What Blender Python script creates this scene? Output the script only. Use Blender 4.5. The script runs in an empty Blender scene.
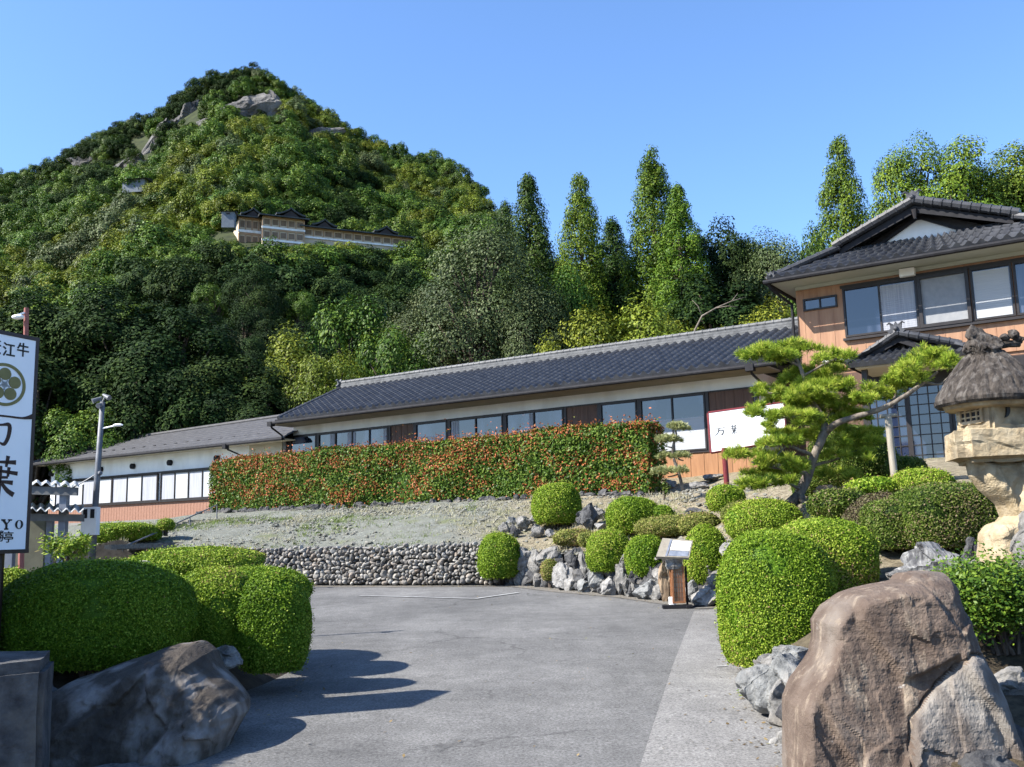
import bpy, math, random
import numpy as np
from mathutils import Vector, Matrix

# ------------------------------------------------------------------ camera, sky, sun, exposure
SC = bpy.context.scene
COL = SC.collection
F = 970.0
PITCH = math.atan(149.5/970)
ROLL = math.radians(-1.4)
CAMZ = 1.6
cd = bpy.data.cameras.new("camera"); cam = bpy.data.objects.new("camera", cd); COL.objects.link(cam)
cd.sensor_width = 36.0; cd.lens = F*36/1024; cd.clip_start = 0.1; cd.clip_end = 6000
cam.matrix_world = Matrix.Translation((0, 0, CAMZ)) @ Matrix.Rotation(math.pi/2+PITCH, 4, 'X') @ Matrix.Rotation(ROLL, 4, 'Z')
SC.camera = cam

SUN_EL = math.radians(41.5)
SUN_TO = np.array([-0.955, -0.295]); SUN_TO /= np.linalg.norm(SUN_TO)      # horizontal direction towards the sun
w = bpy.data.worlds.new("World"); SC.world = w; w.use_nodes = True
nt = w.node_tree
bg = nt.nodes["Background"]
sky = nt.nodes.new("ShaderNodeTexSky"); sky.sky_type = 'NISHITA'; sky.sun_disc = False
sky.sun_elevation = SUN_EL; sky.sun_rotation = math.atan2(SUN_TO[0], SUN_TO[1])
sky.altitude = 0; sky.air_density = 1.0; sky.dust_density = 0.5; sky.ozone_density = 8.0
nt.links.new(sky.outputs[0], bg.inputs[0]); bg.inputs[1].default_value = 0.122
sl = bpy.data.lights.new("sun", 'SUN'); sl.energy = 5.0; sl.angle = math.radians(0.5); sl.color = (1.0, 0.94, 0.85)
so = bpy.data.objects.new("sun", sl); COL.objects.link(so)
sd = Vector((SUN_TO[0]*math.cos(SUN_EL), SUN_TO[1]*math.cos(SUN_EL), math.sin(SUN_EL)))
so.rotation_euler = (-sd).to_track_quat('-Z', 'Y').to_euler(); so.location = (-30, -20, 60)
SC.view_settings.view_transform = 'Standard'; SC.view_settings.look = 'None'
SC.view_settings.gamma = 1.0; SC.view_settings.exposure = 1.37
SC.view_settings.use_curve_mapping = False
SC.cycles.max_bounces = 6; SC.cycles.diffuse_bounces = 3; SC.cycles.glossy_bounces = 3
SC.cycles.transparent_max_bounces = 6; SC.cycles.transmission_bounces = 4
SC.cycles.use_denoising = True
SC.cycles.use_adaptive_sampling = True; SC.cycles.adaptive_threshold = 0.02

# ------------------------------------------------------------------ pixel <-> world helpers (numbers measured on the photograph)
def _rx(a):
    c, s = math.cos(a), math.sin(a); return np.array([[1, 0, 0], [0, c, -s], [0, s, c]])
def _rz(a):
    c, s = math.cos(a), math.sin(a); return np.array([[c, -s, 0], [s, c, 0], [0, 0, 1]])
CR = _rx(math.pi/2+PITCH) @ _rz(ROLL)
CC = np.array([0, 0, CAMZ])
def ray(px, py):
    d = CR @ np.array([(px-512)/F, (383.5-py)/F, -1.0]); return d/d[1]
def at(px, py, Y): return CC + ray(px, py)*Y
def proj(p):
    q = (np.asarray(p, float)-CC) @ CR
    return np.stack([512+F*q[..., 0]/-q[..., 2], 383.5-F*q[..., 1]/-q[..., 2]], -1)
def road_z(y): return 0.022*np.clip(np.asarray(y, float)-4, 0, 40)
def gp(px, py):
    t = ray(px, py)[2]; Y = (CAMZ+0.088)/(0.022-t); return at(px, py, Y)

rng = np.random.default_rng(11)
random.seed(5)

# ------------------------------------------------------------------ materials
def mat(name, c1, c2=None, scale=3.0, rough=0.8, bump=0.0, bscale=None, metal=0.0, spec=0.3, detail=6.0, contrast=(0.35, 0.65),
        c3=None, scale3=0.5, stretch=None, coord='Object', bdist=0.02):
    K = 1.0 if min(c1) > .54 else .70
    c1, c2, c3 = (None if c is None else tuple(K*x for x in c) for c in (c1, c2, c3))
    m = bpy.data.materials.new(name); m.use_nodes = True
    n = m.node_tree.nodes; l = m.node_tree.links; b = n["Principled BSDF"]
    b.inputs["Roughness"].default_value = rough; b.inputs["Metallic"].default_value = metal
    b.inputs["Specular IOR Level"].default_value = spec
    b.inputs["Base Color"].default_value = (*c1, 1)
    tc = n.new("ShaderNodeTexCoord"); src = tc.outputs[coord]
    if stretch:
        mp = n.new("ShaderNodeMapping"); mp.inputs["Scale"].default_value = stretch; l.new(src, mp.inputs[0]); src = mp.outputs[0]
    if c2 is not None:
        t = n.new("ShaderNodeTexNoise"); t.inputs["Scale"].default_value = scale; t.inputs["Detail"].default_value = detail
        t.inputs["Roughness"].default_value = 0.65
        l.new(src, t.inputs["Vector"])
        r = n.new("ShaderNodeValToRGB"); r.color_ramp.elements[0].position = contrast[0]; r.color_ramp.elements[1].position = contrast[1]
        r.color_ramp.elements[0].color = (*c1, 1); r.color_ramp.elements[1].color = (*c2, 1)
        l.new(t.outputs["Fac"], r.inputs[0]); out = r.outputs[0]
        if c3 is not None:
            t3 = n.new("ShaderNodeTexNoise"); t3.inputs["Scale"].default_value = scale3; t3.inputs["Detail"].default_value = 5
            l.new(src, t3.inputs["Vector"])
            r3 = n.new("ShaderNodeValToRGB"); r3.color_ramp.elements[0].position = 0.5; r3.color_ramp.elements[1].position = 0.68
            l.new(t3.outputs["Fac"], r3.inputs[0])
            mx = n.new("ShaderNodeMix"); mx.data_type = 'RGBA'
            l.new(r3.outputs[0], mx.inputs[0]); l.new(out, mx.inputs[6]); mx.inputs[7].default_value = (*c3, 1); out = mx.outputs[2]
        l.new(out, b.inputs["Base Color"])
    if bump:
        t2 = n.new("ShaderNodeTexNoise"); t2.inputs["Scale"].default_value = bscale or scale*4; t2.inputs["Detail"].default_value = 8
        t2.inputs["Roughness"].default_value = 0.7
        l.new(src, t2.inputs["Vector"])
        bm_ = n.new("ShaderNodeBump"); bm_.inputs["Strength"].default_value = bump; bm_.inputs["Distance"].default_value = bdist
        l.new(t2.outputs["Fac"], bm_.inputs["Height"]); l.new(bm_.outputs[0], b.inputs["Normal"])
    return m

def leaf_mat(name, stops, transl=0.35, rough=0.5, hue_obj=0.0, val_obj=0.0, spec=0.12):
    transl = transl*.5
    """colour from the per-vertex 'tint' attribute through a ramp: each leaf its own colour"""
    m = bpy.data.materials.new(name); m.use_nodes = True
    n = m.node_tree.nodes; l = m.node_tree.links; b = n["Principled BSDF"]; o = n["Material Output"]
    a = n.new("ShaderNodeAttribute"); a.attribute_name = "tint"
    r = n.new("ShaderNodeValToRGB"); cr = r.color_ramp
    while len(cr.elements) < len(stops): cr.elements.new(0.5)
    for e, (p, c) in zip(cr.elements, stops): e.position = p; e.color = (*c, 1)
    l.new(a.outputs["Fac"], r.inputs[0]); out = r.outputs[0]
    if hue_obj or val_obj:
        oi = n.new("ShaderNodeObjectInfo")
        h = n.new("ShaderNodeHueSaturation")
        mr = n.new("ShaderNodeMapRange"); mr.inputs[3].default_value = 0.5-hue_obj; mr.inputs[4].default_value = 0.5+hue_obj
        l.new(oi.outputs["Random"], mr.inputs[0]); l.new(mr.outputs[0], h.inputs["Hue"])
        wn = n.new("ShaderNodeTexWhiteNoise"); wn.noise_dimensions = '1D'; l.new(oi.outputs["Random"], wn.inputs["W"])
        mv = n.new("ShaderNodeMapRange"); mv.inputs[3].default_value = 1-val_obj; mv.inputs[4].default_value = 1+val_obj
        l.new(wn.outputs["Value"], mv.inputs[0]); l.new(mv.outputs[0], h.inputs["Value"])
        l.new(out, h.inputs["Color"]); out = h.outputs[0]
    b.inputs["Roughness"].default_value = rough; b.inputs["Specular IOR Level"].default_value = spec
    l.new(out, b.inputs["Base Color"])
    t = n.new("ShaderNodeBsdfTranslucent"); l.new(out, t.inputs[0])
    mx = n.new("ShaderNodeMixShader"); mx.inputs[0].default_value = transl
    l.new(b.outputs[0], mx.inputs[1]); l.new(t.outputs[0], mx.inputs[2]); l.new(mx.outputs[0], o.inputs[0])
    return m

M = {}
M['rooftile'] = mat("roof_tile", (.030, .032, .039), (.070, .074, .084), 2.5, 0.48, 0.25, 30, spec=.35)
M['slate'] = mat("slate_roof", (.055, .055, .06), (.10, .10, .105), 4, 0.7, 0.3, 40)
M['soffitdark'] = mat("dark_soffit_board", (.24, .21, .15), (.32, .28, .20), 2, .8)  # darker boards than the cream, used for the hall soffit
M['paleband'] = mat("pale_green_band", (.55, .58, .50), (.60, .63, .55), 2, .8)
M['ridgecap'] = mat("highlit_ridge_tile", (.085, .09, .095), (.19, .195, .20), 5, .6, .3, 30)  # paler than the roof tile; ridge highlights are put into the colour
M['plaster'] = mat("white_plaster", (.66, .67, .67), (.79, .79, .77), 1.2, 0.85, 0.05, 30, c3=(.58, .57, .53), scale3=.7, stretch=(1, 1, .5))
M['cream'] = mat("cream_plaster", (.58, .52, .40), (.66, .60, .47), 1.5, 0.85)
M['siding'] = mat("orange_wood_siding", (.35, .17, .078), (.46, .235, .112), 2.0, 0.6, 0.12, 20, stretch=(6, 6, .6))
M['siding2'] = mat("tan_wood_siding", (.37, .195, .115), (.47, .265, .155), 1.6, 0.65, 0.1, 20, stretch=(5, 5, .5))
M['brick'] = mat("brick_base", (.30, .155, .105), (.38, .205, .145), 14, 0.8, 0.2, 50)
M['brown'] = mat("brown_wood_panel", (.10, .052, .035), (.16, .085, .055), 2.0, 0.6, 0.1, 20, stretch=(7, 7, .5))
M['darkframe'] = mat("dark_window_frame", (.022, .018, .018), (.035, .03, .03), 5, 0.45)
M['gutter'] = mat("dark_gutter", (.022, .022, .025), (.035, .035, .04), 6, 0.7, spec=.12)
M['glass'] = mat("window_glass", (.010, .014, .026), (.085, .10, .15), 1.1, 0.04, spec=1.0, contrast=(.48, .62), detail=2, stretch=(1, 1, .35))  # bluish mottled base puts reflected sky into the panes' colour
M['blind'] = mat("white_blind", (.50, .52, .54), (.56, .58, .60), 3, 0.8, stretch=(.3, .3, 12))
M['curtain'] = mat("pale_curtain", (.36, .375, .42), (.50, .515, .56), 5, 0.9, stretch=(5, 5, .2))
M['screen'] = mat("grey_screen", (.30, .31, .33), (.36, .37, .38), 6, 0.8)
M['steel'] = mat("galvanised_steel", (.13, .14, .16), (.22, .23, .25), 6, 0.55, metal=.2)
M['white'] = mat("white_paint", (.80, .80, .79), (.84, .84, .83), 2, 0.5)
M['signwhite'] = mat("white_sign_panel", (.74, .76, .80), (.80, .82, .85), 1.5, 0.35, spec=.4)
M['signframe'] = mat("dark_brown_sign_frame", (.028, .014, .012), (.045, .022, .018), 5, 0.4)
M['ink'] = mat("black_ink", (.012, .010, .010), rough=.5)
M['brownink'] = mat("dark_brown_ink", (.035, .013, .010), (.05, .02, .014), 9, .5)
M['gold'] = mat("old_gold_paint", (.20, .175, .055), (.26, .23, .08), 9, .45, metal=.1)
M['silver'] = mat("silver_paint", (.42, .44, .45), rough=.4)
M['maroon'] = mat("maroon_paint", (.16, .022, .026), (.22, .035, .035), 8, .45)
M['redpole'] = mat("faded_red_pole", (.32, .10, .08), (.42, .16, .13), 9, .6)
M['rock'] = mat("garden_rock", (.115, .113, .106), (.38, .365, .34), 7, .85, .8, 14, c3=(.27, .235, .19), scale3=2.0, bdist=.05)
M['rockblue'] = mat("blue_grey_rock", (.13, .135, .135), (.35, .355, .345), 8, .8, .8, 14, c3=(.40, .385, .36), scale3=3, bdist=.05)
M['rockwhite'] = mat("pale_rock", (.20, .195, .185), (.50, .485, .46), 6, .85, .8, 14, c3=(.20, .19, .17), scale3=2.5, bdist=.05)
M['rockdark'] = mat("dark_rock", (.045, .045, .05), (.15, .15, .15), 6, .8, .8, 14, c3=(.22, .20, .17), scale3=2, bdist=.05)
M['rocktan'] = mat("tan_rock", (.22, .15, .095), (.40, .30, .20), 6, .85, .4, 22)
M['rockbrown'] = None
M['striped'] = mat("striped_grey_rock", (.10, .10, .105), (.36, .36, .35), 6, .75, .4, 20, stretch=(3.5, .6, .6), contrast=(.42, .58))
M['lanternstone'] = mat("ochre_lantern_stone", (.38, .285, .16), (.60, .50, .34), 5, .9, 1.0, 14, c3=(.26, .21, .14), scale3=4, bdist=.03, detail=10)
M['thatchstone'] = mat("weathered_dark_stone", (.030, .024, .020), (.125, .105, .088), 6, .95, 1.0, 14, stretch=(2.4, 2.4, .5), c3=(.19, .17, .15), scale3=9, bdist=.04)
M['cobble'] = mat("wall_cobble", (.22, .215, .205), (.46, .445, .42), 6, .9, .6, 24, c3=(.21, .19, .17), scale3=4)
M['mortar'] = mat("dark_wall_joint", (.028, .026, .023), (.07, .063, .055), 9, .95)
M['soil'] = mat("dark_soil", (.045, .035, .025), (.11, .085, .06), 6, .95, .5, 30)
M['bark'] = mat("pine_bark", (.12, .095, .075), (.30, .26, .215), 12, .9, .8, 30, stretch=(1, 1, .4))
M['trunk'] = mat("tree_bark", (.06, .045, .035), (.14, .11, .085), 5, .9, .5, 20)
M['bamboo'] = mat("weathered_pole", (.28, .25, .20), (.42, .38, .31), 8, .7, .2, 30, stretch=(1, 1, .2))
M['rust'] = mat("rusty_iron", (.30, .12, .05), (.42, .20, .09), 14, .7, .3, 40)
M['cliff'] = mat("cliff_rock", (.085, .082, .08), (.29, .28, .265), .22, .9, 1.0, .8, c3=(.14, .125, .115), scale3=.1, bdist=1.2, stretch=(1, 1, .5))
M['temple_orange'] = mat("vermilion_timber", (.46, .29, .17), (.56, .38, .24), .5, .7)
M['temple_cream'] = mat("aged_cream_wall", (.60, .48, .34), (.70, .60, .46), .6, .8)
M['temple_roof'] = mat("temple_roof", (.04, .045, .045), (.09, .10, .10), .8, .7)
M['temple_dark'] = mat("dark_opening", (.03, .025, .025), (.05, .04, .04), .8, .7)

def asphalt(name="worn_asphalt", b0=(.112, .111, .108), b1=(.176, .174, .168), crack=.62):
    m = bpy.data.materials.new(name); m.use_nodes = True
    n = m.node_tree.nodes; l = m.node_tree.links; b = n["Principled BSDF"]
    tc = n.new("ShaderNodeTexCoord")
    def noise(s, d, rgh=.6, vec=None):
        t = n.new("ShaderNodeTexNoise"); t.inputs["Scale"].default_value = s; t.inputs["Detail"].default_value = d; t.inputs["Roughness"].default_value = rgh
        l.new(vec or tc.outputs["Object"], t.inputs["Vector"]); return t.outputs["Fac"]
    def ramp(src, p0, c0, p1, c1):
        r = n.new("ShaderNodeValToRGB"); r.color_ramp.elements[0].position = p0; r.color_ramp.elements[1].position = p1
        r.color_ramp.elements[0].color = (*c0, 1); r.color_ramp.elements[1].color = (*c1, 1); l.new(src, r.inputs[0]); return r.outputs[0]
    def mul(a, bb, f=1.0):
        x = n.new("ShaderNodeMix"); x.data_type = 'RGBA'; x.blend_type = 'MULTIPLY'; x.inputs[0].default_value = f
        l.new(a, x.inputs[6]); l.new(bb, x.inputs[7]); return x.outputs[2]
    base = ramp(noise(.45, 6), .32, b0, .68, b1)
    grain = ramp(noise(46, 3, .8), .30, (.36, .36, .36), .70, (1.5, 1.5, 1.5))
    mid = ramp(noise(3.2, 8, .75), .30, (.72, .72, .72), .70, (1.16, 1.16, 1.16))
    c = mul(mul(base, grain), mid)
    mpw = n.new("ShaderNodeMapping"); mpw.inputs["Scale"].default_value = (1.1, .10, 1); mpw.inputs["Rotation"].default_value = (0, 0, .25); l.new(tc.outputs["Object"], mpw.inputs[0])
    c = mul(c, ramp(noise(1.0, 5, .6, mpw.outputs[0]), .34, (.84, .84, .845), .64, (1.06, 1.06, 1.06)))
    c = mul(c, ramp(noise(.16, 3, .5), .40, (.90, .90, .90), .60, (1.05, 1.05, 1.05)))
    # thin cracks along distorted cell borders, broken up by a mask
    mp = n.new("ShaderNodeMapping"); mp.inputs["Scale"].default_value = (.42, .30, 1); l.new(tc.outputs["Object"], mp.inputs[0])
    wd = n.new("ShaderNodeTexNoise"); wd.inputs["Scale"].default_value = 1.2; wd.inputs["Detail"].default_value = 6; l.new(tc.outputs["Object"], wd.inputs["Vector"])
    ad = n.new("ShaderNodeMix"); ad.data_type = 'VECTOR'; ad.inputs[0].default_value = .28
    l.new(mp.outputs[0], ad.inputs[4]); l.new(wd.outputs["Color"], ad.inputs[5])
    vo = n.new("ShaderNodeTexVoronoi"); vo.feature = 'DISTANCE_TO_EDGE'; vo.inputs["Scale"].default_value = 1.0; l.new(ad.outputs[1], vo.inputs["Vector"])
    cr = ramp(vo.outputs["Distance"], .002, (crack, crack, crack), .008, (1, 1, 1))
    mask = ramp(noise(.5, 3), .48, (0, 0, 0), .58, (1, 1, 1))
    mx = n.new("ShaderNodeMix"); mx.data_type = 'RGBA'; l.new(mask, mx.inputs[0]); mx.inputs[6].default_value = (1, 1, 1, 1); l.new(cr, mx.inputs[7])
    c = mul(c, mx.outputs[2])
    l.new(c, b.inputs["Base Color"]); b.inputs["Roughness"].default_value = .9; b.inputs["Specular IOR Level"].default_value = .25
    bp = n.new("ShaderNodeBump"); bp.inputs["Strength"].default_value = .5; bp.inputs["Distance"].default_value = .008
    l.new(noise(70, 4, .8), bp.inputs["Height"]); l.new(bp.outputs[0], b.inputs["Normal"])
    return m
M['asphalt'] = asphalt()
M['strip'] = asphalt("worn_concrete_strip", (.190, .185, .175), (.250, .244, .231), 1.0)
M['concrete'] = mat("worn_concrete", (.235, .23, .22), (.285, .28, .27), 2.6, .9, .4, 60, c3=(.245, .232, .215), scale3=1.3, detail=11)
M['line'] = mat("worn_white_line", (.26, .26, .255), (.50, .50, .49), 7, .8)
M['gravel'] = mat("verge_gravel", (.14, .13, .11), (.27, .25, .22), 16, .95, .6, 60)

def boulder_mat():
    m = mat("brown_boulder", (.110, .076, .057), (.200, .150, .117), 3.6, .85, .9, 16, c3=(.26, .225, .19), scale3=1.8, bdist=.03, detail=10)
    n = m.node_tree.nodes; l = m.node_tree.links; b = n["Principled BSDF"]
    src = b.inputs["Base Color"].links[0].from_socket
    tc = n.new("ShaderNodeTexCoord"); mp = n.new("ShaderNodeMapping"); mp.inputs["Scale"].default_value = (5.5, 5.5, .8); mp.inputs["Rotation"].default_value = (0, math.radians(14), 0)
    l.new(tc.outputs["Object"], mp.inputs[0])
    t = n.new("ShaderNodeTexNoise"); t.inputs["Scale"].default_value = 1.9; t.inputs["Detail"].default_value = 9; t.inputs["Roughness"].default_value = .68; l.new(mp.outputs[0], t.inputs["Vector"])
    r = n.new("ShaderNodeValToRGB"); r.color_ramp.elements[0].position = .54; r.color_ramp.elements[1].position = .70
    l.new(t.outputs["Fac"], r.inputs[0])
    x = n.new("ShaderNodeMix"); x.data_type = 'RGBA'; l.new(r.outputs[0], x.inputs[0]); l.new(src, x.inputs[6]); x.inputs[7].default_value = (.29, .235, .175, 1)
    # white lichen flecks
    t2 = n.new("ShaderNodeTexNoise"); t2.inputs["Scale"].default_value = 9; t2.inputs["Detail"].default_value = 10; t2.inputs["Roughness"].default_value = .8; l.new(tc.outputs["Object"], t2.inputs["Vector"])
    r2 = n.new("ShaderNodeValToRGB"); r2.color_ramp.elements[0].position = .63; r2.color_ramp.elements[1].position = .67; l.new(t2.outputs["Fac"], r2.inputs[0])
    y = n.new("ShaderNodeMix"); y.data_type = 'RGBA'; l.new(r2.outputs[0], y.inputs[0]); l.new(x.outputs[2], y.inputs[6]); y.inputs[7].default_value = (.34, .32, .29, 1)
    l.new(y.outputs[2], b.inputs["Base Color"])
    return m
M['rockbrown'] = boulder_mat()

def bank_mat():
    m = mat("bank_gravel", (.19, .185, .155), (.34, .335, .285), 9, .95, .7, 26, c3=(.36, .365, .34), scale3=.55, detail=10, bdist=.05)
    return m
M['bank'] = bank_mat()
M['drygrass'] = mat("dry_soil", (.24, .205, .145), (.42, .37, .27), 7, .95, .6, 30, c3=(.15, .15, .07), scale3=.8, detail=9)

G = lambda *s: list(s)
M['topiary'] = leaf_mat("clipped_leaf", G((0, (.050, .110, .006)), (.45, (.118, .198, .013)), (.8, (.225, .300, .030)), (.975, (.33, .37, .06)), (1, (.20, .13, .06))), .28)
M['topiary_dull'] = leaf_mat("dull_clipped_leaf", G((0, (.060, .080, .016)), (.5, (.14, .165, .035)), (.85, (.24, .24, .06)), (1, (.26, .18, .09))), .3)
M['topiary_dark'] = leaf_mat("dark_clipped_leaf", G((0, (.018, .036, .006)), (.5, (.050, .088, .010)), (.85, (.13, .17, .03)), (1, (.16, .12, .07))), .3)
M['twiggy'] = leaf_mat("twiggy_brown_leaf", G((0, (.05, .04, .025)), (.5, (.11, .085, .05)), (.8, (.08, .10, .025)), (1, (.18, .15, .10))), .2)
M['photinia'] = leaf_mat("photinia_leaf", G((0, (.012, .034, .006)), (.35, (.070, .130, .016)), (.60, (.16, .20, .035)), (.66, (.21, .095, .028)), (.85, (.33, .088, .034)), (1, (.43, .145, .062))), .25, rough=.45)
M['needle'] = leaf_mat("pine_needle", G((0, (.04, .08, .010)), (.4, (.15, .235, .020)), (.75, (.31, .385, .042)), (1, (.44, .46, .085))), .4)
M['pineneedle_pale'] = leaf_mat("pale_needle", G((0, (.12, .15, .05)), (.5, (.27, .29, .11)), (1, (.42, .42, .22))), .3)
M['grassblade'] = leaf_mat("grass_blade", G((0, (.10, .16, .02)), (.35, (.18, .22, .05)), (.5, (.30, .28, .17)), (1, (.40, .37, .25))), .3)
M['t_mid'] = leaf_mat("broadleaf_green", G((0, (.018, .042, .006)), (.5, (.056, .108, .014)), (1, (.170, .235, .030))), .32, hue_obj=.012, val_obj=.28)
M['t_olive'] = leaf_mat("broadleaf_olive", G((0, (.045, .066, .008)), (.5, (.125, .160, .016)), (1, (.27, .29, .036))), .36, hue_obj=.012, val_obj=.2)
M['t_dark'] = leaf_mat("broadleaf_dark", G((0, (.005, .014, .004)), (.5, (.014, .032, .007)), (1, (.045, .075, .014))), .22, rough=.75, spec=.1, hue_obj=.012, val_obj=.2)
M['t_grey'] = leaf_mat("broadleaf_greygreen", G((0, (.020, .034, .011)), (.5, (.060, .086, .026)), (1, (.150, .182, .070))), .25, rough=.6, spec=.2, hue_obj=.01, val_obj=.15)
M['t_cedar'] = leaf_mat("cedar_spray", G((0, (.022, .050, .007)), (.5, (.085, .140, .012)), (1, (.215, .275, .030))), .28, hue_obj=.012, val_obj=.15)
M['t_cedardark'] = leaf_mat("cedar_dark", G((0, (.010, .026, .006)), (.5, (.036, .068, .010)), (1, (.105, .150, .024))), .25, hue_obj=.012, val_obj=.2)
M['t_cypress'] = leaf_mat("cypress_bright", G((0, (.030, .080, .008)), (.5, (.085, .155, .013)), (1, (.185, .265, .030))), .28, hue_obj=.006, val_obj=.1)

# ------------------------------------------------------------------ scene objects
ROOTLOC = {}
def tag(o, label=None, cat=None, group=None, kind=None):
    if label: o['label'] = label
    if cat: o['category'] = cat
    if group: o['group'] = group
    if kind: o['kind'] = kind
    return o
def thing(name, label, cat, loc, group=None):
    o = bpy.data.objects.new(name, None); COL.objects.link(o); o.location = Vector(loc)
    o.empty_display_size = .2
    ROOTLOC[o.name] = np.array(loc, float)
    return tag(o, label, cat, group)

class MB:
    def __init__(s): s.v = []; s.f = []; s.mi = []; s.t = []; s.nv = 0
    def add(s, V, Fc, mi=0, tint=None):
        V = np.asarray(V, float).reshape(-1, 3)
        s.v.append(V); o = s.nv
        s.f.append([tuple(i+o for i in f) for f in Fc]) if not isinstance(Fc, np.ndarray) else s.f.append(Fc+o)
        s.mi.append((len(Fc), mi)); s.t.append(np.full(len(V), .5) if tint is None else np.asarray(tint, float)); s.nv += len(V)
    def box(s, c, size, ax=None, mi=0):
        c = np.asarray(c, float); h = np.asarray(size, float)/2
        ax = np.eye(3) if ax is None else np.asarray(ax, float)
        P = [c+ax[0]*h[0]*i+ax[1]*h[1]*j+ax[2]*h[2]*k for k in (-1, 1) for j in (-1, 1) for i in (-1, 1)]
        s.add(P, [(0, 2, 3, 1), (4, 5, 7, 6), (0, 1, 5, 4), (2, 6, 7, 3), (0, 4, 6, 2), (1, 3, 7, 5)], mi)
    def prism(s, pts, vec, mi=0):
        pts = np.asarray(pts, float); n = len(pts); vec = np.asarray(vec, float)
        s.add(np.vstack([pts, pts+vec]), [tuple(range(n))[::-1], tuple(range(n, 2*n))]+[(i, (i+1) % n, n+(i+1) % n, n+i) for i in range(n)], mi)
    def tube(s, path, rad, n=8, mi=0, cap=True):
        path = np.asarray(path, float); m = len(path)
        rad = np.broadcast_to(np.asarray(rad, float), (m,))
        T = np.gradient(path, axis=0); T /= np.linalg.norm(T, axis=1)[:, None]+1e-9
        ref = np.array([0, 0, 1.]) if abs(T[0, 2]) < .9 else np.array([1., 0, 0])
        rings = []
        A = np.cross(ref, T[0]); A /= np.linalg.norm(A)
        for i in range(m):
            A = A-T[i]*(A@T[i]); A /= np.linalg.norm(A)+1e-9; B = np.cross(T[i], A)
            a = np.arange(n)*2*math.pi/n
            rings.append(path[i]+rad[i]*(np.cos(a)[:, None]*A+np.sin(a)[:, None]*B))
        fc = [(i*n+j, i*n+(j+1) % n, (i+1)*n+(j+1) % n, (i+1)*n+j) for i in range(m-1) for j in range(n)]
        if cap: fc += [tuple(range(n))[::-1], tuple(range((m-1)*n, m*n))]
        s.add(np.vstack(rings), fc, mi)
    def lathe(s, c, prof, n=24, mi=0, jit=0.0, sq=None):
        V = []
        for r, z in prof:
            for j in range(n):
                a = 2*math.pi*j/n; rr = r*(1+jit*random.uniform(-1, 1))
                V.append((c[0]+rr*math.cos(a), c[1]+rr*math.sin(a), c[2]+z))
        m = len(prof)
        s.add(V, [(i*n+j, i*n+(j+1) % n, (i+1)*n+(j+1) % n, (i+1)*n+j) for i in range(m-1) for j in range(n)]+[tuple(range(n))[::-1], tuple(range((m-1)*n, m*n))], mi)
    def build(s, name, mats, parent=None, loc=None, smooth=False, label=None, cat=None, group=None, kind=None):
        V = np.vstack(s.v)
        root = parent
        while root is not None and root.parent is not None: root = root.parent
        off = ROOTLOC.get(root.name, np.zeros(3)) if root is not None else (np.asarray(loc, float) if loc is not None else np.zeros(3))
        V = V-off
        me = bpy.data.meshes.new(name)
        lens = []; idx = []
        for blk in s.f:
            if isinstance(blk, np.ndarray): lens.append(np.full(len(blk), blk.shape[1])); idx.append(blk.ravel())
            else:
                lens.append(np.array([len(f) for f in blk])); idx.append(np.array([i for f in blk for i in f]))
        lens = np.concatenate(lens).astype(np.int32); idx = np.concatenate(idx).astype(np.int32)
        me.vertices.add(len(V)); me.vertices.foreach_set("co", V.astype(np.float32).ravel())
        me.loops.add(len(idx)); me.loops.foreach_set("vertex_index", idx)
        me.polygons.add(len(lens)); st = np.zeros(len(lens), np.int32); st[1:] = np.cumsum(lens)[:-1]
        me.polygons.foreach_set("loop_start", st)
        me.polygons.foreach_set("loop_total", lens)
        mi = np.concatenate([np.full(k, i) for k, i in s.mi]).astype(np.int32)
        if not isinstance(mats, (list, tuple)): mats = [mats]
        for m in mats: me.materials.append(m)
        me.polygons.foreach_set("material_index", mi)
        me.polygons.foreach_set("use_smooth", np.full(len(lens), bool(smooth)))
        a = me.attributes.new("tint", 'FLOAT', 'POINT'); a.data.foreach_set("value", np.concatenate(s.t).astype(np.float32))
        me.update(calc_edges=True); me.validate()
        o = bpy.data.objects.new(name, me); COL.objects.link(o)
        if parent is not None: o.parent = parent
        elif loc is not None: o.location = Vector(loc)
        return tag(o, label, cat, group, kind)

def nrm(a):
    a = np.asarray(a, float); return a/(np.linalg.norm(a, axis=-1, keepdims=True)+1e-9)

def leaves(mb, P, N, size, jit=.6, aspect=.6, tint=None, mi=0, r=None):
    r = r or rng
    n = len(P); N = nrm(N+jit*r.normal(size=(n, 3)))
    T = nrm(np.cross(N, r.normal(size=(n, 3)))); B = np.cross(N, T)
    s = (np.broadcast_to(size, (n,))*r.uniform(.7, 1.3, n))[:, None]*.5
    V = np.stack([P-T*s, P+B*s*aspect, P+T*s, P-B*s*aspect], 1).reshape(-1, 3)
    t = r.uniform(0, 1, n) if tint is None else tint
    mb.add(V, np.arange(4*n).reshape(n, 4), mi, np.repeat(t, 4))

def sinnoise(P, freq, seed, octs=3):
    """cheap smooth 3-D noise, about -1..1"""
    r = np.random.default_rng(seed); out = np.zeros(len(P)); a = 1.0; tot = 0
    for o in range(octs):
        for k in range(4):
            d = nrm(r.normal(size=3)); ph = r.uniform(0, 6.28)
            out += a*np.sin(P @ d*freq*(1.9**o)*r.uniform(.8, 1.25)+ph)/2.0
        tot += a; a *= .5
    return out/tot

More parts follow.
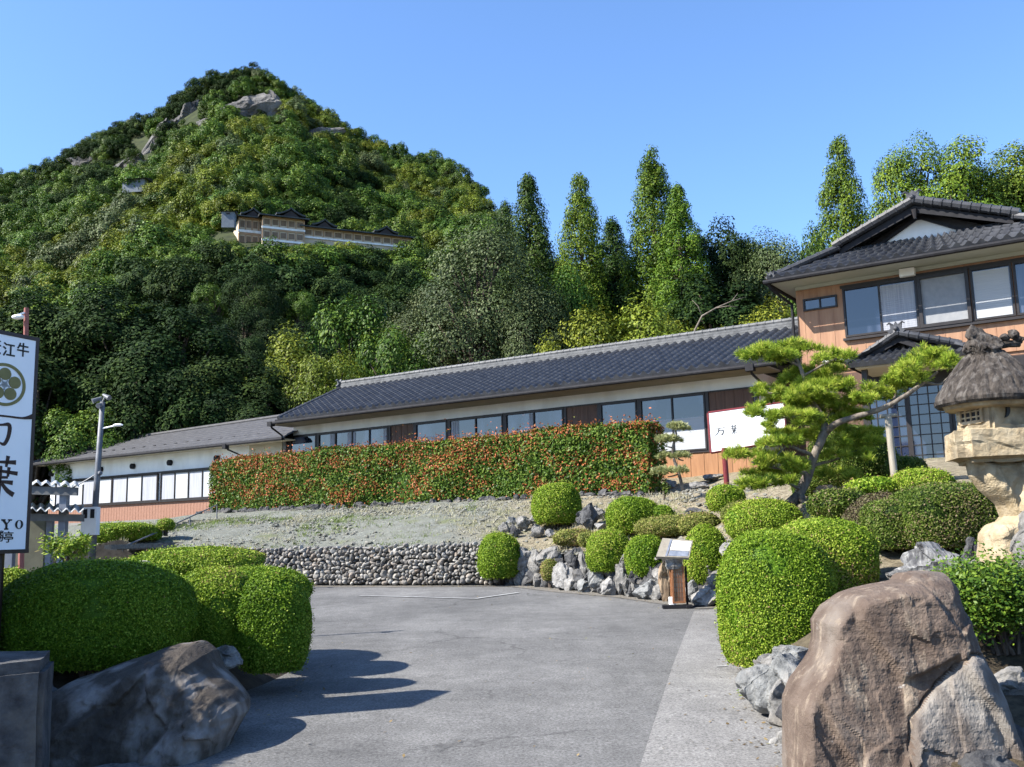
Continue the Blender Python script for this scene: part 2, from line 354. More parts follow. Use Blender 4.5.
_ico = {}
def ico(sub):
    if sub not in _ico:
        import bmesh
        b = bmesh.new(); bmesh.ops.create_icosphere(b, subdivisions=sub, radius=1.0)
        b.verts.ensure_lookup_table()
        _ico[sub] = (np.array([v.co[:] for v in b.verts]), np.array([[v.index for v in f.verts] for f in b.faces])); b.free()
    return _ico[sub]

def facets(S, seed, K, step, tilt, stretch=(1, 1, 1)):
    """broken-plane relief: every point follows the tilted plane of its nearest cell, with a step between cells"""
    r = np.random.default_rng(seed); lo, hi = S.min(0), S.max(0)
    C_ = r.uniform(lo, hi, (K, 3))*np.asarray(stretch); Q = S*np.asarray(stretch); Q = Q+.05*np.stack([sinnoise(S, 5, seed+k, 3) for k in range(3)], 1)
    g = r.normal(size=(K, 3))*tilt; off = r.normal(size=K)*step; out = np.empty(len(S))
    for s in range(0, len(S), 20000):
        q = Q[s:s+20000]; dv = q[:, None]-C_[None]; d = np.sqrt((dv**2).sum(-1)); wt = np.exp(-(d-d.min(1)[:, None])*(60*K**.34)); wt /= wt.sum(1)[:, None]
        out[s:s+20000] = (wt*(off[None]+(dv*g[None]).sum(-1))).sum(1)
    return out
def rock_geo(c, r, seed, sub=4, cuts=9, rough=.06, rot=None):
    """angular stone: planes cut off a ball, then layered roughness"""
    V, Fc = ico(sub); rr = np.random.default_rng(seed)
    d = V.copy(); P = d.copy()
    for k in range(cuts):
        nn = nrm(rr.normal(size=3)); h = rr.uniform(.40, .80)
        P = P-np.clip(P @ nn-h, 0, None)[:, None]*nn*.96
    rg = 1-np.abs(sinnoise(P*np.array([1, 1, .7]), 5.5, seed+4, 3))
    P = P*(1+rough*sinnoise(d, 3.2, seed+1, 4)[:, None]+.45*rough*sinnoise(P, 13, seed+2, 3)[:, None]-1.1*rough*(np.clip(rg-.72, 0, 1)*3.0)[:, None])
    P = P+d*facets(P, seed+9, 16, .035, .16)[:, None]
    P /= np.abs(P).max(0)
    P = P*np.asarray(r, float)
    if rot is None: rot = rr.uniform(-.5, .5)
    cs, sn = math.cos(rot), math.sin(rot)
    P = P @ np.array([[cs, sn, 0], [-sn, cs, 0], [0, 0, 1]])
    return P+np.asarray(c, float), Fc

# building frame: u along the long facade, v out of it towards the drive, w = height
BO = np.array([-9.15, 40.0]); BE = np.array([14.96, -10.0]); BE /= np.linalg.norm(BE); BN = np.array([BE[1], -BE[0]])
E3 = np.array([*BE, 0]); N3 = np.array([*BN, 0]); Z3 = np.array([0, 0, 1.])
AX = np.array([E3, N3, Z3])
def FP(u, v, w_): return np.array([*(BO+BE*u+BN*v), w_])
def fbox(mb, u0, u1, v0, v1, w0, w1, mi=0): mb.box(FP((u0+u1)/2, (v0+v1)/2, (w0+w1)/2), (abs(u1-u0), abs(v1-v0), abs(w1-w0)), AX, mi)
def onplane(px, py, v):
    d = ray(px, py); o = BO+BN*v; Y = o @ BN/(d[:2] @ BN); p = CC+d*Y
    return (p[:2]-BO) @ BE, p[2], Y
# ------------------------------------------------------------------ terrain
SIL = [(-900, 300), (-300, 225), (-60, 196), (0, 186), (40, 180), (75, 158), (100, 143), (130, 132), (155, 126), (185, 105), (215, 86), (245, 79),
       (275, 88), (300, 103), (330, 126), (360, 146), (400, 163), (440, 171), (465, 188), (485, 215), (515, 258), (560, 300), (620, 340), (1300, 345), (1900, 400)]
_px = np.arange(-900, 1900, 5.0)
_py = np.interp(_px, [a for a, b in SIL], [b for a, b in SIL])
_rd = np.array([ray(a, b) for a, b in zip(_px, _py)])
_RR = np.interp(_px, [-900, 440, 600, 1900], [300, 300, 110, 110])
def mount_z(x, y):
    x = np.asarray(x, float); y = np.asarray(y, float)
    a = x/np.maximum(y, 1)
    t = np.interp(a, _rd[:, 0], _rd[:, 2]); R = np.interp(a, _rd[:, 0], _RR)
    z0 = np.interp(x, [-60, -20, 0, 40], [1.6, 2.3, 3.0, 3.0])
    zs = CAMZ+R*t
    s = np.clip((y-50)/(R-50), 0, None)
    up = z0+(zs-z0)*np.minimum(s, 1)**1.6
    return np.where(s > 1, zs-.55*(y-R), up)-np.where(y < 50, (50-y)*.4, 0)

def grid_mesh(name, xs, ys, zf, m, kind='structure', smooth=True, keep=None):
    X, Y = np.meshgrid(xs, ys); Z = zf(X.ravel(), Y.ravel())
    V = np.stack([X.ravel(), Y.ravel(), Z], 1); nx = len(xs); ny = len(ys)
    i = np.arange(ny-1)[:, None]*nx+np.arange(nx-1)[None]; i = i.ravel()
    mb = MB(); mb.add(V, np.stack([i, i+1, i+nx+1, i+nx], 1)); return mb.build(name, m, kind=kind, smooth=smooth)

M['forestfloor'] = mat("forest_floor", (.018, .028, .008), (.05, .065, .018), .4, .95, .6, 3)
def mz(x, y):
    P = np.stack([x, y, np.zeros_like(x)], 1)
    k = np.clip((y-90)/150, 0, 1)
    return mount_z(x, y)+k*(3.0*sinnoise(P, .06, 3, 3))
grid_mesh("mountain", np.arange(-430, 330, 4.0), np.arange(44, 480, 4.0), mz, M['forestfloor'])
# one ground sheet out to the horizon
mb = MB()
ysg = [-3000, -60, 4, 44, 200, 3000]; xsg = [-3000, -200, 200, 3000]
V = [(x, y, float(road_z(y))-.05) for y in ysg for x in xsg]
mb.add(V, [(j*4+i, j*4+i+1, (j+1)*4+i+1, (j+1)*4+i) for j in range(5) for i in range(3)])
mb.build("ground", M['drygrass'], kind='structure')

# front line of the planted terraces (foot of the walls), left to right then towards the camera
WALL = [gp(*p)[:2] for p in [(-260, 600), (60, 590), (205, 587), (310, 586), (400, 586), (495, 586)]]
ROCKW = [gp(*p)[:2] for p in [(520, 586), (570, 591), (620, 597), (665, 602), (722, 608)]]
EDGE = [np.array(p) for p in [(3.30, 14.5), (2.75, 11.6), (2.12, 9.3), (1.92, 7.6), (1.80, 6.6), (1.85, 5.0), (2.0, 2.5), (2.2, -4.0)]]
FRONT = np.array(WALL+ROCKW+EDGE)
def gtop(i): return .86 if i < 6 else (.78 if i < 10 else [.62, .60, .45, .30, .22, .2, .2, .2, .2][i-10])

ctl = []
def cpx(px, py, Y): ctl.append(at(px, py, Y))
for i, p in enumerate(FRONT):
    nxt = FRONT[min(i+1, len(FRONT)-1)]; prv = FRONT[max(i-1, 0)]
    d = nrm(nxt-prv); inw = np.array([-d[1], d[0]])
    q = p+inw*.3; ctl.append(np.array([*q, float(road_z(p[1]))+gtop(i)]))
    if i < len(FRONT)-1:
        q = (p+nxt)/2+inw*.3; ctl.append(np.array([*q, float(road_z(q[1]))+(gtop(i)+gtop(i+1))/2]))
for u in np.linspace(-1, 19, 8):
    ctl.append(FP(u, 3.6, 2.62)); ctl.append(FP(u, 2.6, 2.72)); ctl.append(FP(u, 0, 3.22)); ctl.append(FP(u, -8, 3.3))
for u in np.linspace(-22, -3, 6):
    ctl.append(FP(u, .4, 2.45)); ctl.append(FP(u, -8, 2.6))
for u, v in ((20.5, 2), (22, 2.4), (24, 2.6), (26, 3), (29, 3), (24, -3), (29, -3), (34, 3)): ctl.append(FP(u, v, 3.15))
for p in [(557, 530, 24.2), (632, 537, 21.6), (668, 541, 20.3), (725, 514, 20.2), (762, 545, 15.2), (700, 500, 22.5), (800, 499, 16), (850, 520, 13.5),
          (865, 556, 11.5), (940, 550, 11.2), (1010, 545, 11), (1000, 572, 9.1), (930, 574, 9.4), (890, 582, 9.2), (960, 640, 7.6), (1020, 662, 7.4), (1010, 700, 6.6),
          (897, 497, 15), (940, 480, 17), (92, 544, 22), (130, 541, 25), (60, 548, 22), (20, 552, 22), (180, 535, 27), (300, 530, 27), (430, 520, 26.5), (500, 520, 25.5),
          (600, 505, 24.5), (650, 500, 25)]: cpx(*p)
ctl += [np.array(p) for p in [(5.5, 5.6, .25), (6.5, 3, .2), (3.6, 5.2, .15), (8, 8, 1.2), (12, 10, 1.9), (14, 16, 3.1), (8, 0, .2), (16, 5, 2.0), (-40, 24, 1.5), (-40, 40, 2.4), (30, 40, 3.4), (30, 10, 3.2)]]
CTL = np.array(ctl)
def _k(A, B): return np.sqrt(((A[:, None, :]-B[None])**2).sum(-1)+.02)
_A = _k(CTL[:, :2], CTL[:, :2])-0.02*np.eye(len(CTL)); _Pm = np.hstack([np.ones((len(CTL), 1)), CTL[:, :2]])
_S = np.block([[_A, _Pm], [_Pm.T, np.zeros((3, 3))]])
_W = np.linalg.lstsq(_S, np.concatenate([CTL[:, 2], np.zeros(3)]), rcond=1e-8)[0]
def gz(x, y):
    Q = np.stack([np.atleast_1d(np.asarray(x, float)).ravel(), np.atleast_1d(np.asarray(y, float)).ravel()], 1)
    out = np.empty(len(Q))
    for s in range(0, len(Q), 8000):
        q = Q[s:s+8000]; out[s:s+8000] = _k(q, CTL[:, :2]) @ _W[:-3]+np.hstack([np.ones((len(q), 1)), q]) @ _W[-3:]
    return out
def gz1(p): return float(gz([p[0]], [p[1]])[0])

def garden():
    poly = np.vstack([FRONT, [[30, -4]], [[40, 52]], [[-60, 52]], [[-60, FRONT[0][1]]]])
    # terrain front set back a little inside the walls
    F2 = []
    for i, p in enumerate(FRONT):
        d = nrm(FRONT[min(i+1, len(FRONT)-1)]-FRONT[max(i-1, 0)]); F2.append(p+np.array([-d[1], d[0]])*(.40 if 5 < i < 13 else .14))
    poly[:len(FRONT)] = F2
    xs = np.arange(-42, 26, .20); ys = np.arange(-5, 53, .20)
    X, Y = np.meshgrid(xs, ys); Q = np.stack([X.ravel(), Y.ravel()], 1)
    ins = np.zeros(len(Q), bool); n = len(poly)
    for i in range(n):
        a, b = poly[i], poly[(i+1) % n]
        c = ((a[1] > Q[:, 1]) != (b[1] > Q[:, 1]))
        with np.errstate(divide='ignore', invalid='ignore'): xx = (b[0]-a[0])*(Q[:, 1]-a[1])/(b[1]-a[1])+a[0]
        ins ^= c & (Q[:, 0] < xx)
    nx = len(xs); ny = len(ys)
    i0 = (np.arange(ny-1)[:, None]*nx+np.arange(nx-1)[None]).ravel(); Fq = np.stack([i0, i0+1, i0+nx+1, i0+nx], 1)
    Fq = Fq[ins[Fq].any(1)]
    used = np.unique(Fq); mv = used[~ins[used]]
    # pull outside corners onto the outline
    best = np.full(len(mv), 1e9); bp = Q[mv].copy()
    for i in range(n):
        a, b = poly[i], poly[(i+1) % n]; d = b-a
        t = np.clip(((Q[mv]-a) @ d)/(d @ d), 0, 1); pp = a+t[:, None]*d; ds = ((pp-Q[mv])**2).sum(1); k = ds < best
        best[k] = ds[k]; bp[k] = pp[k]
    Q[mv] = bp
    Z = gz(Q[:, 0], Q[:, 1]); P3 = np.stack([Q[:, 0], Q[:, 1], Z], 1)
    P3[:, 2] += .05*sinnoise(P3*np.array([1, 1, 0]), 1.6, 8, 4)+.028*sinnoise(P3*np.array([1, 1, 0]), 6.5, 18, 3)
    remap = -np.ones(len(Q), int); remap[used] = np.arange(len(used)); V = P3[used]; Fq = remap[Fq]
    Ed = np.sort(np.concatenate([Fq[:, [0, 1]], Fq[:, [1, 2]], Fq[:, [2, 3]], Fq[:, [3, 0]]]), 1)
    ue, ct = np.unique(Ed, axis=0, return_counts=True); be = ue[ct == 1]
    mb = MB(); mb.add(V, Fq)
    bv = np.unique(be); mp = {k: i for i, k in enumerate(bv)}
    low = V[bv].copy(); low[:, 2] = -.4
    mb.add(np.vstack([V[bv], low]), [(mp[a], mp[b], mp[b]+len(bv), mp[a]+len(bv)) for a, b in be], 1)
    return mb, V
mbg, GV = garden()
# materials by place: pale gravel bank on the left, dry soil in the garden
def ground_mix():
    m = bpy.data.materials.new("bank_and_garden_soil"); m.use_nodes = True
    n = m.node_tree.nodes; l = m.node_tree.links; b = n["Principled BSDF"]
    tc = n.new("ShaderNodeTexCoord")
    def noise(s, d=6, r=.6):
        t = n.new("ShaderNodeTexNoise"); t.inputs["Scale"].default_value = s; t.inputs["Detail"].default_value = d; t.inputs["Roughness"].default_value = r
        l.new(tc.outputs["Object"], t.inputs["Vector"]); return t.outputs["Fac"]
    def ramp(src, p0, c0, p1, c1):
        r = n.new("ShaderNodeValToRGB"); r.color_ramp.elements[0].position = p0; r.color_ramp.elements[1].position = p1
        r.color_ramp.elements[0].color = (*c0, 1); r.color_ramp.elements[1].color = (*c1, 1); l.new(src, r.inputs[0]); return r.outputs[0]
    def mix(f, a, c, mode='MIX'):
        x = n.new("ShaderNodeMix"); x.data_type = 'RGBA'; x.blend_type = mode
        if isinstance(f, float): x.inputs[0].default_value = f
        else: l.new(f, x.inputs[0])
        l.new(a, x.inputs[6]); l.new(c, x.inputs[7]); return x.outputs[2]
    gravel = ramp(noise(9, 9, .75), .33, (.095, .095, .080), .68, (.24, .24, .205))
    net = ramp(noise(2.6, 8, .7), .42, (.130, .138, .118), .66, (.205, .225, .205))
    bank = mix(.5, gravel, net)
    straw = ramp(noise(6, 8, .7), .35, (.125, .105, .07), .65, (.31, .27, .19))
    sx = n.new("ShaderNodeSeparateXYZ"); l.new(tc.outputs["Object"], sx.inputs[0])
    ad = n.new("ShaderNodeMath"); ad.operation = 'MULTIPLY_ADD'; l.new(noise(.5, 4), ad.inputs[0]); ad.inputs[1].default_value = 5.0; l.new(sx.outputs["X"], ad.inputs[2])
    f = ramp(ad.outputs[0], 0.0, (0, 0, 0), 1.0, (1, 1, 1))
    mr = n.new("ShaderNodeMapRange"); mr.inputs[1].default_value = 1.2; mr.inputs[2].default_value = 3.6; l.new(ad.outputs[0], mr.inputs[0])
    c = mix(mr.outputs[0], bank, straw)
    gr = ramp(noise(.8, 7, .7), .56, (0, 0, 0), .66, (1, 1, 1))
    mos = ramp(noise(14, 6, .7), .3, (.07, .085, .025), .7, (.17, .19, .06))
    x = n.new("ShaderNodeMath"); x.operation = 'MULTIPLY'; l.new(gr, x.inputs[0]); x.inputs[1].default_value = .55
    c = mix(x.outputs[0], c, mos)
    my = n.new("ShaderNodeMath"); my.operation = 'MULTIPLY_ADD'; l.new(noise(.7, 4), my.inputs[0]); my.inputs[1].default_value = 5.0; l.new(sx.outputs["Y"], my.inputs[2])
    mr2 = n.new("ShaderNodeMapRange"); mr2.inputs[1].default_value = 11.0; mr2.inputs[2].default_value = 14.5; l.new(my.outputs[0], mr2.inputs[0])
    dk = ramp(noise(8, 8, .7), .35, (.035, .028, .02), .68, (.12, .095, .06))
    c = mix(mr2.outputs[0], dk, c)  # nearer ground darkened; shade by the boulder is put into the colour
    l.new(c, b.inputs["Base Color"]); b.inputs["Roughness"].default_value = .95; b.inputs["Specular IOR Level"].default_value = .1
    bp = n.new("ShaderNodeBump"); bp.inputs["Strength"].default_value = .9; bp.inputs["Distance"].default_value = .06
    l.new(noise(13, 8, .75), bp.inputs["Height"]); l.new(bp.outputs[0], b.inputs["Normal"])
    return m
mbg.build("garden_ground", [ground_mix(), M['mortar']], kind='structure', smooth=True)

def flat_strip(name, pts, dz, m, sub=1):
    """polygon lying on the sloped drive"""
    mb = MB(); P = [(p[0], p[1], float(road_z(p[1]))+dz) for p in pts]
    mb.add(P, [tuple(range(len(P)))]); return mb.build(name, m, kind='structure')
mb = MB()
ys = [-12, 4, 44]; xs = [-45, 14]
mb.add([(x, y, float(road_z(y))) for y in ys for x in xs], [(0, 1, 3, 2), (2, 3, 5, 4)])
mb.build("road", M['asphalt'], kind='structure')
def strip_mesh(name, L, R_, dz, m):
    mb = MB(); V = []
    for a, b in zip(L, R_):
        V += [(a[0], a[1], float(road_z(a[1]))+dz), (b[0], b[1], float(road_z(b[1]))+dz)]
    mb.add(V, [(2*i, 2*i+1, 2*i+3, 2*i+2) for i in range(len(L)-1)]); return mb.build(name, m, kind='structure')
# concrete strip along the right edge
cl = [gp(694, 611)[:2], gp(672, 668)[:2], gp(655, 720)[:2], gp(640, 767)[:2], np.array([.45, 4.0]), np.array([.1, -8])]
cr_ = [np.array([3.75, 16.6]), np.array([3.2, 11.6]), np.array([2.5, 8.2]), np.array([2.1, 6.6]), np.array([2.2, 4.0]), np.array([2.6, -8])]
strip_mesh("pavement", cl, cr_, .005, M['strip'])
# pale gravel verge along the foot of the walls
L = []; R_ = []
for i, p in enumerate(FRONT[2:11]):
    j = i+2; d = nrm(FRONT[j+1]-FRONT[j-1]); o = np.array([d[1], -d[0]])
    L.append(p+o*(.28+.16*math.sin(j*2.1))); R_.append(p-o*.2)
strip_mesh("road_verge", L, R_, .009, M['gravel'])
def line(name, a, b, wd):
    d = nrm(b-a); o = np.array([d[1], -d[0]])*wd/2
    strip_mesh(name, [a-o, b-o], [a+o, b+o], .013, M['line'])
line("road_marking", gp(360, 596)[:2], gp(474, 599)[:2], .10)
line("road_marking", gp(474, 599.3)[:2], gp(519, 593)[:2], .12)
line("road_marking", gp(716, 667.5)[:2], gp(727, 667)[:2], .05)

# ------------------------------------------------------------------ tiled roofs
def tile_roof(mb, A, B, Cc, D, ntile, nrow, amp=.045, step=.03, per=6, edge=.05):
    A, B, Cc, D = (np.asarray(p, float) for p in (A, B, Cc, D))
    N = nrm(np.cross(B-A, D-A)); N = N if N[2] > 0 else -N
    nu = ntile*per+1; u = np.linspace(0, 1, nu); ph = u*ntile*2*math.pi
    hprof = amp*np.clip(.5+.5*np.cos(ph), 0, 1)**1.3
    rows = []; 
    for r in range(nrow):
        for fv, off in ((0.0, step), (.97, .004)):
            v = (r+fv)/nrow
            base = (A*(1-v)+D*v)[None]*(1-u)[:, None]+(B*(1-v)+Cc*v)[None]*u[:, None]
            rows.append(base+N*(hprof+off)[:, None])
    first = rows[0]-N*(hprof+step+edge)[:, None]
    rows = [first]+rows
    V = np.vstack(rows); m = len(rows)
    i = (np.arange(m-1)[:, None]*nu+np.arange(nu-1)[None]).ravel()
    mb.add(V, np.stack([i, i+1, i+nu+1, i+nu], 1))
def ridge_tube(mb, a, b, r, seg=.28, n=8, sq=.25):
    a = np.asarray(a, float); b = np.asarray(b, float); Ln = np.linalg.norm(b-a); k = max(2, int(Ln/seg))
    path = []; rad = []
    for i in range(k):
        for f, q in ((0.0, 1.0), (.78, 1.0), (.80, 1.18), (.98, 1.18)):
            path.append(a+(b-a)*((i+f)/k)); rad.append(r*q)
    mb.tube(path, rad, n)
def onigawara(mb, c, s, fwd, side):
    """ridge-end ornament: plate with horns and a boss"""
    c = np.asarray(c, float); fwd = nrm(fwd); side = nrm(side); up = Z3
    pts = [c+side*s*x+up*s*y for x, y in ((-.55, -.1), (.55, -.1), (.75, .1), (.45, .35), (.5, .75), (.2, .6), (0, .95), (-.2, .6), (-.5, .75), (-.45, .35), (-.75, .1))]
    mb.prism(pts, fwd*s*.25)
    P, Fc = ico(2); mb.add(c+fwd*s*.3+up*s*.3+P*s*.22, Fc)
    for sg in (-1, 1):
        mb.tube([c+fwd*s*.15+side*s*.25*sg+up*s*.6, c+fwd*s*.2+side*s*.55*sg+up*s*.85, c+fwd*s*.2+side*s*.75*sg+up*s*.7], [s*.12, s*.1, s*.05], 6)

_wr = random.Random(17)
def window(parent, u0, u1, w0, w1, v=0.0, panes=2, kind='glass', fr=.05, blind=None, name='window', dep=.07):
    """frame with panes set back in it; blind = (fraction from the bottom, material) hangs just behind the glass line"""
    f = MB()
    fbox(f, u0, u1, v-.02, v+dep, w1-fr, w1); fbox(f, u0, u1, v-.02, v+dep, w0, w0+fr)
    fbox(f, u0, u0+fr, v-.02, v+dep-.003, w0+fr, w1-fr); fbox(f, u1-fr, u1, v-.02, v+dep-.003, w0+fr, w1-fr)
    pw = (u1-u0-2*fr)/panes
    for k in range(1, panes):
        x = u0+fr+pw*k; fbox(f, x-fr*.45, x+fr*.45, v-.02, v+dep-.006, w0+fr, w1-fr)
    fo = f.build(name, M['darkframe'], parent)
    for k in range(panes):
        a = u0+fr+pw*k; b = a+pw
        g = MB(); fbox(g, a+.001, b-.001, v-.004, v+.012+.004*(k % 2), w0+fr, w1-fr)
        kk = kind[k] if isinstance(kind, (list, tuple)) else kind
        g.build('pane' if kk == 'glass' else kk, M[kk], fo)
        if name == 'window' and not blind and kk == 'glass' and pw > .55 and _wr.random() < .7:
            h = MB(); sd_ = _wr.random() < .5; cw_ = pw*_wr.uniform(.16, .34); ua = a+.015 if sd_ else b-.015-cw_
            nf = 7
            for q in range(nf): fbox(h, ua+cw_*q/nf, ua+cw_*(q+.8)/nf, v+.018, v+.024+.006*(q % 2), w0+fr+.02, w1-fr-.02)
            h.build('curtain', M['curtain'], fo)
        if blind and (blind[2] is None or k in blind[2]):
            h = MB(); top = w0+fr+(w1-w0-2*fr)*blind[0]
            n = max(3, int((top-w0)/.06))
            for q in range(n):
                za = w0+fr+(top-w0-fr)*q/n; zb = w0+fr+(top-w0-fr)*(q+.93)/n
                fbox(h, a+.02, b-.02, v+.022, v+.034, za, zb)
            fbox(h, a+.02, b-.02, v+.02, v+.026, w0+fr, top)
            h.build('blind', M[blind[1]], fo)
    return fo

def U(px, py=432, v=0.0): return onplane(px, py, v)[0]

# ------------------------------------------------------------------ the long single-storey hall
def main_hall():
    Z0, ZE, UR = 3.0, 6.27, 20.9
    t = thing("dining_hall", "long single-storey hall with a dark tiled roof standing behind the red-tipped hedge", "building", FP(10, 0, 3.2))
    L0, L1 = 0.05, 19.9
    mb = MB(); fbox(mb, L0, L1, -5.6, -.08, Z0, 6.25); mb.build("wall", M['plaster'], t)
    mb = MB(); fbox(mb, L0, L1, -.08, .0, 5.80, 6.16); mb.build("plaster_band", M['plaster'], t)
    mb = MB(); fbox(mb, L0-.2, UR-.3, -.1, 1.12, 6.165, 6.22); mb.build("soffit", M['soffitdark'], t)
    mb = MB(); fbox(mb, L0, L1, -.08, .012, Z0, 3.92)
    for k in range(44): fbox(mb, L0+.45*k, L0+.45*k+.02, .012, .024, 3.1, 3.92)
    mb.build("lower_siding", M['siding'], t)
    mb = MB(); fbox(mb, L0, L1, -.08, .05, 2.9, 3.15); mb.build("plinth", M['concrete'], t)
    mb = MB(); fbox(mb, L0, L1, -.07, .05, 5.755, 5.80); fbox(mb, L0, L1, -.07, .05, 3.92, 3.99)
    for px in (290, 318, 390, 415, 449, 505, 566, 600, 640, 709): 
        x = U(px); fbox(mb, x-.055, x+.055, -.07, .045, 3.99, 5.755)
    fbox(mb, L1-.1, L1, -.07, .045, 3.99, 5.755)
    mb.build("timber_frame", M['darkframe'], t)
    def panel(p0, p1):
        a, b = U(p0)+.06, U(p1)-.06; mb = MB(); fbox(mb, a, b, -.08, .006, 3.99, 5.755)
        k = a+.2
        while k < b-.1: fbox(mb, k, k+.015, .006, .016, 3.99, 5.755); k += .3
        mb.build("wood_panel", M['brown'], t)
    panel(390, 415); panel(566, 600); panel(709, 757)
    W = lambda p0, p1, n, **k: window(t, U(p0)+.06, U(p1)-.06, 3.99, 5.755, 0.0, n, **k)
    W(290, 318, 1, blind=(.62, 'blind', None)); W(318, 390, 4); W(415, 449, 1, blind=(.72, 'blind', None)); W(449, 505, 2); W(505, 566, 2); W(600, 640, 1)
    W(640, 709, 2, blind=(.60, 'blind', None))
    # wall pieces behind the far right recess
    mb = MB(); fbox(mb, L1, 21.3, -2.2, -2.0, 3.0, 6.2); mb.build("recess_wall", M['brown'], t)
    # roof
    A, B = FP(.55, 1.25, 6.33), FP(UR, 1.25, 6.33); D, Cc = FP(-.25, -3.2, 8.12), FP(UR, -3.2, 8.05)
    r = MB(); tile_roof(r, A, B, Cc, D, 64, 15, amp=.125, step=.022, edge=.06)
    A2, B2 = FP(.55, -7.0, 6.33), FP(UR, -7.0, 6.33); tile_roof(r, B2, A2, D, Cc, 40, 8)
    ro = r.build("roof", M['rooftile'], t)
    g = MB(); g.prism([FP(.7, .9, 6.2), FP(-.05, -3.2, 7.95), FP(.7, -6.6, 6.2)], E3*.12); g.build("gable_wall", M['plaster'], t)
    k = MB()
    for i in range(3): k.box((D+Cc)/2+Z3*(.03+.085*i), (np.linalg.norm(Cc-D), .30-.04*i, .075), np.array([nrm(Cc-D), N3, Z3]))
    ridge_tube(k, D+Z3*.30, Cc+Z3*.30, .085); onigawara(k, D+Z3*.1-E3*.05, .38, -E3, N3); k.build("ridge", M['ridgecap'], ro)
    v = MB(); ridge_tube(v, A+Z3*.07-E3*.02, D+Z3*.07-E3*.02, .09); v.build("verge", M['rooftile'], ro)
    g = MB()
    a, b = FP(.1, 1.33, 6.20), FP(UR+.1, 1.33, 6.20); g.tube([a, b], .065, 10); fbox(g, .3, UR, 1.18, 1.235, 6.19, 6.34)
    g.build("gutter", M['gutter'], t)
    d = MB(); d.tube([FP(.15, 1.33, 6.2), FP(.15, 1.25, 6.02), FP(-.2, .1, 5.66), FP(-.2, .1, 3.1)], .04, 8)
    fbox(d, .05, .27, 1.2, 1.42, 6.08, 6.26); d.build("downpipe", M['gutter'], t)
    d = MB(); u = U(752, 375, 1.2); d.tube([FP(u, 1.33, 6.2), FP(u, 1.2, 6.0), FP(u+.3, .12, 5.4), FP(u+.3, .12, 3.1)], .04, 8)
    fbox(d, u-.12, u+.12, 1.2, 1.42, 6.06, 6.26); d.build("downpipe", M['gutter'], t)
    return t
main_hall()

# ------------------------------------------------------------------ lower wing on the left
def left_wing():
    t = thing("lodging_wing", "low white wing with a grey slate roof and brick base left of the hedge", "building", FP(-10, 0, 2.5))
    a, b = -17.6, -.6
    mb = MB(); fbox(mb, a, b, -7, -.06, 2.2, 5.6); mb.build("wall", M['plaster'], t)
    # plaster end panel next to the hall
    mb = MB(); fbox(mb, -2.6, b, -.06, .012, 4.9, 5.6); mb.build("cream_panel", M['cream'], t)
    mb = MB(); fbox(mb, a, b, -.06, .02, 2.6, 3.42)
    for k in range(80): fbox(mb, a+.21*k+.1, a+.21*k+.115, .02, .028, 2.62, 3.42)
    mb.build("brick_base", M['brick'], t)
    mb = MB(); fbox(mb, a, b, -.06, .06, 2.1, 2.62); mb.build("plinth", M['concrete'], t)
    pxs = [218, 206.5, 190, 174.5, 161, 158, 142, 128, 112.5, 99, 84, 70, 56]
    us = [onplane(p, 490, 0)[0] for p in pxs]
    z0, z1 = 3.45, 4.72
    groups = [(us[4], us[0], 4), (us[8], us[5], 3), (us[12], us[8], 4)]
    for lo, hi, n in groups:
        window(t, lo, hi, z0, z1, 0.0, n, kind=['curtain', 'blind', 'curtain', 'blind'][:n], fr=.06, dep=.06)
    mb = MB()
    fbox(mb, us[12], us[0], .062, .10, z1, z1+.07); fbox(mb, us[12], us[0], .062, .12, z0-.07, z0); mb.build("rail", M['darkframe'], t)
    # round vents high on the wall
    for px in (52, 101, 133, 170, 217):
        p = FP(onplane(px, 466, 0)[0], 0, 5.16); d = MB(); d.tube([p-N3*.05, p+N3*.10], .13, 14); d.tube([p+N3*.10, p+N3*.13], [.13, .06], 14); d.build("vent", M['gutter'], t)
    # roof: slope towards the drive, hipped on the far end
    A, B = FP(-18.6, .75, 5.66), FP(.35, .75, 5.66); D, Cc = FP(-16.2, -3.0, 7.0), FP(.35, -3.0, 7.25)
    r = MB(); tile_roof(r, A, B, Cc, D, 60, 10, amp=.012, step=.02, per=4, edge=.04)
    A2, B2 = FP(-18.6, -6.8, 5.66), FP(.35, -6.8, 5.66); tile_roof(r, B2, A2, D, Cc, 30, 5, amp=.01)
    tile_roof(r, A2, A, D+E3*.02, D-E3*.02, 10, 8, amp=.012, per=3)
    ro = r.build("roof", M['slate'], t)
    k = MB(); k.tube([D+Z3*.03, Cc+Z3*.03], .10, 8); k.tube([A+Z3*.03, D+Z3*.03], .07, 8); k.build("ridge", M['slate'], ro)
    for i in range(22):
        s = MB(); u = -17.3+i*.79; s.box(FP(u, -.2+.0, 6.05), (.16, .05, .06), AX); s.build("snow_guard", M['gutter'], ro)
    s = MB(); fbox(s, -18.2, .2, -.06, .68, 5.585, 5.64); s.build("soffit", M['cream'], t)
    g = MB(); g.tube([FP(-18.6, .82, 5.60), FP(.3, .82, 5.60)], .06, 8); fbox(g, -18.5, .3, .69, .74, 5.56, 5.70); g.build("gutter", M['gutter'], t)
    d = MB(); u = onplane(226, 447, .8)[0]; d.tube([FP(u, .82, 5.55), FP(u, .7, 5.4), FP(u+.5, .1, 5.05), FP(u+.5, .1, 2.6)], .04, 8); fbox(d, u-.1, u+.1, .72, .93, 5.42, 5.62); d.build("downpipe", M['gutter'], t)
    return t
left_wing()

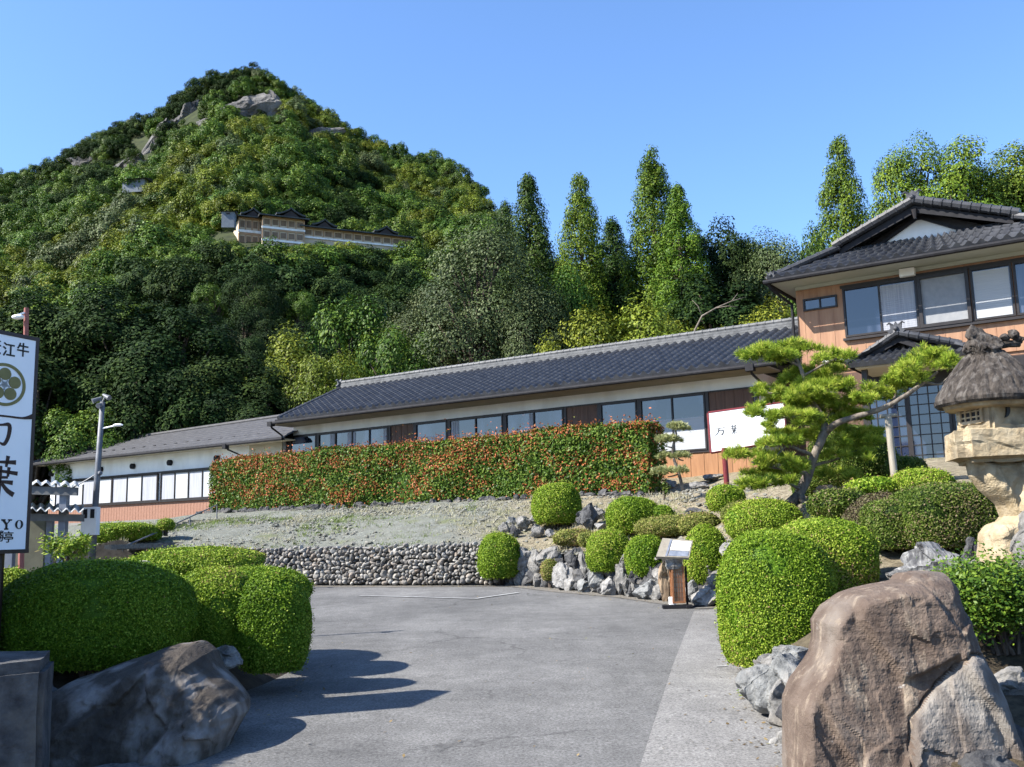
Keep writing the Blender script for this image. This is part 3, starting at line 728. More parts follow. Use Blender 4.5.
# ------------------------------------------------------------------ two-storey house on the right
def house():
    t = thing("two_storey_house", "two-storey inn house with hip-and-gable tiled roof and orange siding behind the pine", "building", FP(25, 0, 3.1))
    a, b = 21.25, 28.75
    mb = MB(); fbox(mb, a, b, -8, -.06, 2.9, 8.66); mb.build("wall", M['siding2'], t)
    mb = MB(); fbox(mb, a, b, -.06, 0, 6.0, 8.52)
    for k in range(18): fbox(mb, a+.42*k+.2, a+.42*k+.215, 0, .01, 6.0, 8.52)
    mb.build("upper_siding", M['siding2'], t)
    mb = MB(); fbox(mb, a, b, -.06, .015, 8.53, 8.64); mb.build("plaster_band", M['paleband'], t)
    mb = MB(); fbox(mb, a-.5, b+.5, -.1, .98, 8.645, 8.69); fbox(mb, a-.55, a-.001, -8, -.1, 8.645, 8.69); mb.build("soffit", M['paleband'], t)
    X = lambda p, y=310: onplane(p, y, 0)[0]
    # windows of the upper floor
    z0, z1 = 6.92, 8.36
    window(t, X(804), X(838), 7.86, 8.22, 0.0, 2, fr=.045)
    window(t, X(844), X(919), z0, z1, 0.0, 2, kind=['glass', 'glass'], blind=(.97, 'curtain', (1,)), fr=.055)
    fo = window(t, X(919)+.02, X(972), z0-.02, z1, .05, 1, kind='screen', fr=.09, dep=.09, name='shuttered_window')
    window(t, X(972)+.03, X(1016), z0, z1, 0.0, 1, blind=(.97, 'blind', None), fr=.055)
    window(t, X(1016)+.03, X(1016)+1.6, z0, z1, 0.0, 2, fr=.055)
    mb = MB(); fbox(mb, X(842), b, 0, .12, z0-.10, z0-.03); fbox(mb, X(842), b, .001, .06, z1+.005, z1+.09); mb.build("sill", M['darkframe'], t)
    # little white box under the eave
    mb = MB(); u = X(908, 270); fbox(mb, u-.2, u+.2, .016, .22, 8.40, 8.62); mb.build("junction_box", M['plaster'], t)
    # ground floor: dark timber wall, lattice entrance doors
    mb = MB(); fbox(mb, a, b, -.06, .02, 2.9, 5.9); mb.build("lower_wall", M['brown'], t)
    # main roof
    uc = 24.78; zr = 10.42; ZE = 8.70; fL, fR, zf, vf = 22.65, 27.2, 9.52, .22
    r = MB()
    tile_roof(r, FP(20.8, -8.5, ZE), FP(20.8, 1.1, ZE), FP(fL, vf, zf), FP(fL, -8.5, zf), 32, 5, amp=.055, step=.035)
    tile_roof(r, FP(29.2, 1.1, ZE), FP(29.2, -8.5, ZE), FP(fR, -8.5, zf), FP(fR, vf, zf), 32, 5, amp=.055, step=.035)
    tile_roof(r, FP(fL-.15, -8.5, zf+.02), FP(fL-.15, vf, zf+.02), FP(uc, vf, zr), FP(uc, -8.5, zr), 32, 8, amp=.055, step=.035)
    tile_roof(r, FP(fR+.15, vf, zf+.02), FP(fR+.15, -8.5, zf+.02), FP(uc, -8.5, zr), FP(uc, vf, zr), 32, 8, amp=.055, step=.035)
    tile_roof(r, FP(20.8, 1.12, ZE), FP(29.2, 1.12, ZE), FP(fR, -.36, 9.52), FP(fL, -.36, 9.52), 28, 5, amp=.11, step=.05, edge=.07)
    ro = r.build("roof", M['rooftile'], t)
    k = MB()
    for sgn, ue, uf in ((-1, 20.9, fL), (1, 29.1, fR)):
        p0, p1 = FP(ue, 1.06, ZE+.10), FP(uf, vf-.05, zf+.06)
        ridge_tube(k, p0, p1, .10); onigawara(k, FP(ue, 1.08, ZE+.06), .22, N3, E3)
        q0, q1 = FP(uf+sgn*.15, vf, zf+.10), FP(uc, vf, zr+.12)
        ridge_tube(k, q0, q1, .12, seg=.24); ridge_tube(k, q0-N3*.25+Z3*.04, q1-N3*.25+Z3*.05, .10, seg=.24)
    fbox(k, uc-.17, uc+.17, -8.4, vf-.08, zr+.0, zr+.22); ridge_tube(k, FP(uc, vf, zr+.28), FP(uc, -8.4, zr+.28), .10)
    onigawara(k, FP(uc, vf, zr+.06), .34, N3, E3)
    k.build("ridge", M['rooftile'], ro)
    g = MB(); g.prism([FP(uc-1.2, -.39, 9.50), FP(uc+1.2, -.39, 9.50), FP(uc+.1, -.39, 10.10), FP(uc-.1, -.39, 10.10)], -N3*.06); g.build("gable_wall", M['plaster'], t)
    g = MB(); g.prism([FP(fL, -.44, 9.30), FP(fR, -.44, 9.30), FP(uc, -.44, 10.36)], -N3*.06); g.build("gable_back", M['darkframe'], t)
    g = MB()
    for sgn, uf in ((-1, fL), (1, fR)):
        p = [FP(uc, vf-.12, zr-.04), FP(uf, vf-.12, zf-.0), FP(uf, vf-.12, zf-.16), FP(uc, vf-.12, zr-.24)]
        g.prism(p if sgn > 0 else p[::-1], N3*.05)
        g.prism([FP(uc+sgn*1.15, -.35, 9.5), FP(uc+sgn*1.32, -.35, 9.5), FP(uc+sgn*.12, -.35, 10.16), FP(uc, -.35, 10.12)], N3*.06)
    g.build("bargeboard", M['gutter'], t)
    g = MB(); g.tube([FP(uc, vf-.05, zr-.16), FP(uc, vf-.05, zr-.42)], [.09, .045], 8); g.build("gable_pendant", M['darkframe'], t)
    g = MB(); g.tube([FP(20.7, 1.2, 8.63), FP(29.6, 1.2, 8.63)], .065, 8); g.tube([FP(20.74, 1.2, 8.63), FP(20.74, -8.4, 8.63)], .06, 8)
    fbox(g, 20.8, 29.5, 1.02, 1.07, 8.6, 8.75); g.build("gutter", M['gutter'], t)
    d = MB(); d.tube([FP(20.8, 1.15, 8.6), FP(20.85, 1.0, 8.45), FP(21.15, .12, 8.1), FP(21.15, .12, 6.2)], .045, 8); d.build("downpipe", M['gutter'], t)
    # white strip over the porch roof on the left
    mb = MB(); fbox(mb, X(822, 345), X(850, 345), .012, .10, 6.28, 6.5); mb.build("flashing", M['plaster'], t)
    return t
house()

def porch():
    v0, v1 = .15, 2.1
    X = lambda p, y=350, v=v1: onplane(p, y, v)[0]
    uL = X(846, 366); uR = uL+5.0; zE = onplane(846, 366, v1)[1]; uc = onplane(897, 335, v1-.3)[0]; zr = onplane(897, 336, v1-.3)[1]
    hw = max(uc-uL, 1.0); uR = uc+hw*1.42
    t = thing("entrance_porch", "small dark tiled gabled porch roof over the inn's blue-glazed entrance doors", "porch", FP(uc, v1, 3.15))
    r = MB()
    zt = zE+.42
    tile_roof(r, FP(uL, v1, zE), FP(uR, v1, zE), FP(uR-.45, v1-.75, zt), FP(uL+.45, v1-.75, zt), 14, 3, amp=.075, step=.05, edge=.07)
    tile_roof(r, FP(uL, v0, zE), FP(uL, v1, zE), FP(uc, v1-.35, zr), FP(uc, v0, zr), 7, 6, amp=.06)
    tile_roof(r, FP(uR, v1, zE), FP(uR, v0, zE), FP(uc, v0, zr), FP(uc, v1-.35, zr), 7, 6, amp=.06)
    ro = r.build("roof", M['rooftile'], t)
    k = MB()
    for s, ue in ((-1, uL), (1, uR)):
        ridge_tube(k, FP(ue, v1, zE+.08), FP(ue-s*.5, v1-.45, zE+.36), .08)
        ridge_tube(k, FP(ue-s*.4, v1-.42, zE+.33), FP(uc, v1-.3, zr+.1), .095, seg=.22)
    ridge_tube(k, FP(uc, v1-.3, zr+.15), FP(uc, v0, zr+.15), .10); onigawara(k, FP(uc, v1-.3, zr+.1), .30, N3, E3)
    k.build("ridge", M['rooftile'], ro)
    g = MB(); g.prism([FP(uL+.6, v1-.72, zt-.1), FP(uR-.6, v1-.72, zt-.1), FP(uc, v1-.72, zr-.06)], -N3*.06); g.build("gable_wall", M['darkframe'], t)
    g = MB()
    for s in (-1, 1):
        p = [FP(uc, v1-.42, zr+.02), FP(uc+s*(hw-.5), v1-.42, zE+.28), FP(uc+s*(hw-.5), v1-.42, zE+.16), FP(uc, v1-.42, zr-.16)]
        g.prism(p if s > 0 else p[::-1], N3*.05)
    g.build("bargeboard", M['gutter'], t)
    g = MB(); fbox(g, uL+.2, uR-.2, v0, v1-.12, zE-.09, zE-.03); g.build("soffit", M['cream'], t)
    for ue in (uL+.35, uR-.35):
        g = MB(); fbox(g, ue-.07, ue+.07, v1-.55, v1-.41, 3.0, zE-.09); g.build("post", M['darkframe'], t)
    # doors
    d = thing("entrance_doors", "blue lattice-glazed sliding entrance doors under the small porch roof", "doors", FP(uc, .2, 3.1))
    a = onplane(868, 440, .2)[0]; b = a+4.4; n = 4; wd = (b-a)/n; z0, z1 = 3.15, 5.35
    f = MB(); fbox(f, a-.08, b+.08, .03, .2, z1, z1+.12); fbox(f, a-.08, a, .03, .2, 3.05, z1); fbox(f, b, b+.08, .03, .2, 3.05, z1); fbox(f, a, b, .03, .2, 3.02, z0)
    fbox(f, a, b, .03, .16, z1+.12, 5.85); f.build("frame", M['darkframe'], d)
    for i in range(n):
        u = a+wd*i; l = MB()
        vv = .06+.05*(i % 2)
        for x in (u, u+wd-.07): fbox(l, x, x+.07, vv, vv+.05, z0, z1)
        for z in (z0, z1-.07): fbox(l, u+.07, u+wd-.07, vv, vv+.05, z, z+.07)
        for q in range(1, 4): fbox(l, u+wd*q/4-.012, u+wd*q/4+.012, vv+.018, vv+.04, z0+.07, z1-.07)
        for q in range(1, 8): fbox(l, u+.07, u+wd-.07, vv+.016, vv+.042, z0+(z1-z0)*q/8-.012, z0+(z1-z0)*q/8+.012)
        do = l.build("door_leaf", M['darkframe'], d)
        g = MB(); fbox(g, u+.06, u+wd-.06, vv+.006, vv+.014, z0+.06, z1-.06); g.build("pane", M['doorglass'], do)
    # stone step
    s = MB(); fbox(s, a-.4, b+.4, .2, 1.9, 2.95, 3.14); s.build("entrance_step", M['concrete'], kind='structure')
M['doorglass'] = mat("blue_door_glass", (.022, .034, .075), rough=.06, spec=.9)
porch()

# ------------------------------------------------------------------ shrine buildings high on the mountain
M['temple_window'] = mat("brown_shutter", (.20, .14, .09), (.28, .20, .14), .8, .8)  # mid-brown window infill
def hill_hall():
    def yat(px): return np.interp(px, [225, 420], [182, 200])
    e = nrm(at(412, 240, 199)[:2]-at(237, 240, 184)[:2]); n2 = np.array([e[1], -e[0]]); ax = np.array([[*e, 0], [*n2, 0], [0, 0, 1.]])
    o = at(237, 240, 184)[:2]
    def FQ(u, v, z): return np.array([*(o+e*u+n2*v), z])
    def uz(px, py):
        d = ray(px, py); Y = o @ n2/(d[:2] @ n2); p = CC+d*Y; return (p[:2]-o) @ e, p[2]
    t = thing("mountain_shrine_hall", "long shrine hall of several gabled blocks high on the wooded mountain", "shrine hall", FQ(15, 0, uz(320, 250)[1]))
    def block(p0, p1, ytop, ybase, v, storeys, nwin, name="hall_block"):
        u0, zt = uz(p0, ytop); u1, _ = uz(p1, ytop); zb = uz(p0, ybase)[1]
        m = MB(); m.box(FQ((u0+u1)/2, v-4, (zt+zb-3)/2), (u1-u0, 8, zt-zb+3), ax); wl = m.build("wall", M['temple_cream'], t)
        h = (zt-zb)/storeys
        mt = MB()
        for s in range(storeys):
            z = zb+h*s
            mw = MB(); mw.box(FQ((u0+u1)/2, v+.12, z+h*.08), (u1-u0+.4, .3, h*.16), ax); mw.build("balcony", M['plaster'], wl)
            for k in range(nwin+1): mt.box(FQ(u0+(u1-u0)*k/nwin, v+.1, z+h*.55), (.22, .25, h*.75), ax)
            mt.box(FQ((u0+u1)/2, v+.08, z+h*.93), (u1-u0, .2, h*.12), ax)
            for k in range(nwin):
                mo = MB(); mo.box(FQ(u0+(u1-u0)*(k+.5)/nwin, v+.03, z+h*.55), ((u1-u0)/nwin*.62, .1, h*.42), ax); mo.build("window", M['temple_window'], wl)
        mt.build("timber_frame", M['temple_orange'], wl)
        return u0, u1, zt
    def roof(u0, u1, z, v, h=1.5, gables=()):
        r = MB(); ov = .9
        e0, e1 = FQ(u0-ov, v+1.3, z), FQ(u1+ov, v+1.3, z); r0, r1 = FQ(u0+.6, v-3.5, z+h), FQ(u1-.6, v-3.5, z+h); b0, b1 = FQ(u0-ov, v-8.5, z), FQ(u1+ov, v-8.5, z)
        dn = np.array([0, 0, -.25])
        r.prism([e0, e1, r1, r0], dn); r.prism([b1, b0, r0, r1], dn); r.prism([b0, e0, r0], dn); r.prism([e1, b1, r1], dn)
        ro = r.build("roof", M['temple_roof'], t)
        k = MB(); k.tube([r0+Z3*.1, r1+Z3*.1], .22, 6); k.build("ridge", M['temple_roof'], ro)
        for ug, w_, hg in gables:
            g = MB(); pts = []
            for s in np.linspace(-1, 1, 13):
                pts.append(FQ(ug+s*w_, v+1.5, z-.05+hg*(1-abs(s)**.75)+.25*abs(s)**6))
            top = [p+Z3*.32 for p in pts]
            g.prism(top+pts[::-1], -ax[1]*4.0); g.build("curved_gable", M['temple_roof'], ro)
            g = MB(); g.prism([FQ(ug-w_*.6, v+1.2, z), FQ(ug+w_*.6, v+1.2, z), FQ(ug, v+1.2, z+hg*.8)], -ax[1]*.3); g.build("gable_face", M['temple_dark'], ro)
    a = block(240, 266, 215, 246, -1.0, 2, 4); roof(*a, -1.0, 1.3, gables=[((a[0]+a[1])/2, 2.4, 1.5)])
    a = block(262, 303, 217, 242, 1.0, 2, 5); roof(*a, 1.0, 1.3, gables=[((a[0]*.35+a[1]*.65), 2.9, 1.6)])
    a = block(303, 410, 227, 238, .2, 1, 11); roof(*a, .2, 1.2, gables=[(a[0]*.82+a[1]*.18, 2.6, 1.5), (a[0]*.25+a[1]*.75, 2.6, 1.5)])
    return t
hill_hall()
def small_hut(px, py, Y, wpx, hpx, name, label, wallm, rot):
    p = at(px, py, Y); s = Y/F; w_ = wpx*s; h = hpx*s
    t = thing(name, label, "hut", p)
    cs, sn = math.cos(rot), math.sin(rot); ax = np.array([[cs, sn, 0], [-sn, cs, 0], [0, 0, 1.]])
    m = MB(); m.box(p+Z3*(h*.5-1.2), (w_, w_*.8, h+2.4), ax); m.build("wall", wallm, t)
    r = MB(); q = p+Z3*h
    pts = [q-ax[0]*w_*.62-ax[1]*w_*.55, q-ax[0]*w_*.62+ax[1]*w_*.55, q-ax[0]*w_*.62+Z3*max(h*.55, w_*.16)]
    r.prism(pts, ax[0]*w_*1.24); r.build("roof", M['temple_roof'], t)
    o = MB(); o.box(p+Z3*h*.45-ax[1]*(w_*.4+.03), (w_*.3, .1, h*.35), ax); o.build("window", M['temple_dark'], t)
M['hutwall'] = mat("pale_blue_wall", (.16, .19, .23), (.22, .25, .29), 2, .8)
small_hut(229, 217, 181, 13, 4, "shrine_office", "tiny blue-white hut just left of the mountain shrine hall", M['hutwall'], .1)
small_hut(138, 186, 235, 24, 3.5, "mountain_hut", "small grey-roofed hut among trees below the mountain's left cliffs", M['hutwall'], -.1)
# ------------------------------------------------------------------ trees
def broadleaf(seed, H, W, n, leaf, nl=20, low=.16, gap=1.0, flat=.9, droop=0.0):
    """trunk with limbs that fork to leafy lobes; leaves lie on and in the lobes"""
    r = np.random.default_rng(seed); mb = MB(); tr = MB()
    cz = H*(low+(1-low)*.5); rz = H*(1-low)*.5; rx = W/2
    d = nrm(r.normal(size=(nl, 3))); d[:, 2] = d[:, 2]*.9+.12; d = nrm(d)
    rho = r.uniform(.50, .88, nl)
    C0 = np.stack([d[:, 0]*rho*rx, d[:, 1]*rho*rx, cz+d[:, 2]*rho*rz], 1)
    C0[0] = (0, 0, cz+rz*.62); C0[1] = (0, 0, cz)
    R0 = r.uniform(.20, .36, nl)*min(rx, rz)*gap*1.12; R0[1] = min(rx, rz)*.5
    wgt = R0**2; wgt /= wgt.sum()
    for c, R, k in zip(C0, R0, (wgt*n).astype(int)+1):
        q = nrm(r.normal(size=(k, 3)))
        out = nrm((c-np.array([0, 0, cz-rz*.3]))/np.array([rx, rx, rz]))
        keep = (q @ out > -.35); q = q[keep]
        # sub-clumps break the lobe's sphere
        bump = 1+.22*sinnoise(q, 4.5, int(r.integers(1e6)), 2)
        rad = R*bump*r.uniform(.70, 1.06, len(q))
        P = c+q*np.array([1, 1, flat])*rad[:, None]; P[:, 2] -= droop*r.uniform(0, 1, len(q))*R
        N = q+np.array([0, 0, .35])+.5*out
        t = np.clip(.46+.20*r.normal(size=len(q))+r.uniform(-.22, .22), 0, 1)
        leaves(mb, P, N, leaf, .42, .62, t, r=r)
        lim = c*np.array([.5, .5, 1]); lim[2] = max(low*H*.9, c[2]-R*1.2)
        tr.tube([(0, 0, low*H*.55), (lim[0]*.4, lim[1]*.4, (low*H*.55+lim[2])/2), tuple(lim), tuple(c)], [W*.018, W*.014, W*.009, W*.004], 5)
    tr.tube([(0, 0, -1.2), (0, 0, low*H*.5), (W*.01, 0, cz), (0, 0, cz+rz*.4)], [W*.035, W*.028, W*.018, W*.006], 7)
    return mb, tr
def cedar(seed, H, W, n, leaf, low=.10, power=.8, tuft=1.0, top=.05):
    r = np.random.default_rng(seed); mb = MB(); tr = MB()
    nb = 120; ts = np.sort(r.uniform(0, 1, nb))**.9
    az = np.arange(nb)*2.399+r.uniform(-.4, .4, nb)
    cs = []; rs = []
    for t, a in zip(ts, az):
        R = W/2*((1-t)**power*(1-top)+top)*r.uniform(.72, 1.08)
        if t < .15: R *= .75+t*1.6
        z = H*(low+(1-low)*t)
        for f in (.45, .75, 1.0):
            cs.append((R*f*math.cos(a), R*f*math.sin(a), z+R*f*.12-(.25*R*f*f))); rs.append(tuft*(.175*W*(1-t*.60))*(1.0-.22*f)*r.uniform(.75, 1.25))
        if R > W*.12: tr.tube([(0, 0, z-R*.1), (R*.8*math.cos(a), R*.8*math.sin(a), z-.1*R)], [W*.008, W*.003], 4, cap=False)
    for k in range(5): cs.append((r.uniform(-.02, .02)*W, r.uniform(-.02, .02)*W, H*(1-.03*k))); rs.append(W*.035+W*.012*k)
    rs = np.array(rs); wg = rs**2/(rs**2).sum()
    for c, R, k in zip(cs, rs, (wg*n).astype(int)+2):
        q = nrm(r.normal(size=(k, 3))); out = nrm(np.array([c[0], c[1], W*.12])); q = q[q @ out > -.4]
        P = np.array(c)+q*R*np.array([1, 1, 1.15])*r.uniform(.6, 1.1, len(q))[:, None]
        t = np.clip(.42+.2*r.normal(size=len(q))+r.uniform(-.16, .16), 0, 1)
        leaves(mb, P, q+out*.35+np.array([0, 0, .25]), leaf, .42, .45, t, r=r)
    tr.tube([(0, 0, -1.5), (0, 0, H*.5), (0, 0, H*.97)], [W*.05, W*.03, W*.006], 7)
    return mb, tr

PROTO = {}
def proto(key, geo, leafm, dims):
    mb, tr = geo
    crown = mb.build("crown", leafm); trunk = tr.build("trunk", M['trunk'], smooth=True)
    PROTO[key] = (crown.data, trunk.data, dims)
    bpy.data.objects.remove(crown); bpy.data.objects.remove(trunk)
for i in range(3):
    proto(('t_mid', i), broadleaf(100+i, 9, 8.6, 24000, .21, 30), M['t_mid'], (9, 8.6))
    proto(('t_olive', i), broadleaf(120+i, 10, 8, 24000, .19, 36, low=.08, droop=.05), M['t_olive'], (10, 8))
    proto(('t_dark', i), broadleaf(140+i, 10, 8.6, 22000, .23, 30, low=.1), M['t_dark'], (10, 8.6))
for i in range(2):
    proto(('t_grey', i), broadleaf(160+i, 10, 9, 24000, .185, 34, low=.1), M['t_grey'], (10, 9))
    proto(('tall_grey', i), broadleaf(165+i, 18, 10, 60000, .17, 64, low=.05, gap=1.0), M['t_grey'], (18, 10))
    proto(('tall_dark', i), broadleaf(170+i, 17, 9, 52000, .24, 60, low=.05, gap=1.0), M['t_dark'], (17, 9))
    proto(('cedar', i), cedar(180+i, 20, 8.6, 100000, .19, power=.62, tuft=.95, top=.015), M['t_cedar'], (20, 8.6))
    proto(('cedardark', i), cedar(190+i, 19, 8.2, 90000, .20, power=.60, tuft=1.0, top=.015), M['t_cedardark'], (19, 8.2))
    proto(('roundpine', i), broadleaf(210+i, 19, 8.4, 70000, .17, 70, low=.25, gap=.98, flat=.7), M['t_cedar'], (19, 8.4))
proto(('cypress', 0), cedar(200, 18, 7.6, 95000, .17, power=.66, tuft=.8, top=.015), M['t_cypress'], (18, 7.6))

TREES = []      # (root, px centre, py centre, colour key)
used_in = []
def plant(key, name, label, x, y, H, W, rot=None, group=None):
    cm, tm, (h0, w0) = PROTO[key]
    z = float(mount_z([x], [y])[0]) if y > 50 else gz1((x, y))
    t = thing(name, label, "tree", (x, y, z-.1), group)
    t.rotation_euler = (0, 0, random.uniform(0, 6.28) if rot is None else rot); t.scale = (W/w0, W/w0, H/h0)
    for nm, me in (("crown", cm), ("trunk", tm)):
        o = bpy.data.objects.new(nm, me); COL.objects.link(o); o.parent = t
    return t
def tree_at(key, name, label, px, py, wpx, Y, ground_extra=0, group=None):
    p = at(px, py, Y); z = float(mount_z([p[0]], [Y])[0]) if Y > 50 else gz1(p[:2])
    H = p[2]-z; W = wpx*Y/F*(1.28 if key[0] == 'roundpine' else 1.0)*(1.62 if key[0] in ('cedar', 'cedardark', 'cypress', 'roundpine') else 1.42 if key[0] in ('cedar', 'cedardark', 'cypress', 't_olive', 'roundpine') else 1.32)
    if key[0] in ('t_dark', 't_grey') and H > 1.45*W: key = ('tall_dark' if key[0] == 't_dark' else 'tall_grey', key[1] % 2)
    return plant(key, name, label, p[0], Y, H, W, group=group)

SKY = [
 (('t_grey', 0), "broadleaf_tree", "big grey-green glossy-leaved tree behind the middle of the hall roof", 476, 208, 118, 57),
 (('t_grey', 1), "broadleaf_tree", "lower grey-green tree on the left flank of the big grey-green one", 432, 262, 84, 60),
 (('t_grey', 1), "broadleaf_tree", "grey-green tree filling the gap right of the big grey-green one", 528, 262, 80, 55),
 (('cedardark', 0), "cedar_tree", "dark spiky cedar rising just right of the big grey-green tree", 528, 180, 64, 64),
 (('cedardark', 1), "cedar_tree", "short dark cedar tip beside the dark spiky cedar", 505, 206, 52, 66),
 (('cedar', 0), "cedar_tree", "narrow mid-green cedar between the dark spiky cedar and the tallest cedar", 579, 176, 64, 61),
 (('cedardark', 1), "cedar_tree", "dark cedar in the gap left of the tallest cedar", 612, 222, 60, 66),
 (('cedar', 1), "cedar_tree", "tallest pointed cedar in the middle of the row behind the hall", 651, 153, 74, 62),
 (('cypress', 0), "cypress_tree", "bright green cypress overlapping the right side of the tallest cedar", 677, 188, 68, 57),
 (('t_dark', 0), "broadleaf_tree", "dark bushy tree immediately right of the bright green cypress", 708, 206, 74, 66),
 (('t_dark', 1), "broadleaf_tree", "dark tree with ragged top between bright cypress and the two-storey house", 742, 212, 66, 63),
 (('t_dark', 2), "broadleaf_tree", "deeply shaded tree low behind the bare bent branch", 716, 262, 104, 56),
 (('t_dark', 1), "broadleaf_tree", "shaded dark tree between the bright cypress foot and the hall ridge", 655, 262, 90, 65),
 (('t_grey', 0), "broadleaf_tree", "grey-green domed tree left of the pointed cedar behind the house", 786, 218, 80, 60),
 (('cedar', 0), "cedar_tree", "pointed olive-green cedar rising left of the house gable", 838, 140, 68, 55),
 (('t_mid', 0), "broadleaf_tree", "mid-green tree tucked between the pointed cedar and the house roof", 872, 222, 62, 58),
 (('roundpine', 0), "pine_tree", "slim tufted pine directly above the house gable", 908, 133, 46, 52),
 (('roundpine', 1), "pine_tree", "broad tufted pine right of the slim one above the house roof", 958, 129, 60, 51),
 (('roundpine', 1), "pine_tree", "tufted pine at the right edge above the house roof", 1000, 137, 66, 53),
 (('roundpine', 0), "pine_tree", "half-cropped tufted pine on the picture's right border", 1032, 160, 60, 52),
 (('t_olive', 0), "broadleaf_tree", "low yellow-green tree behind the hall ridge below the narrow cedar", 592, 296, 86, 52),
 (('t_olive', 1), "broadleaf_tree", "spreading yellow-green tree behind the hall ridge below the bright cypress", 640, 300, 94, 51.5),
 (('t_olive', 2), "broadleaf_tree", "yellow-green bush-like tree beside the bare bent branch", 684, 312, 60, 53),
 (('t_olive', 1), "broadleaf_tree", "small olive tree just clearing the hall ridge right of the grey-green tree", 548, 338, 54, 51.5),
 (('t_olive', 0), "broadleaf_tree", "olive tree peeping out under the left eave of the two-storey house", 772, 288, 70, 50.5),
 (('t_olive', 2), "broadleaf_tree", "yellowish low tree between the hall ridge and the house's downpipe", 742, 312, 52, 51),
 (('t_mid', 1), "broadleaf_tree", "green tree in the shade between the narrow cedar and hall ridge", 560, 268, 80, 58),
 (('t_dark', 0), "broadleaf_tree", "dark tree in the gap below the short dark cedar", 600, 262, 80, 63),
 (('t_dark', 0), "broadleaf_tree", "dark rounded tree in the gap between the dark spiky cedar and the narrow cedar", 553, 236, 60, 70),
 (('t_mid', 0), "broadleaf_tree", "green rounded tree low in the gap right of the narrow cedar", 602, 240, 56, 70),
 (('t_dark', 1), "broadleaf_tree", "dark tree closing the gap between the ragged dark tree and the grey-green dome", 762, 230, 64, 68),
 (('t_mid', 1), "broadleaf_tree", "green tree closing the gap between the grey-green dome and the pointed cedar", 815, 226, 62, 64),
 (('t_dark', 2), "broadleaf_tree", "dark tree standing between the pointed cedar and the slim tufted pine", 880, 206, 60, 62),
 (('t_mid', 2), "broadleaf_tree", "green tree peeping between the shaded trees and the house's left eave", 815, 250, 60, 57),
 # left wood: dark leaf colour helps stand in for its shade
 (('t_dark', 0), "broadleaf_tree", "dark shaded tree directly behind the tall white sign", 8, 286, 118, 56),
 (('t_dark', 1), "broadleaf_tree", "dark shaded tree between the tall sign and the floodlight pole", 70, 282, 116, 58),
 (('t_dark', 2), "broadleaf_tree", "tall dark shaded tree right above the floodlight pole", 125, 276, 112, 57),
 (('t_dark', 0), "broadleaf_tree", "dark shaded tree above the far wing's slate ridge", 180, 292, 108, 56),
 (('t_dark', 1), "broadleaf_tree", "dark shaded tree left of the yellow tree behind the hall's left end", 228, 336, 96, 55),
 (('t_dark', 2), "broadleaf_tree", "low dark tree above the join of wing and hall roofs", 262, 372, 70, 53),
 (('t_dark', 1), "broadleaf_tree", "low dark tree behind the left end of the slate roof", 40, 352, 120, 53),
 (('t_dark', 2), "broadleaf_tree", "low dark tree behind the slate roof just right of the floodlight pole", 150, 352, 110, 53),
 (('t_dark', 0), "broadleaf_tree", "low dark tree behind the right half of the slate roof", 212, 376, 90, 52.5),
 (('t_olive', 1), "broadleaf_tree", "yellow-green tree catching sun behind the hall roof's left end", 290, 330, 84, 60),
 (('t_mid', 1), "broadleaf_tree", "fresh green tree behind the left end of the hall ridge", 352, 296, 84, 62),
 (('t_mid', 0), "broadleaf_tree", "fresh green tree close behind the hall ridge, left of the grey-green pair", 395, 318, 80, 56),
 (('t_olive', 2), "broadleaf_tree", "low yellowish tree directly behind the hall ridge's left ornament", 330, 345, 60, 54),
]
for key, nm, lab, px, py, wpx, Y in SKY: tree_at(key, nm, lab, px, py, wpx, Y)
for k, (x, y, h) in enumerate(((-43, 47, 20), (-47, 54, 25), (-41, 58, 23), (-50, 62, 28), (-45, 68, 27), (-52, 50, 27))):  # unseen cedars, added to throw shade over the left wood
    plant(('cedardark', k % 2), "cedar_tree", "unseen tall dark cedar added beyond the left edge to shade the wood", x, y, h, h*.46, group="unseen cedars added beyond the left border")
# sunlit low spreading tree behind the pole
tree_at(('t_mid', 0), "broadleaf_tree", "small tree with sunlit sprays behind the floodlight pole", 92, 402, 76, 51)

def bare_branch():
    t = thing("bare_tree", "leafless grey-brown tree with one long bent branch behind the hall ridge", "tree", at(694, 340, 50))
    m = MB()
    def pl(pts, r): m.tube([at(x, y, Y) for x, y, Y in pts], r, 6)
    pl([(692, 352, 50), (695, 330, 50), (702, 316, 49.9), (716, 308, 49.8), (732, 301, 49.8), (746, 297, 49.7)], [.07, .065, .055, .045, .03, .012])
    pl([(716, 308, 49.8), (728, 306, 49.6), (738, 307, 49.5)], [.03, .02, .01]); pl([(702, 316, 49.9), (698, 306, 50), (692, 300, 50.1)], [.03, .02, .01])
    pl([(732, 301, 49.8), (738, 293, 49.9)], [.035, .01])
    m.build("trunk", M['bark'], t, smooth=True)
bare_branch()

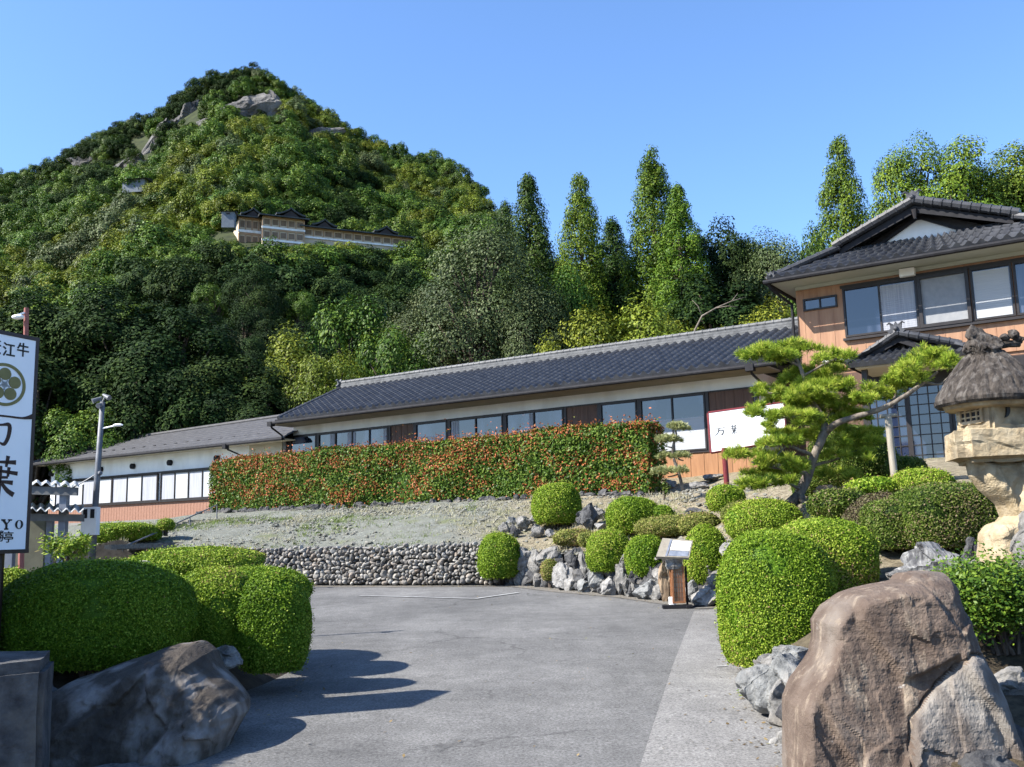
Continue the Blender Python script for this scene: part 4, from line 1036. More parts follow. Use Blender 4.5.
# --- trees one can tell apart on the lower slope, in rows up the hill
CLIFFS = [(255, 106, 50, 36), (145, 146, 32, 50), (121, 164, 30, 28), (88, 161, 38, 18), (66, 170, 18, 12), (197, 108, 26, 36), (180, 121, 26, 24), (314, 134, 40, 20), (207, 124, 26, 14), (276, 105, 26, 28)]
def march(px, py):
    d = ray(px, py)
    for Y in np.arange(55, 330, 1.0):
        p = CC+d*Y
        if p[2] < mount_z([p[0]], [Y])[0]: return p
    return CC+d*296
def hall_hides(x, y, ztop, half):
    """would this tree stand in front of, or inside, the shrine hall or a hut?"""
    q = proj((x, y, ztop)); hw = half*F/y
    zb = mount_z([x], [y])[0]
    if 222-hw < q[0] < 418+hw:
        lim = np.interp(q[0], [222, 237, 265, 300, 412], [232, 246, 244, 239, 237])
        Yh = np.interp(q[0], [237, 412], [184, 199])
        if y < Yh-2 and q[1] < lim: return True
        if Yh-3 < y < Yh+11: return True
    if 120 < q[0] < 156 and y < 236 and q[1] < 190: return True
    for cx, cy, cw, ch in CLIFFS:
        pb = proj((x, y, zb+(ztop-zb)*.6))
        if ((pb[0]-cx)/(cw*.38+hw*.10))**2+((pb[1]-cy)/(ch*.40+hw*.10))**2 < 1: return True
    return False
rt = np.random.default_rng(77)
slope = []
Y = 66.0
while Y < 150:
    step = 5.2+.022*Y
    pxs = np.arange(-30, 575, step/Y*F)
    for px in pxs:
        yy = Y+rt.uniform(-2, 2); x = (px+rt.uniform(-.3, .3)*step/Y*F-512)/F*yy
        if px > 430 and yy > 120-(px-430)*.4: continue
        slope.append((x, yy))
    Y += 8.0+.03*Y
KN = {'t_mid': "green", 't_olive': "yellow-green", 't_dark': "dark green", 't_grey': "grey-green"}
cand = []
for x, y in slope:
    nz = 1.2*sinnoise(np.array([[x, y, 0]]), .06, 21, 2)[0]+.3*rt.normal()
    k = 't_dark' if nz < -.40 else 't_mid' if nz < .35 else 't_olive' if nz < .75 else 't_grey'
    H = rt.uniform(7.0, 10.5)*(.9 if k == 't_olive' else 1); W = H*rt.uniform(.75, .98)
    z = float(mount_z([x], [y])[0]); ok = False
    for s in (1, .8, .62, .45):
        if not hall_hides(x, y, z+H*s, W*s/2): ok = True; break
    if not ok: continue
    H *= s; W *= s; c = proj((x, y, z+H*.6))
    cand.append((x, y, H, W, k, c[0], c[1]))
ZONES = [(20, "above the tall white sign"), (80, "left above the floodlight pole"), (140, "below the small mountain hut"), (205, "between the two mountain huts"), (262, "below the shrine hall's left end"),
         (330, "below the shrine hall's middle"), (415, "below the shrine hall's right end"), (480, "right of the shrine hall"), (700, "far right of the shrine hall")]
ROWS = [(205, "topmost"), (225, "upper"), (245, "upper middle"), (270, "middle"), (300, "lower middle"), (335, "lower"), (1000, "lowest")]
bins = {}
for c in cand:
    zn = next(n for lim, n in ZONES if c[5] < lim); rw = next(n for lim, n in ROWS if c[6] < lim)
    bins.setdefault((KN[c[4]], rw, zn), []).append(c)
ORD = ["leftmost", "second from left", "third from left", "fourth from left", "fifth from left", "sixth from left", "seventh from left", "eighth from left", "ninth from left"]
for (kn, rw, zn), cs in bins.items():
    cs.sort(key=lambda c: c[5])
    for i, c in enumerate(cs):
        lab = f"{kn} tree on the {rw} slope, {zn}"
        if len(cs) > 1: lab = f"{ORD[i]} {kn} tree, {rw} slope, {zn}"
        k = (c[4], int(rt.integers(2 if c[4] == 't_grey' else 3)))
        plant(k, "broadleaf_tree", lab, c[0], c[1], c[2], c[3], group="trees on the lower wooded slope")

# --- the far wood that clothes the mountain: one mass, instanced crowns
protos = bpy.data.collections.new("mountain_wood_kinds")
for i, (k, s) in enumerate((('t_mid', 300), ('t_mid', 301), ('t_olive', 302), ('t_dark', 303), ('t_grey', 304))):
    mb, tr = broadleaf(s, 7, 7.6, 7000, .31, 22, low=.03)
    o = mb.build("wood_crown_%d" % i, M[k]); COL.objects.unlink(o); protos.objects.link(o)
pts = []; sc_ = []; ro_ = []; ix = []
Y = 150.0
while Y < 335:
    step = 3.4
    for x in np.arange(-.62*Y, .12*Y, step):
        xx = x+rt.uniform(-1.5, 1.5); yy = Y+rt.uniform(-1.6, 1.6)
        a = xx/yy; R = np.interp(a, _rd[:, 0], _RR)
        if yy > R+14: continue
        z = float(mount_z([xx], [yy])[0])
        s = rt.choice([rt.uniform(.5, .9), rt.uniform(.9, 1.45)])*np.interp((yy-150)/max(R-150, 1), [0, .6, 1], [1.15, 1.05, .72])
        H = 7*s
        ok = False
        for q in (1, .75, .55, .38, .25, .17):
            if not hall_hides(xx, yy, z+H*q, 3.2*s*q): ok = True; break
        if not ok: continue
        s *= q
        nz = 1.25*sinnoise(np.array([[xx, yy, 0]]), .045, 31, 3)[0]+.28*rt.normal()
        k = 3 if nz < -.38 else (int(rt.integers(2)) if nz < .5 else (2 if nz < .95 else 4))
        pts.append((xx, yy, z-.5)); sc_.append((s, s, s*rt.uniform(.85, 1.2))); ro_.append((0, 0, rt.uniform(0, 6.28))); ix.append(k)
    Y += 3.4
# low growth right in front of the shrine hall and under the cliffs
for k in range(420):
    px = rt.uniform(226, 424); yy = np.interp(px, [237, 412], [184, 199])-rt.uniform(1.5, 16)
    tgt = at(px, np.interp(px, [232, 237, 265, 300, 412], [236, 248, 246, 241, 240])+rt.uniform(1, 9), yy); z = float(mount_z([tgt[0]], [yy])[0]); H = tgt[2]-z
    if 1.2 < H < 9:
        s = H/7; pts.append((tgt[0], yy, z-.4)); sc_.append((max(s, .4), max(s, .4), s)); ro_.append((0, 0, rt.uniform(0, 6.28))); ix.append(int(rt.integers(4)))
for k in range(260):
    cx, cy, cw, ch = CLIFFS[int(rt.integers(len(CLIFFS)))]; a = rt.uniform(0, 6.28); q = march(cx+cw*.62*math.cos(a), cy+ch*(.30+.5*abs(math.sin(a))))
    s = rt.uniform(.2, .42); pts.append((q[0], q[1], float(mount_z([q[0]], [q[1]])[0])-.3)); sc_.append((s, s, s)); ro_.append((0, 0, rt.uniform(0, 6.28))); ix.append(int(rt.integers(5)))
for px in np.arange(-20, 500, 3.2):
    d = ray(px, np.interp(px, [a for a, b in SIL], [b for a, b in SIL])); R = np.interp(d[0], _rd[:, 0], _RR)-rt.uniform(0, 5); x = d[0]*R; s = rt.uniform(.45, .85)
    pts.append((x, R, float(mount_z([x], [R])[0])-.6)); sc_.append((s, s, s*rt.uniform(.8, 1.25))); ro_.append((0, 0, rt.uniform(0, 6.28))); ix.append(int(rt.choice([0, 1, 1, 2, 3, 4])))
# trees right up to the foot on both sides outside the individuals (thin, out of view mostly)
me = bpy.data.meshes.new("mountain_forest"); me.from_pydata(pts, [], [])
for nm, ty, dat, at_ in (("scl", 'FLOAT_VECTOR', sc_, "vector"), ("rot", 'FLOAT_VECTOR', ro_, "vector"), ("idx", 'INT', ix, "value")):
    a = me.attributes.new(nm, ty, 'POINT'); a.data.foreach_set(at_, np.array(dat).ravel())
fo = bpy.data.objects.new("mountain_forest", me); COL.objects.link(fo); fo['kind'] = 'stuff'
ng = bpy.data.node_groups.new("wood", 'GeometryNodeTree')
ng.interface.new_socket("Geometry", in_out='INPUT', socket_type='NodeSocketGeometry'); ng.interface.new_socket("Geometry", in_out='OUTPUT', socket_type='NodeSocketGeometry')
N_ = ng.nodes; gi = N_.new('NodeGroupInput'); go = N_.new('NodeGroupOutput'); ci = N_.new('GeometryNodeCollectionInfo'); ip = N_.new('GeometryNodeInstanceOnPoints')
ci.inputs[0].default_value = protos; ci.inputs["Separate Children"].default_value = True; ci.inputs["Reset Children"].default_value = True
ip.inputs["Pick Instance"].default_value = True
def na(nm, ty):
    x = N_.new('GeometryNodeInputNamedAttribute'); x.data_type = ty; x.inputs[0].default_value = nm; return x.outputs[0]
ng.links.new(gi.outputs[0], ip.inputs["Points"]); ng.links.new(ci.outputs[0], ip.inputs["Instance"])
ng.links.new(na("idx", 'INT'), ip.inputs["Instance Index"]); ng.links.new(na("rot", 'FLOAT_VECTOR'), ip.inputs["Rotation"]); ng.links.new(na("scl", 'FLOAT_VECTOR'), ip.inputs["Scale"])
ng.links.new(ip.outputs[0], go.inputs[0])
md = fo.modifiers.new("wood", 'NODES'); md.node_group = ng
print("slope trees", len(cand), "wood", len(pts))

# cliffs
CL = ["large dark cliff face just below the mountain summit", "long slanting pale crag on the mountain's left shoulder", "lower end of the slanting pale crag on the left shoulder",
      "low grey crag on the far left ridge line", "small outermost crag at the left end of the ridge", "pale upright crag on the ridge left of the summit", "stepped crag below the pale upright one",
      "brownish crag on the right slope below the summit", "thin rock ledge between the summit cliff and upright crag", "shaded right half of the summit cliff"]
for i, ((px, py, w_, h_), lab) in enumerate(zip(CLIFFS, CL)):
    p = march(px, py+h_*.2); s = p[1]/F
    m = MB(); V, Fc = rock_geo((0, 0, 0), (w_*.84*s, w_*.7*s, h_*.95*s), 500+i, 5, 26, .12, rot=0)
    if i in (1, 2, 5):      # slanting slabs
        V[:, 0] += V[:, 2]*.55
    m.add(V+p+np.array([0, w_*.36*s, -h_*.06*s]), Fc); m.build("cliff_outcrop", M['cliff'], None, loc=p, label=lab, cat="cliff")
# ------------------------------------------------------------------ garden
def Yw(px):
    P = np.array([gp(*p) for p in [(310, 586), (495, 586), (520, 586), (570, 591), (620, 597), (665, 602), (722, 608)]])
    return float(np.interp(px, [310, 495, 520, 570, 620, 665, 722], P[:, 1]))

def topiary_mb(lobes, leaf, r, lump=.035, p=2.25, cover=2.3, bottom=-.72, seed=0, tshift=0.0, jit=.45, shoots=0):
    """lobes: (centre, radii); clipped leafy skin over a solid core"""
    mb = MB()
    V, Fc = ico(4)
    def surf(d, rad, sd, k=1.0):
        q = (np.abs(d)**p).sum(1)**(-1/p)
        s = d*q[:, None]; s = s*(1+lump*sinnoise(d, 3.0, sd, 3)[:, None])*k
        s[:, 2] = np.maximum(s[:, 2], bottom); return s*rad
    for i, (c, rad) in enumerate(lobes):
        rad = np.asarray(rad, float); c = np.asarray(c, float)
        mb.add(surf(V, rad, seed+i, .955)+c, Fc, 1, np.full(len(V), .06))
        area = 4*math.pi*((rad[0]*rad[1])**1.6/3+(rad[0]*rad[2])**1.6/3+(rad[1]*rad[2])**1.6/3)**(1/1.6)*1.1
        n = int(cover*area/(.3*leaf*leaf))
        k = np.arange(n)+.5; ph = np.arccos(1-2*k/n); th = math.pi*(1+5**.5)*k
        d = np.stack([np.cos(th)*np.sin(ph), np.sin(th)*np.sin(ph), np.cos(ph)], 1); d = nrm(d+r.normal(size=d.shape)*.03)
        S = surf(d, rad, seed+i); N = nrm(d/rad)
        keep = np.ones(n, bool)
        for j, (c2, r2) in enumerate(lobes):
            if j != i: keep &= ((np.abs((S+c-c2)/np.asarray(r2))**p).sum(1) > .93)
        keep &= (sinnoise(d, 9.0, seed+40+i, 3) < .62) | (r.uniform(0, 1, n) < .25)
        S, N = S[keep], N[keep]; n = len(S)
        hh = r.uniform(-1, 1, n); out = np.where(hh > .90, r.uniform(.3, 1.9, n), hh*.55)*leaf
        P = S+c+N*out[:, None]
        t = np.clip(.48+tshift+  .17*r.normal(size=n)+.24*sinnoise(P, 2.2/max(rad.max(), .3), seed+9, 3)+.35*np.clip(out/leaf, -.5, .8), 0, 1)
        leaves(mb, P, N+np.array([0, 0, .25]), leaf, jit, .6, t, r=r)
    return mb
def topiary(label, px, py, wpx, hpx, Y, m='topiary', leaf=.04, deep=.92, group=None, name="clipped_bush", cat="bush", seed=None, tshift=0.0, p=2.25, lump=.065, jit=.85, extra=(), stem=.18):
    leaf = leaf*.60
    seed = seed if seed is not None else int(px*7+py)
    r = np.random.default_rng(seed)
    lob = []
    for (a, b, w_, h_, yy) in [(px, py, wpx, hpx, Y)]+list(extra):
        c = at(a, b, yy); s = yy/F; lob.append((c, (w_*.5*s, w_*.5*s*deep, h_*.5*s)))
    mb = topiary_mb(lob, leaf, r, seed=seed, tshift=tshift, p=p, lump=lump, jit=jit)
    base = lob[0][0].copy(); base[2] -= lob[0][1][2]*.7
    t = thing(name, label, cat, base, group)
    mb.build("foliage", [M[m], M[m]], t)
    st = MB(); zb = base[2]-stem
    for k in range(4):
        a = k*1.6; rr = lob[0][1][0]*.22
        st.tube([(base[0]+rr*math.cos(a)*.5, base[1]+rr*math.sin(a)*.5, zb), (base[0]+rr*math.cos(a), base[1]+rr*math.sin(a), base[2]+lob[0][1][2]*.4)], [.03, .02], 6)
    st.build("stem", M['trunk'], t)
    return t
BG = "clipped round bushes of the rock garden"
topiary("round clipped bush at the cobble wall's right end, on the drive's edge", 499, 558, 42, 50, 22.75, leaf=.055, group=BG)
topiary("large round clipped bush standing alone on the bank below the hedge end", 557, 506, 50, 45, 24.3, leaf=.06, group=BG)
topiary("wide domed bush on the upper terrace below the hedge's right end", 632, 517, 52, 40, 21.8, leaf=.055, group=BG, extra=[(660, 519, 30, 26, 21.6)])
topiary("low spreading dull-green bush just right of the wide domed bush", 668, 527, 62, 22, 20.4, 'topiary_dull', .055, group=BG, extra=[(700, 524, 40, 22, 19.8)])
topiary("round bush overhanging the rock wall, left of its neighbour by the menu stand", 609, 553, 45, 46, 19.85, leaf=.05, group=BG)
topiary("egg-shaped bush immediately left of the menu stand", 646, 558, 40, 46, 18.9, leaf=.05, group=BG)
topiary("round bush immediately right of the menu stand, half in shade", 706, 558, 43, 64, 17.55, leaf=.048, group=BG)
topiary("round bush right above the big drive-side bush, below the pine's left boughs", 763, 522, 72, 46, 15.0, leaf=.045, group=BG)
topiary("small round bush at the foot of the red signpost", 726, 500, 38, 28, 19.6, leaf=.05, group=BG)
topiary("small dull bush between the signpost bush and the egg-shaped bush", 742, 515, 40, 26, 18.5, 'topiary_dull', .05, group=BG)
topiary("tiny brownish ball bush growing in front of the rock wall", 550, 571, 18, 22, 21.5, 'topiary_dull', .045, group=BG)
topiary("thin straggly dull shrub on top of the rock wall right of the lone bush", 574, 538, 40, 18, 22.0, 'topiary_dull', .06, lump=.12, jit=.9, extra=[(590, 540, 26, 14, 21.6)])
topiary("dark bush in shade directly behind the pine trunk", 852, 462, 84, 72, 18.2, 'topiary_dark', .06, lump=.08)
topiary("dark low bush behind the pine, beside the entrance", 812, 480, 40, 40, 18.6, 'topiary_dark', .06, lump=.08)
topiary("bright round bush in front of the entrance doors, right of the wooden prop", 922, 484, 58, 30, 14.6, leaf=.045)
topiary("low bush of loose green sprays left of the wooden prop", 872, 489, 48, 22, 14.8, 'topiary', .07, lump=.15, jit=1.0)
topiary("big two-lobed clipped bush bulging over the drive's right edge", 778, 606, 112, 150, 10.0, leaf=.036, p=2.6, seed=3, extra=[(822, 566, 104, 92, 10.5)], tshift=.04)
topiary("long flat-topped clipped hedge left of the stone lantern", 952, 520, 108, 68, 11.2, 'topiary_dark', .04, p=4.0, lump=.03, name="clipped_hedge", cat="hedge", extra=[(905, 527, 74, 54, 11.4)], tshift=.1)
topiary("twiggy brown shrub at the left end of the flat-topped hedge", 868, 527, 46, 46, 12.0, 'twiggy', .045, lump=.14, jit=1.0)
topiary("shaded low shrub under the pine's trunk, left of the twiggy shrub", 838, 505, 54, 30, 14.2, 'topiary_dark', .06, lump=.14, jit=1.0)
topiary("brownish shrub between the pine's foot and the loose green sprays", 880, 508, 50, 26, 13.4, 'twiggy', .05, lump=.14, jit=1.0)
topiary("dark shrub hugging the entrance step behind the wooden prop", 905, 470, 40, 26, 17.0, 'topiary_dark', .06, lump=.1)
# left island
LG = "clipped bushes on the island left of the drive"
topiary("huge dark-sided clipped bush in front of the tall white sign", 97, 619, 182, 114, 9.0, leaf=.034, p=2.35, seed=12, group=LG, deep=.75, tshift=-.24)  # tint lowered: shade on this bush is put into its leaf colour
topiary("clipped bush at the left picture edge under the tall sign", 8, 612, 62, 84, 9.7, leaf=.036, group=LG)
topiary("two-humped clipped bush at the island's right tip beside the drive", 210, 616, 92, 92, 9.9, leaf=.036, p=2.2, seed=31, group=LG, extra=[(272, 628, 76, 106, 9.8), (258, 590, 100, 44, 10.8)], tshift=-.10)  # leaf tint lowered, putting some shade into the colour
topiary("flat light-green bush at the back of the island", 196, 565, 130, 34, 11.6, leaf=.04, group=LG, seed=8, tshift=.08, lump=.07)
topiary("low clipped hedge below the left wing's brick base", 124, 533, 64, 18, 26.0, leaf=.07, name="clipped_hedge", cat="hedge", p=3.5, extra=[(106, 536, 40, 16, 25.6)])
topiary("tiny clipped ball beside the low hedge under the left wing", 166, 525, 16, 12, 26.5, leaf=.06)

M['loose_dark'] = leaf_mat("glossy_small_leaf", G((0, (.03, .07, .008)), (.5, (.06, .115, .012)), (1, (.15, .22, .025))), .3, rough=.4)
def border_shade_shrub():
    t = thing("added_shade_shrub", "unseen tall shrub added beyond the left border to shade the island", "shrub", (-6.1, 7.5, 0))  # unseen shrub, added to throw shade over the island bush and boulder
    mb = topiary_mb([((-6.1, 7.0, 1.65), (1.0, 2.0, 1.85))], .06, np.random.default_rng(8), lump=.05, seed=4, jit=.8, cover=2.0, p=2.8)
    mb.build("foliage", [M['topiary_dark'], M['topiary_dark']], t)
border_shade_shrub()
def loose_shrub(label, px, py, wpx, hpx, Y, m, leaf, n, name="leafy_shrub", stems=9, asp=.5):
    c = at(px, py+hpx/2, Y); s = Y/F; R = wpx*.5*s; H = hpx*s; r = np.random.default_rng(int(px+py))
    t = thing(name, label, "shrub", c); st = MB(); mb = MB()
    for k in range(stems):
        a = r.uniform(0, 6.28); rr = R*math.sqrt(r.uniform(.05, 1)); top = c+np.array([rr*math.cos(a), rr*math.sin(a)*.8, H*r.uniform(.75, 1.05)*(1-.3*(rr/R)**2)])
        mid = (c+top)/2+np.array([0, 0, H*.1])
        st.tube([c+r.normal(size=3)*np.array([.12, .12, 0])*R, mid, top], [.016, .012, .004], 5)
        k2 = n//stems; f = r.uniform(.3, 1.0, k2)**.7
        P = mid+(top-mid)*f[:, None]+r.normal(size=(k2, 3))*np.array([.2, .2, .14])*[R, R, H]
        leaves(mb, P, np.array([0, -.3, .8])+(P-c)*.6, leaf, .7, asp, r=r)
    st.build("stem", M['trunk'], t); mb.build("foliage", M[m], t)
loose_shrub("feathery yellow-green shrub behind the huge clipped bush", 68, 553, 46, 34, 17.0, 'topiary', .10, 1600, asp=.25)
loose_shrub("glossy leafy shrub on bare stems right of the brown boulder", 1004, 612, 126, 84, 7.6, 'loose_dark', .036, 26000, stems=26)
loose_shrub("small weedy tuft at the foot of the drive-side bush", 747, 696, 14, 26, 9.0, 'topiary', .045, 260, name="weed_tuft", stems=5, asp=.3)
loose_shrub("small dark weedy plant beside the cloud-pruned tree", 664, 492, 12, 16, 22.0, 'topiary_dark', .07, 160, name="weed_tuft", stems=4)

# --- red-tipped hedge
def photinia():
    t = thing("photinia_hedge", "long clipped hedge with red-tipped leaves on top of the bank", "hedge", FP(9, 3.2, 2.6))
    r = np.random.default_rng(4); mb = MB(); u0, u1 = -.45, 18.0; va, vb = 2.75, 3.75
    core = MB()
    us = np.linspace(u0+.12, u1-.12, 60)
    V = []
    for u in us:
        zb = np.interp(u, [0, 18], [2.45, 2.66]); zt = 4.44
        for v, z in ((va+.15, zb), (vb-.15, zb), (vb-.15, zt), (va+.15, zt)): V.append(FP(u, v, z)+r.normal(size=3)*.03)
    mb.add(V, [(4*i+j, 4*i+(j+1) % 4, 4*i+4+(j+1) % 4, 4*i+4+j) for i in range(59) for j in range(4)]+[(0, 1, 2, 3), (236, 237, 238, 239)], 1, np.full(len(V), .15))
    def face(n, fu, fv, fz, nn):
        u = fu(n); z0 = np.interp(u, [0, 18], [2.42, 2.64]); v = fv(n); zz = fz(n, z0)
        P = BO[None]+BE[None]*u[:, None]+BN[None]*v[:, None]; P = np.column_stack([P, zz])
        b = .13*sinnoise(P, 1.9, 3, 4); Nn = np.tile(nn, (n, 1)); P = P+Nn*(b+r.normal(size=n)*.045)[:, None]
        h = np.clip((zz-2.5)/2.0, 0, 1); P[:, 2] += h*.07*sinnoise(P, 1.4, 12, 3)
        ok_ = (h > .14) | (r.uniform(0, 1, n) < .45); P, Nn, h, zz = P[ok_], Nn[ok_], h[ok_], zz[ok_]; n = len(P)
        red = np.clip(.32+.34*h**1.5+.30*sinnoise(P, 1.1, 5, 4)+.55*sinnoise(P, 7.0, 6, 2), .02, .95)
        tt = np.where(r.uniform(0, 1, n) < red*.62, r.uniform(.64, 1, n), r.uniform(.05, .56, n))
        leaves(mb, P, Nn*.8+np.array([0, 0, .35]), np.where(tt > .63, .080, .096), .62, .5, tt, r=r)
    uf = lambda n: r.uniform(u0, u1, n)
    face(54000, uf, lambda n: np.full(n, vb), lambda n, z0: z0+(4.56-z0)*r.uniform(0, 1, n)**.9, N3)
    face(24000, uf, lambda n: r.uniform(va, vb, n), lambda n, z0: np.full(n, 4.56), Z3)
    face(5000, uf, lambda n: np.full(n, va), lambda n, z0: z0+(4.56-z0)*r.uniform(.4, 1, n), -N3)
    face(2600, lambda n: np.full(n, u0), lambda n: r.uniform(va, vb, n), lambda n, z0: z0+(4.56-z0)*r.uniform(0, 1, n), -E3)
    face(2600, lambda n: np.full(n, u1), lambda n: r.uniform(va, vb, n), lambda n, z0: z0+(4.56-z0)*r.uniform(0, 1, n), E3)
    # young red shoots standing above the clipped top
    n = 2600; u = uf(n); v = r.uniform(va, vb, n); P = np.column_stack([BO[None]+BE[None]*u[:, None]+BN[None]*v[:, None], 4.6+r.exponential(.075, n)])
    leaves(mb, P, r.normal(size=(n, 3)), .09, .9, .45, r.uniform(.6, 1, n), r=r)
    mb.build("foliage", [M['photinia'], M['photinia']], t)
    st = MB()
    for k in range(34):
        u = u0+.3+k*.54; p = FP(u, 3.3+.1*math.sin(k*3.1), 2.3); st.tube([p, p+Z3*.5+E3*.05, p+Z3*1.2], [.035, .03, .02], 6)
    st.build("stem", M['trunk'], t)
    # low dry-stone edging under it
    for k in range(60):
        m = MB(); u = u0-.4+18.9*k/60+r.uniform(-.1, .1); v = 3.86+r.uniform(-.1, .12); q = FP(u, v, 0); z = gz1(q[:2])
        V, Fc = rock_geo((q[0], q[1], z+.03), (r.uniform(.12, .24), r.uniform(.1, .18), r.uniform(.08, .17)), 900+k, 3, 6, .08); m.add(V, Fc)
        m.build("edging_stone", M['rockdark'], None, loc=(q[0], q[1], z), label="small dark edging stone in the low row at the foot of the red-tipped hedge", cat="stone", group="edging stones under the red-tipped hedge")
photinia()

# --- cobble wall
def cobble_wall():
    r = np.random.default_rng(6); m = MB(); pts = np.array(WALL); seg = []
    top = .90
    for i in range(1, len(pts)-1):
        a, b = pts[i], pts[i+1]; L = np.linalg.norm(b-a); d = (b-a)/L; inw = np.array([-d[1], d[0]])
        za = float(road_z(a[1])); zb = float(road_z(b[1]))
        mid = (a+b)/2+inw*.24
        m.prism([np.array([*(a+inw*.08), za-.2]), np.array([*(b+inw*.08), zb-.2]), np.array([*(b+inw*.14), zb+top-.06]), np.array([*(a+inw*.14), za+top-.06])], np.array([*(inw*.34), 0]), 1)
        row = 0; z = .05
        while z < top:
            h = r.uniform(.06, .11); x = r.uniform(0, .1)
            while x < L:
                wd = r.uniform(.06, .13)*r.choice([1, 1, 1.5])
                if a[0]+d[0]*x > -9.5:
                    q = a+d*(x+wd/2)+inw*(.05+z*.10+r.uniform(-.02, .03))
                    V, Fc = ico(2); P = V.copy(); rr = np.random.default_rng(int(r.integers(1e9)))
                    for c_ in range(4):
                        nn = nrm(rr.normal(size=3)); P -= np.clip(P @ nn-rr.uniform(.6, .85), 0, None)[:, None]*nn
                    an = rr.normal()*.5; cs, sn = math.cos(an), math.sin(an)
                    P = P*np.array([wd*.60, .11, h*.62*rr.uniform(.75, 1.35)]); P = np.stack([P[:, 0]*cs-P[:, 2]*sn, P[:, 1], P[:, 0]*sn+P[:, 2]*cs], 1)
                    P = P[:, :1]*np.array([*d, 0])+P[:, 1:2]*np.array([*inw, 0])+P[:, 2:]*Z3
                    zz = za+(zb-za)*x/L+z+h/2+r.uniform(-.035, .035)
                    m.add(P+np.array([*q, zz]), Fc, 0, np.full(len(V), rr.uniform(0, 1)))
                x += wd+.004
            z += h*.93
    t = m.build("stone_wall", [M['cobblewall'], M['mortar']], None, loc=(*pts[3], .4), label="low retaining wall of small cobbles at the foot of the grassy bank", cat="stone wall")
def cobble_mat():
    m = M['cobble'].copy(); m.name = "wall_cobble_by_stone"; n = m.node_tree.nodes; l = m.node_tree.links; b = n["Principled BSDF"]
    src = b.inputs["Base Color"].links[0].from_socket
    a = n.new("ShaderNodeAttribute"); a.attribute_name = "tint"; r = n.new("ShaderNodeValToRGB")
    els = [(0, (.45, .44, .44)), (.25, (.8, .77, .73)), (.5, (1, 1, .98)), (.75, (1.25, 1.22, 1.15)), (1, (.85, .74, .65))]
    while len(r.color_ramp.elements) < 5: r.color_ramp.elements.new(.5)
    for e, (p, c) in zip(r.color_ramp.elements, els): e.position = p; e.color = (*c, 1)
    l.new(a.outputs["Fac"], r.inputs[0]); x = n.new("ShaderNodeMix"); x.data_type = 'RGBA'; x.blend_type = 'MULTIPLY'; x.inputs[0].default_value = 1
    l.new(src, x.inputs[6]); l.new(r.outputs[0], x.inputs[7]); l.new(x.outputs[2], b.inputs["Base Color"]); return m
M['cobblewall'] = cobble_mat()
cobble_wall()

# --- single rocks
def rock(label, px, py, wpx, hpx, Y, m='rock', deep=.8, seed=None, cuts=12, rough=.06, sub=5, name="garden_rock", group=None, tall=1.0):
    c = at(px, py, Y); s = Y/F; seed = seed or int(px*31+py*7)
    mb = MB(); V, Fc = rock_geo((0, 0, 0), (wpx*.60*s, wpx*.55*s*deep, hpx*.59*s*tall), seed, sub, cuts, rough, rot=(seed % 7-3)*.06)
    mb.add(V+c, Fc); return mb.build(name, M[m], None, loc=c-Z3*hpx*.5*s, label=label, cat="rock", group=group)
RG = "rocks of the garden retaining wall"
WR = [
 (524, 569, 11, 38, 'rockwhite', "tall narrow pale rock at the left end of the rock wall"), (536, 566, 14, 28, 'rock', "upright pale rock second from the rock wall's left end"),
 (549, 559, 24, 22, 'rock', "flat-topped rock above the tiny ball bush"), (567, 579, 27, 29, 'rockwhite', "big pale triangular rock right of the tiny ball bush"),
 (574, 560, 16, 22, 'rockdark', "dark square rock above the big pale triangular rock"), (587, 565, 15, 30, 'rock', "upright grey rock beside the dark square one"),
 (584, 585, 17, 19, 'rockblue', "bluish block at the drive's edge below the upright grey rock"), (597, 579, 15, 25, 'rockblue', "blue-grey leaning rock under the round overhanging bush"),
 (601, 591, 9, 9, 'rockdark', "small dark stone at the foot of the blue-grey leaning rock"), (611, 586, 17, 23, 'rockwhite', "pale pointed rock below the round overhanging bush"),
 (625, 583, 16, 28, 'rock', "grey leaf-shaped rock between the two bushes left of the menu stand"), (624, 561, 11, 18, 'rock', "small grey rock wedged between those two bushes"),
 (635, 577, 16, 18, 'rockdark', "dark rock under the egg-shaped bush"), (647, 591, 25, 20, 'rockblue', "wide blue-white rock left of the menu stand's foot"),
 (667, 581, 15, 40, 'rocktan', "tall tan upright stone just behind the menu stand"), (692, 591, 15, 24, 'rockblue', "blue-white rock right behind the menu stand"),
 (708, 595, 28, 22, 'rockwhite', "large pale pointed rock right of the menu stand"), (732, 558, 18, 28, 'rockwhite', "pale rock between the shaded round bush and the big drive-side bush"),
]
for px, py, w_, h_, m, lab in WR:
    rock(lab, px, py, w_, h_, Yw(min(px, 722))+(.25 if py < 570 else .08), m, group=RG, deep=1.0)
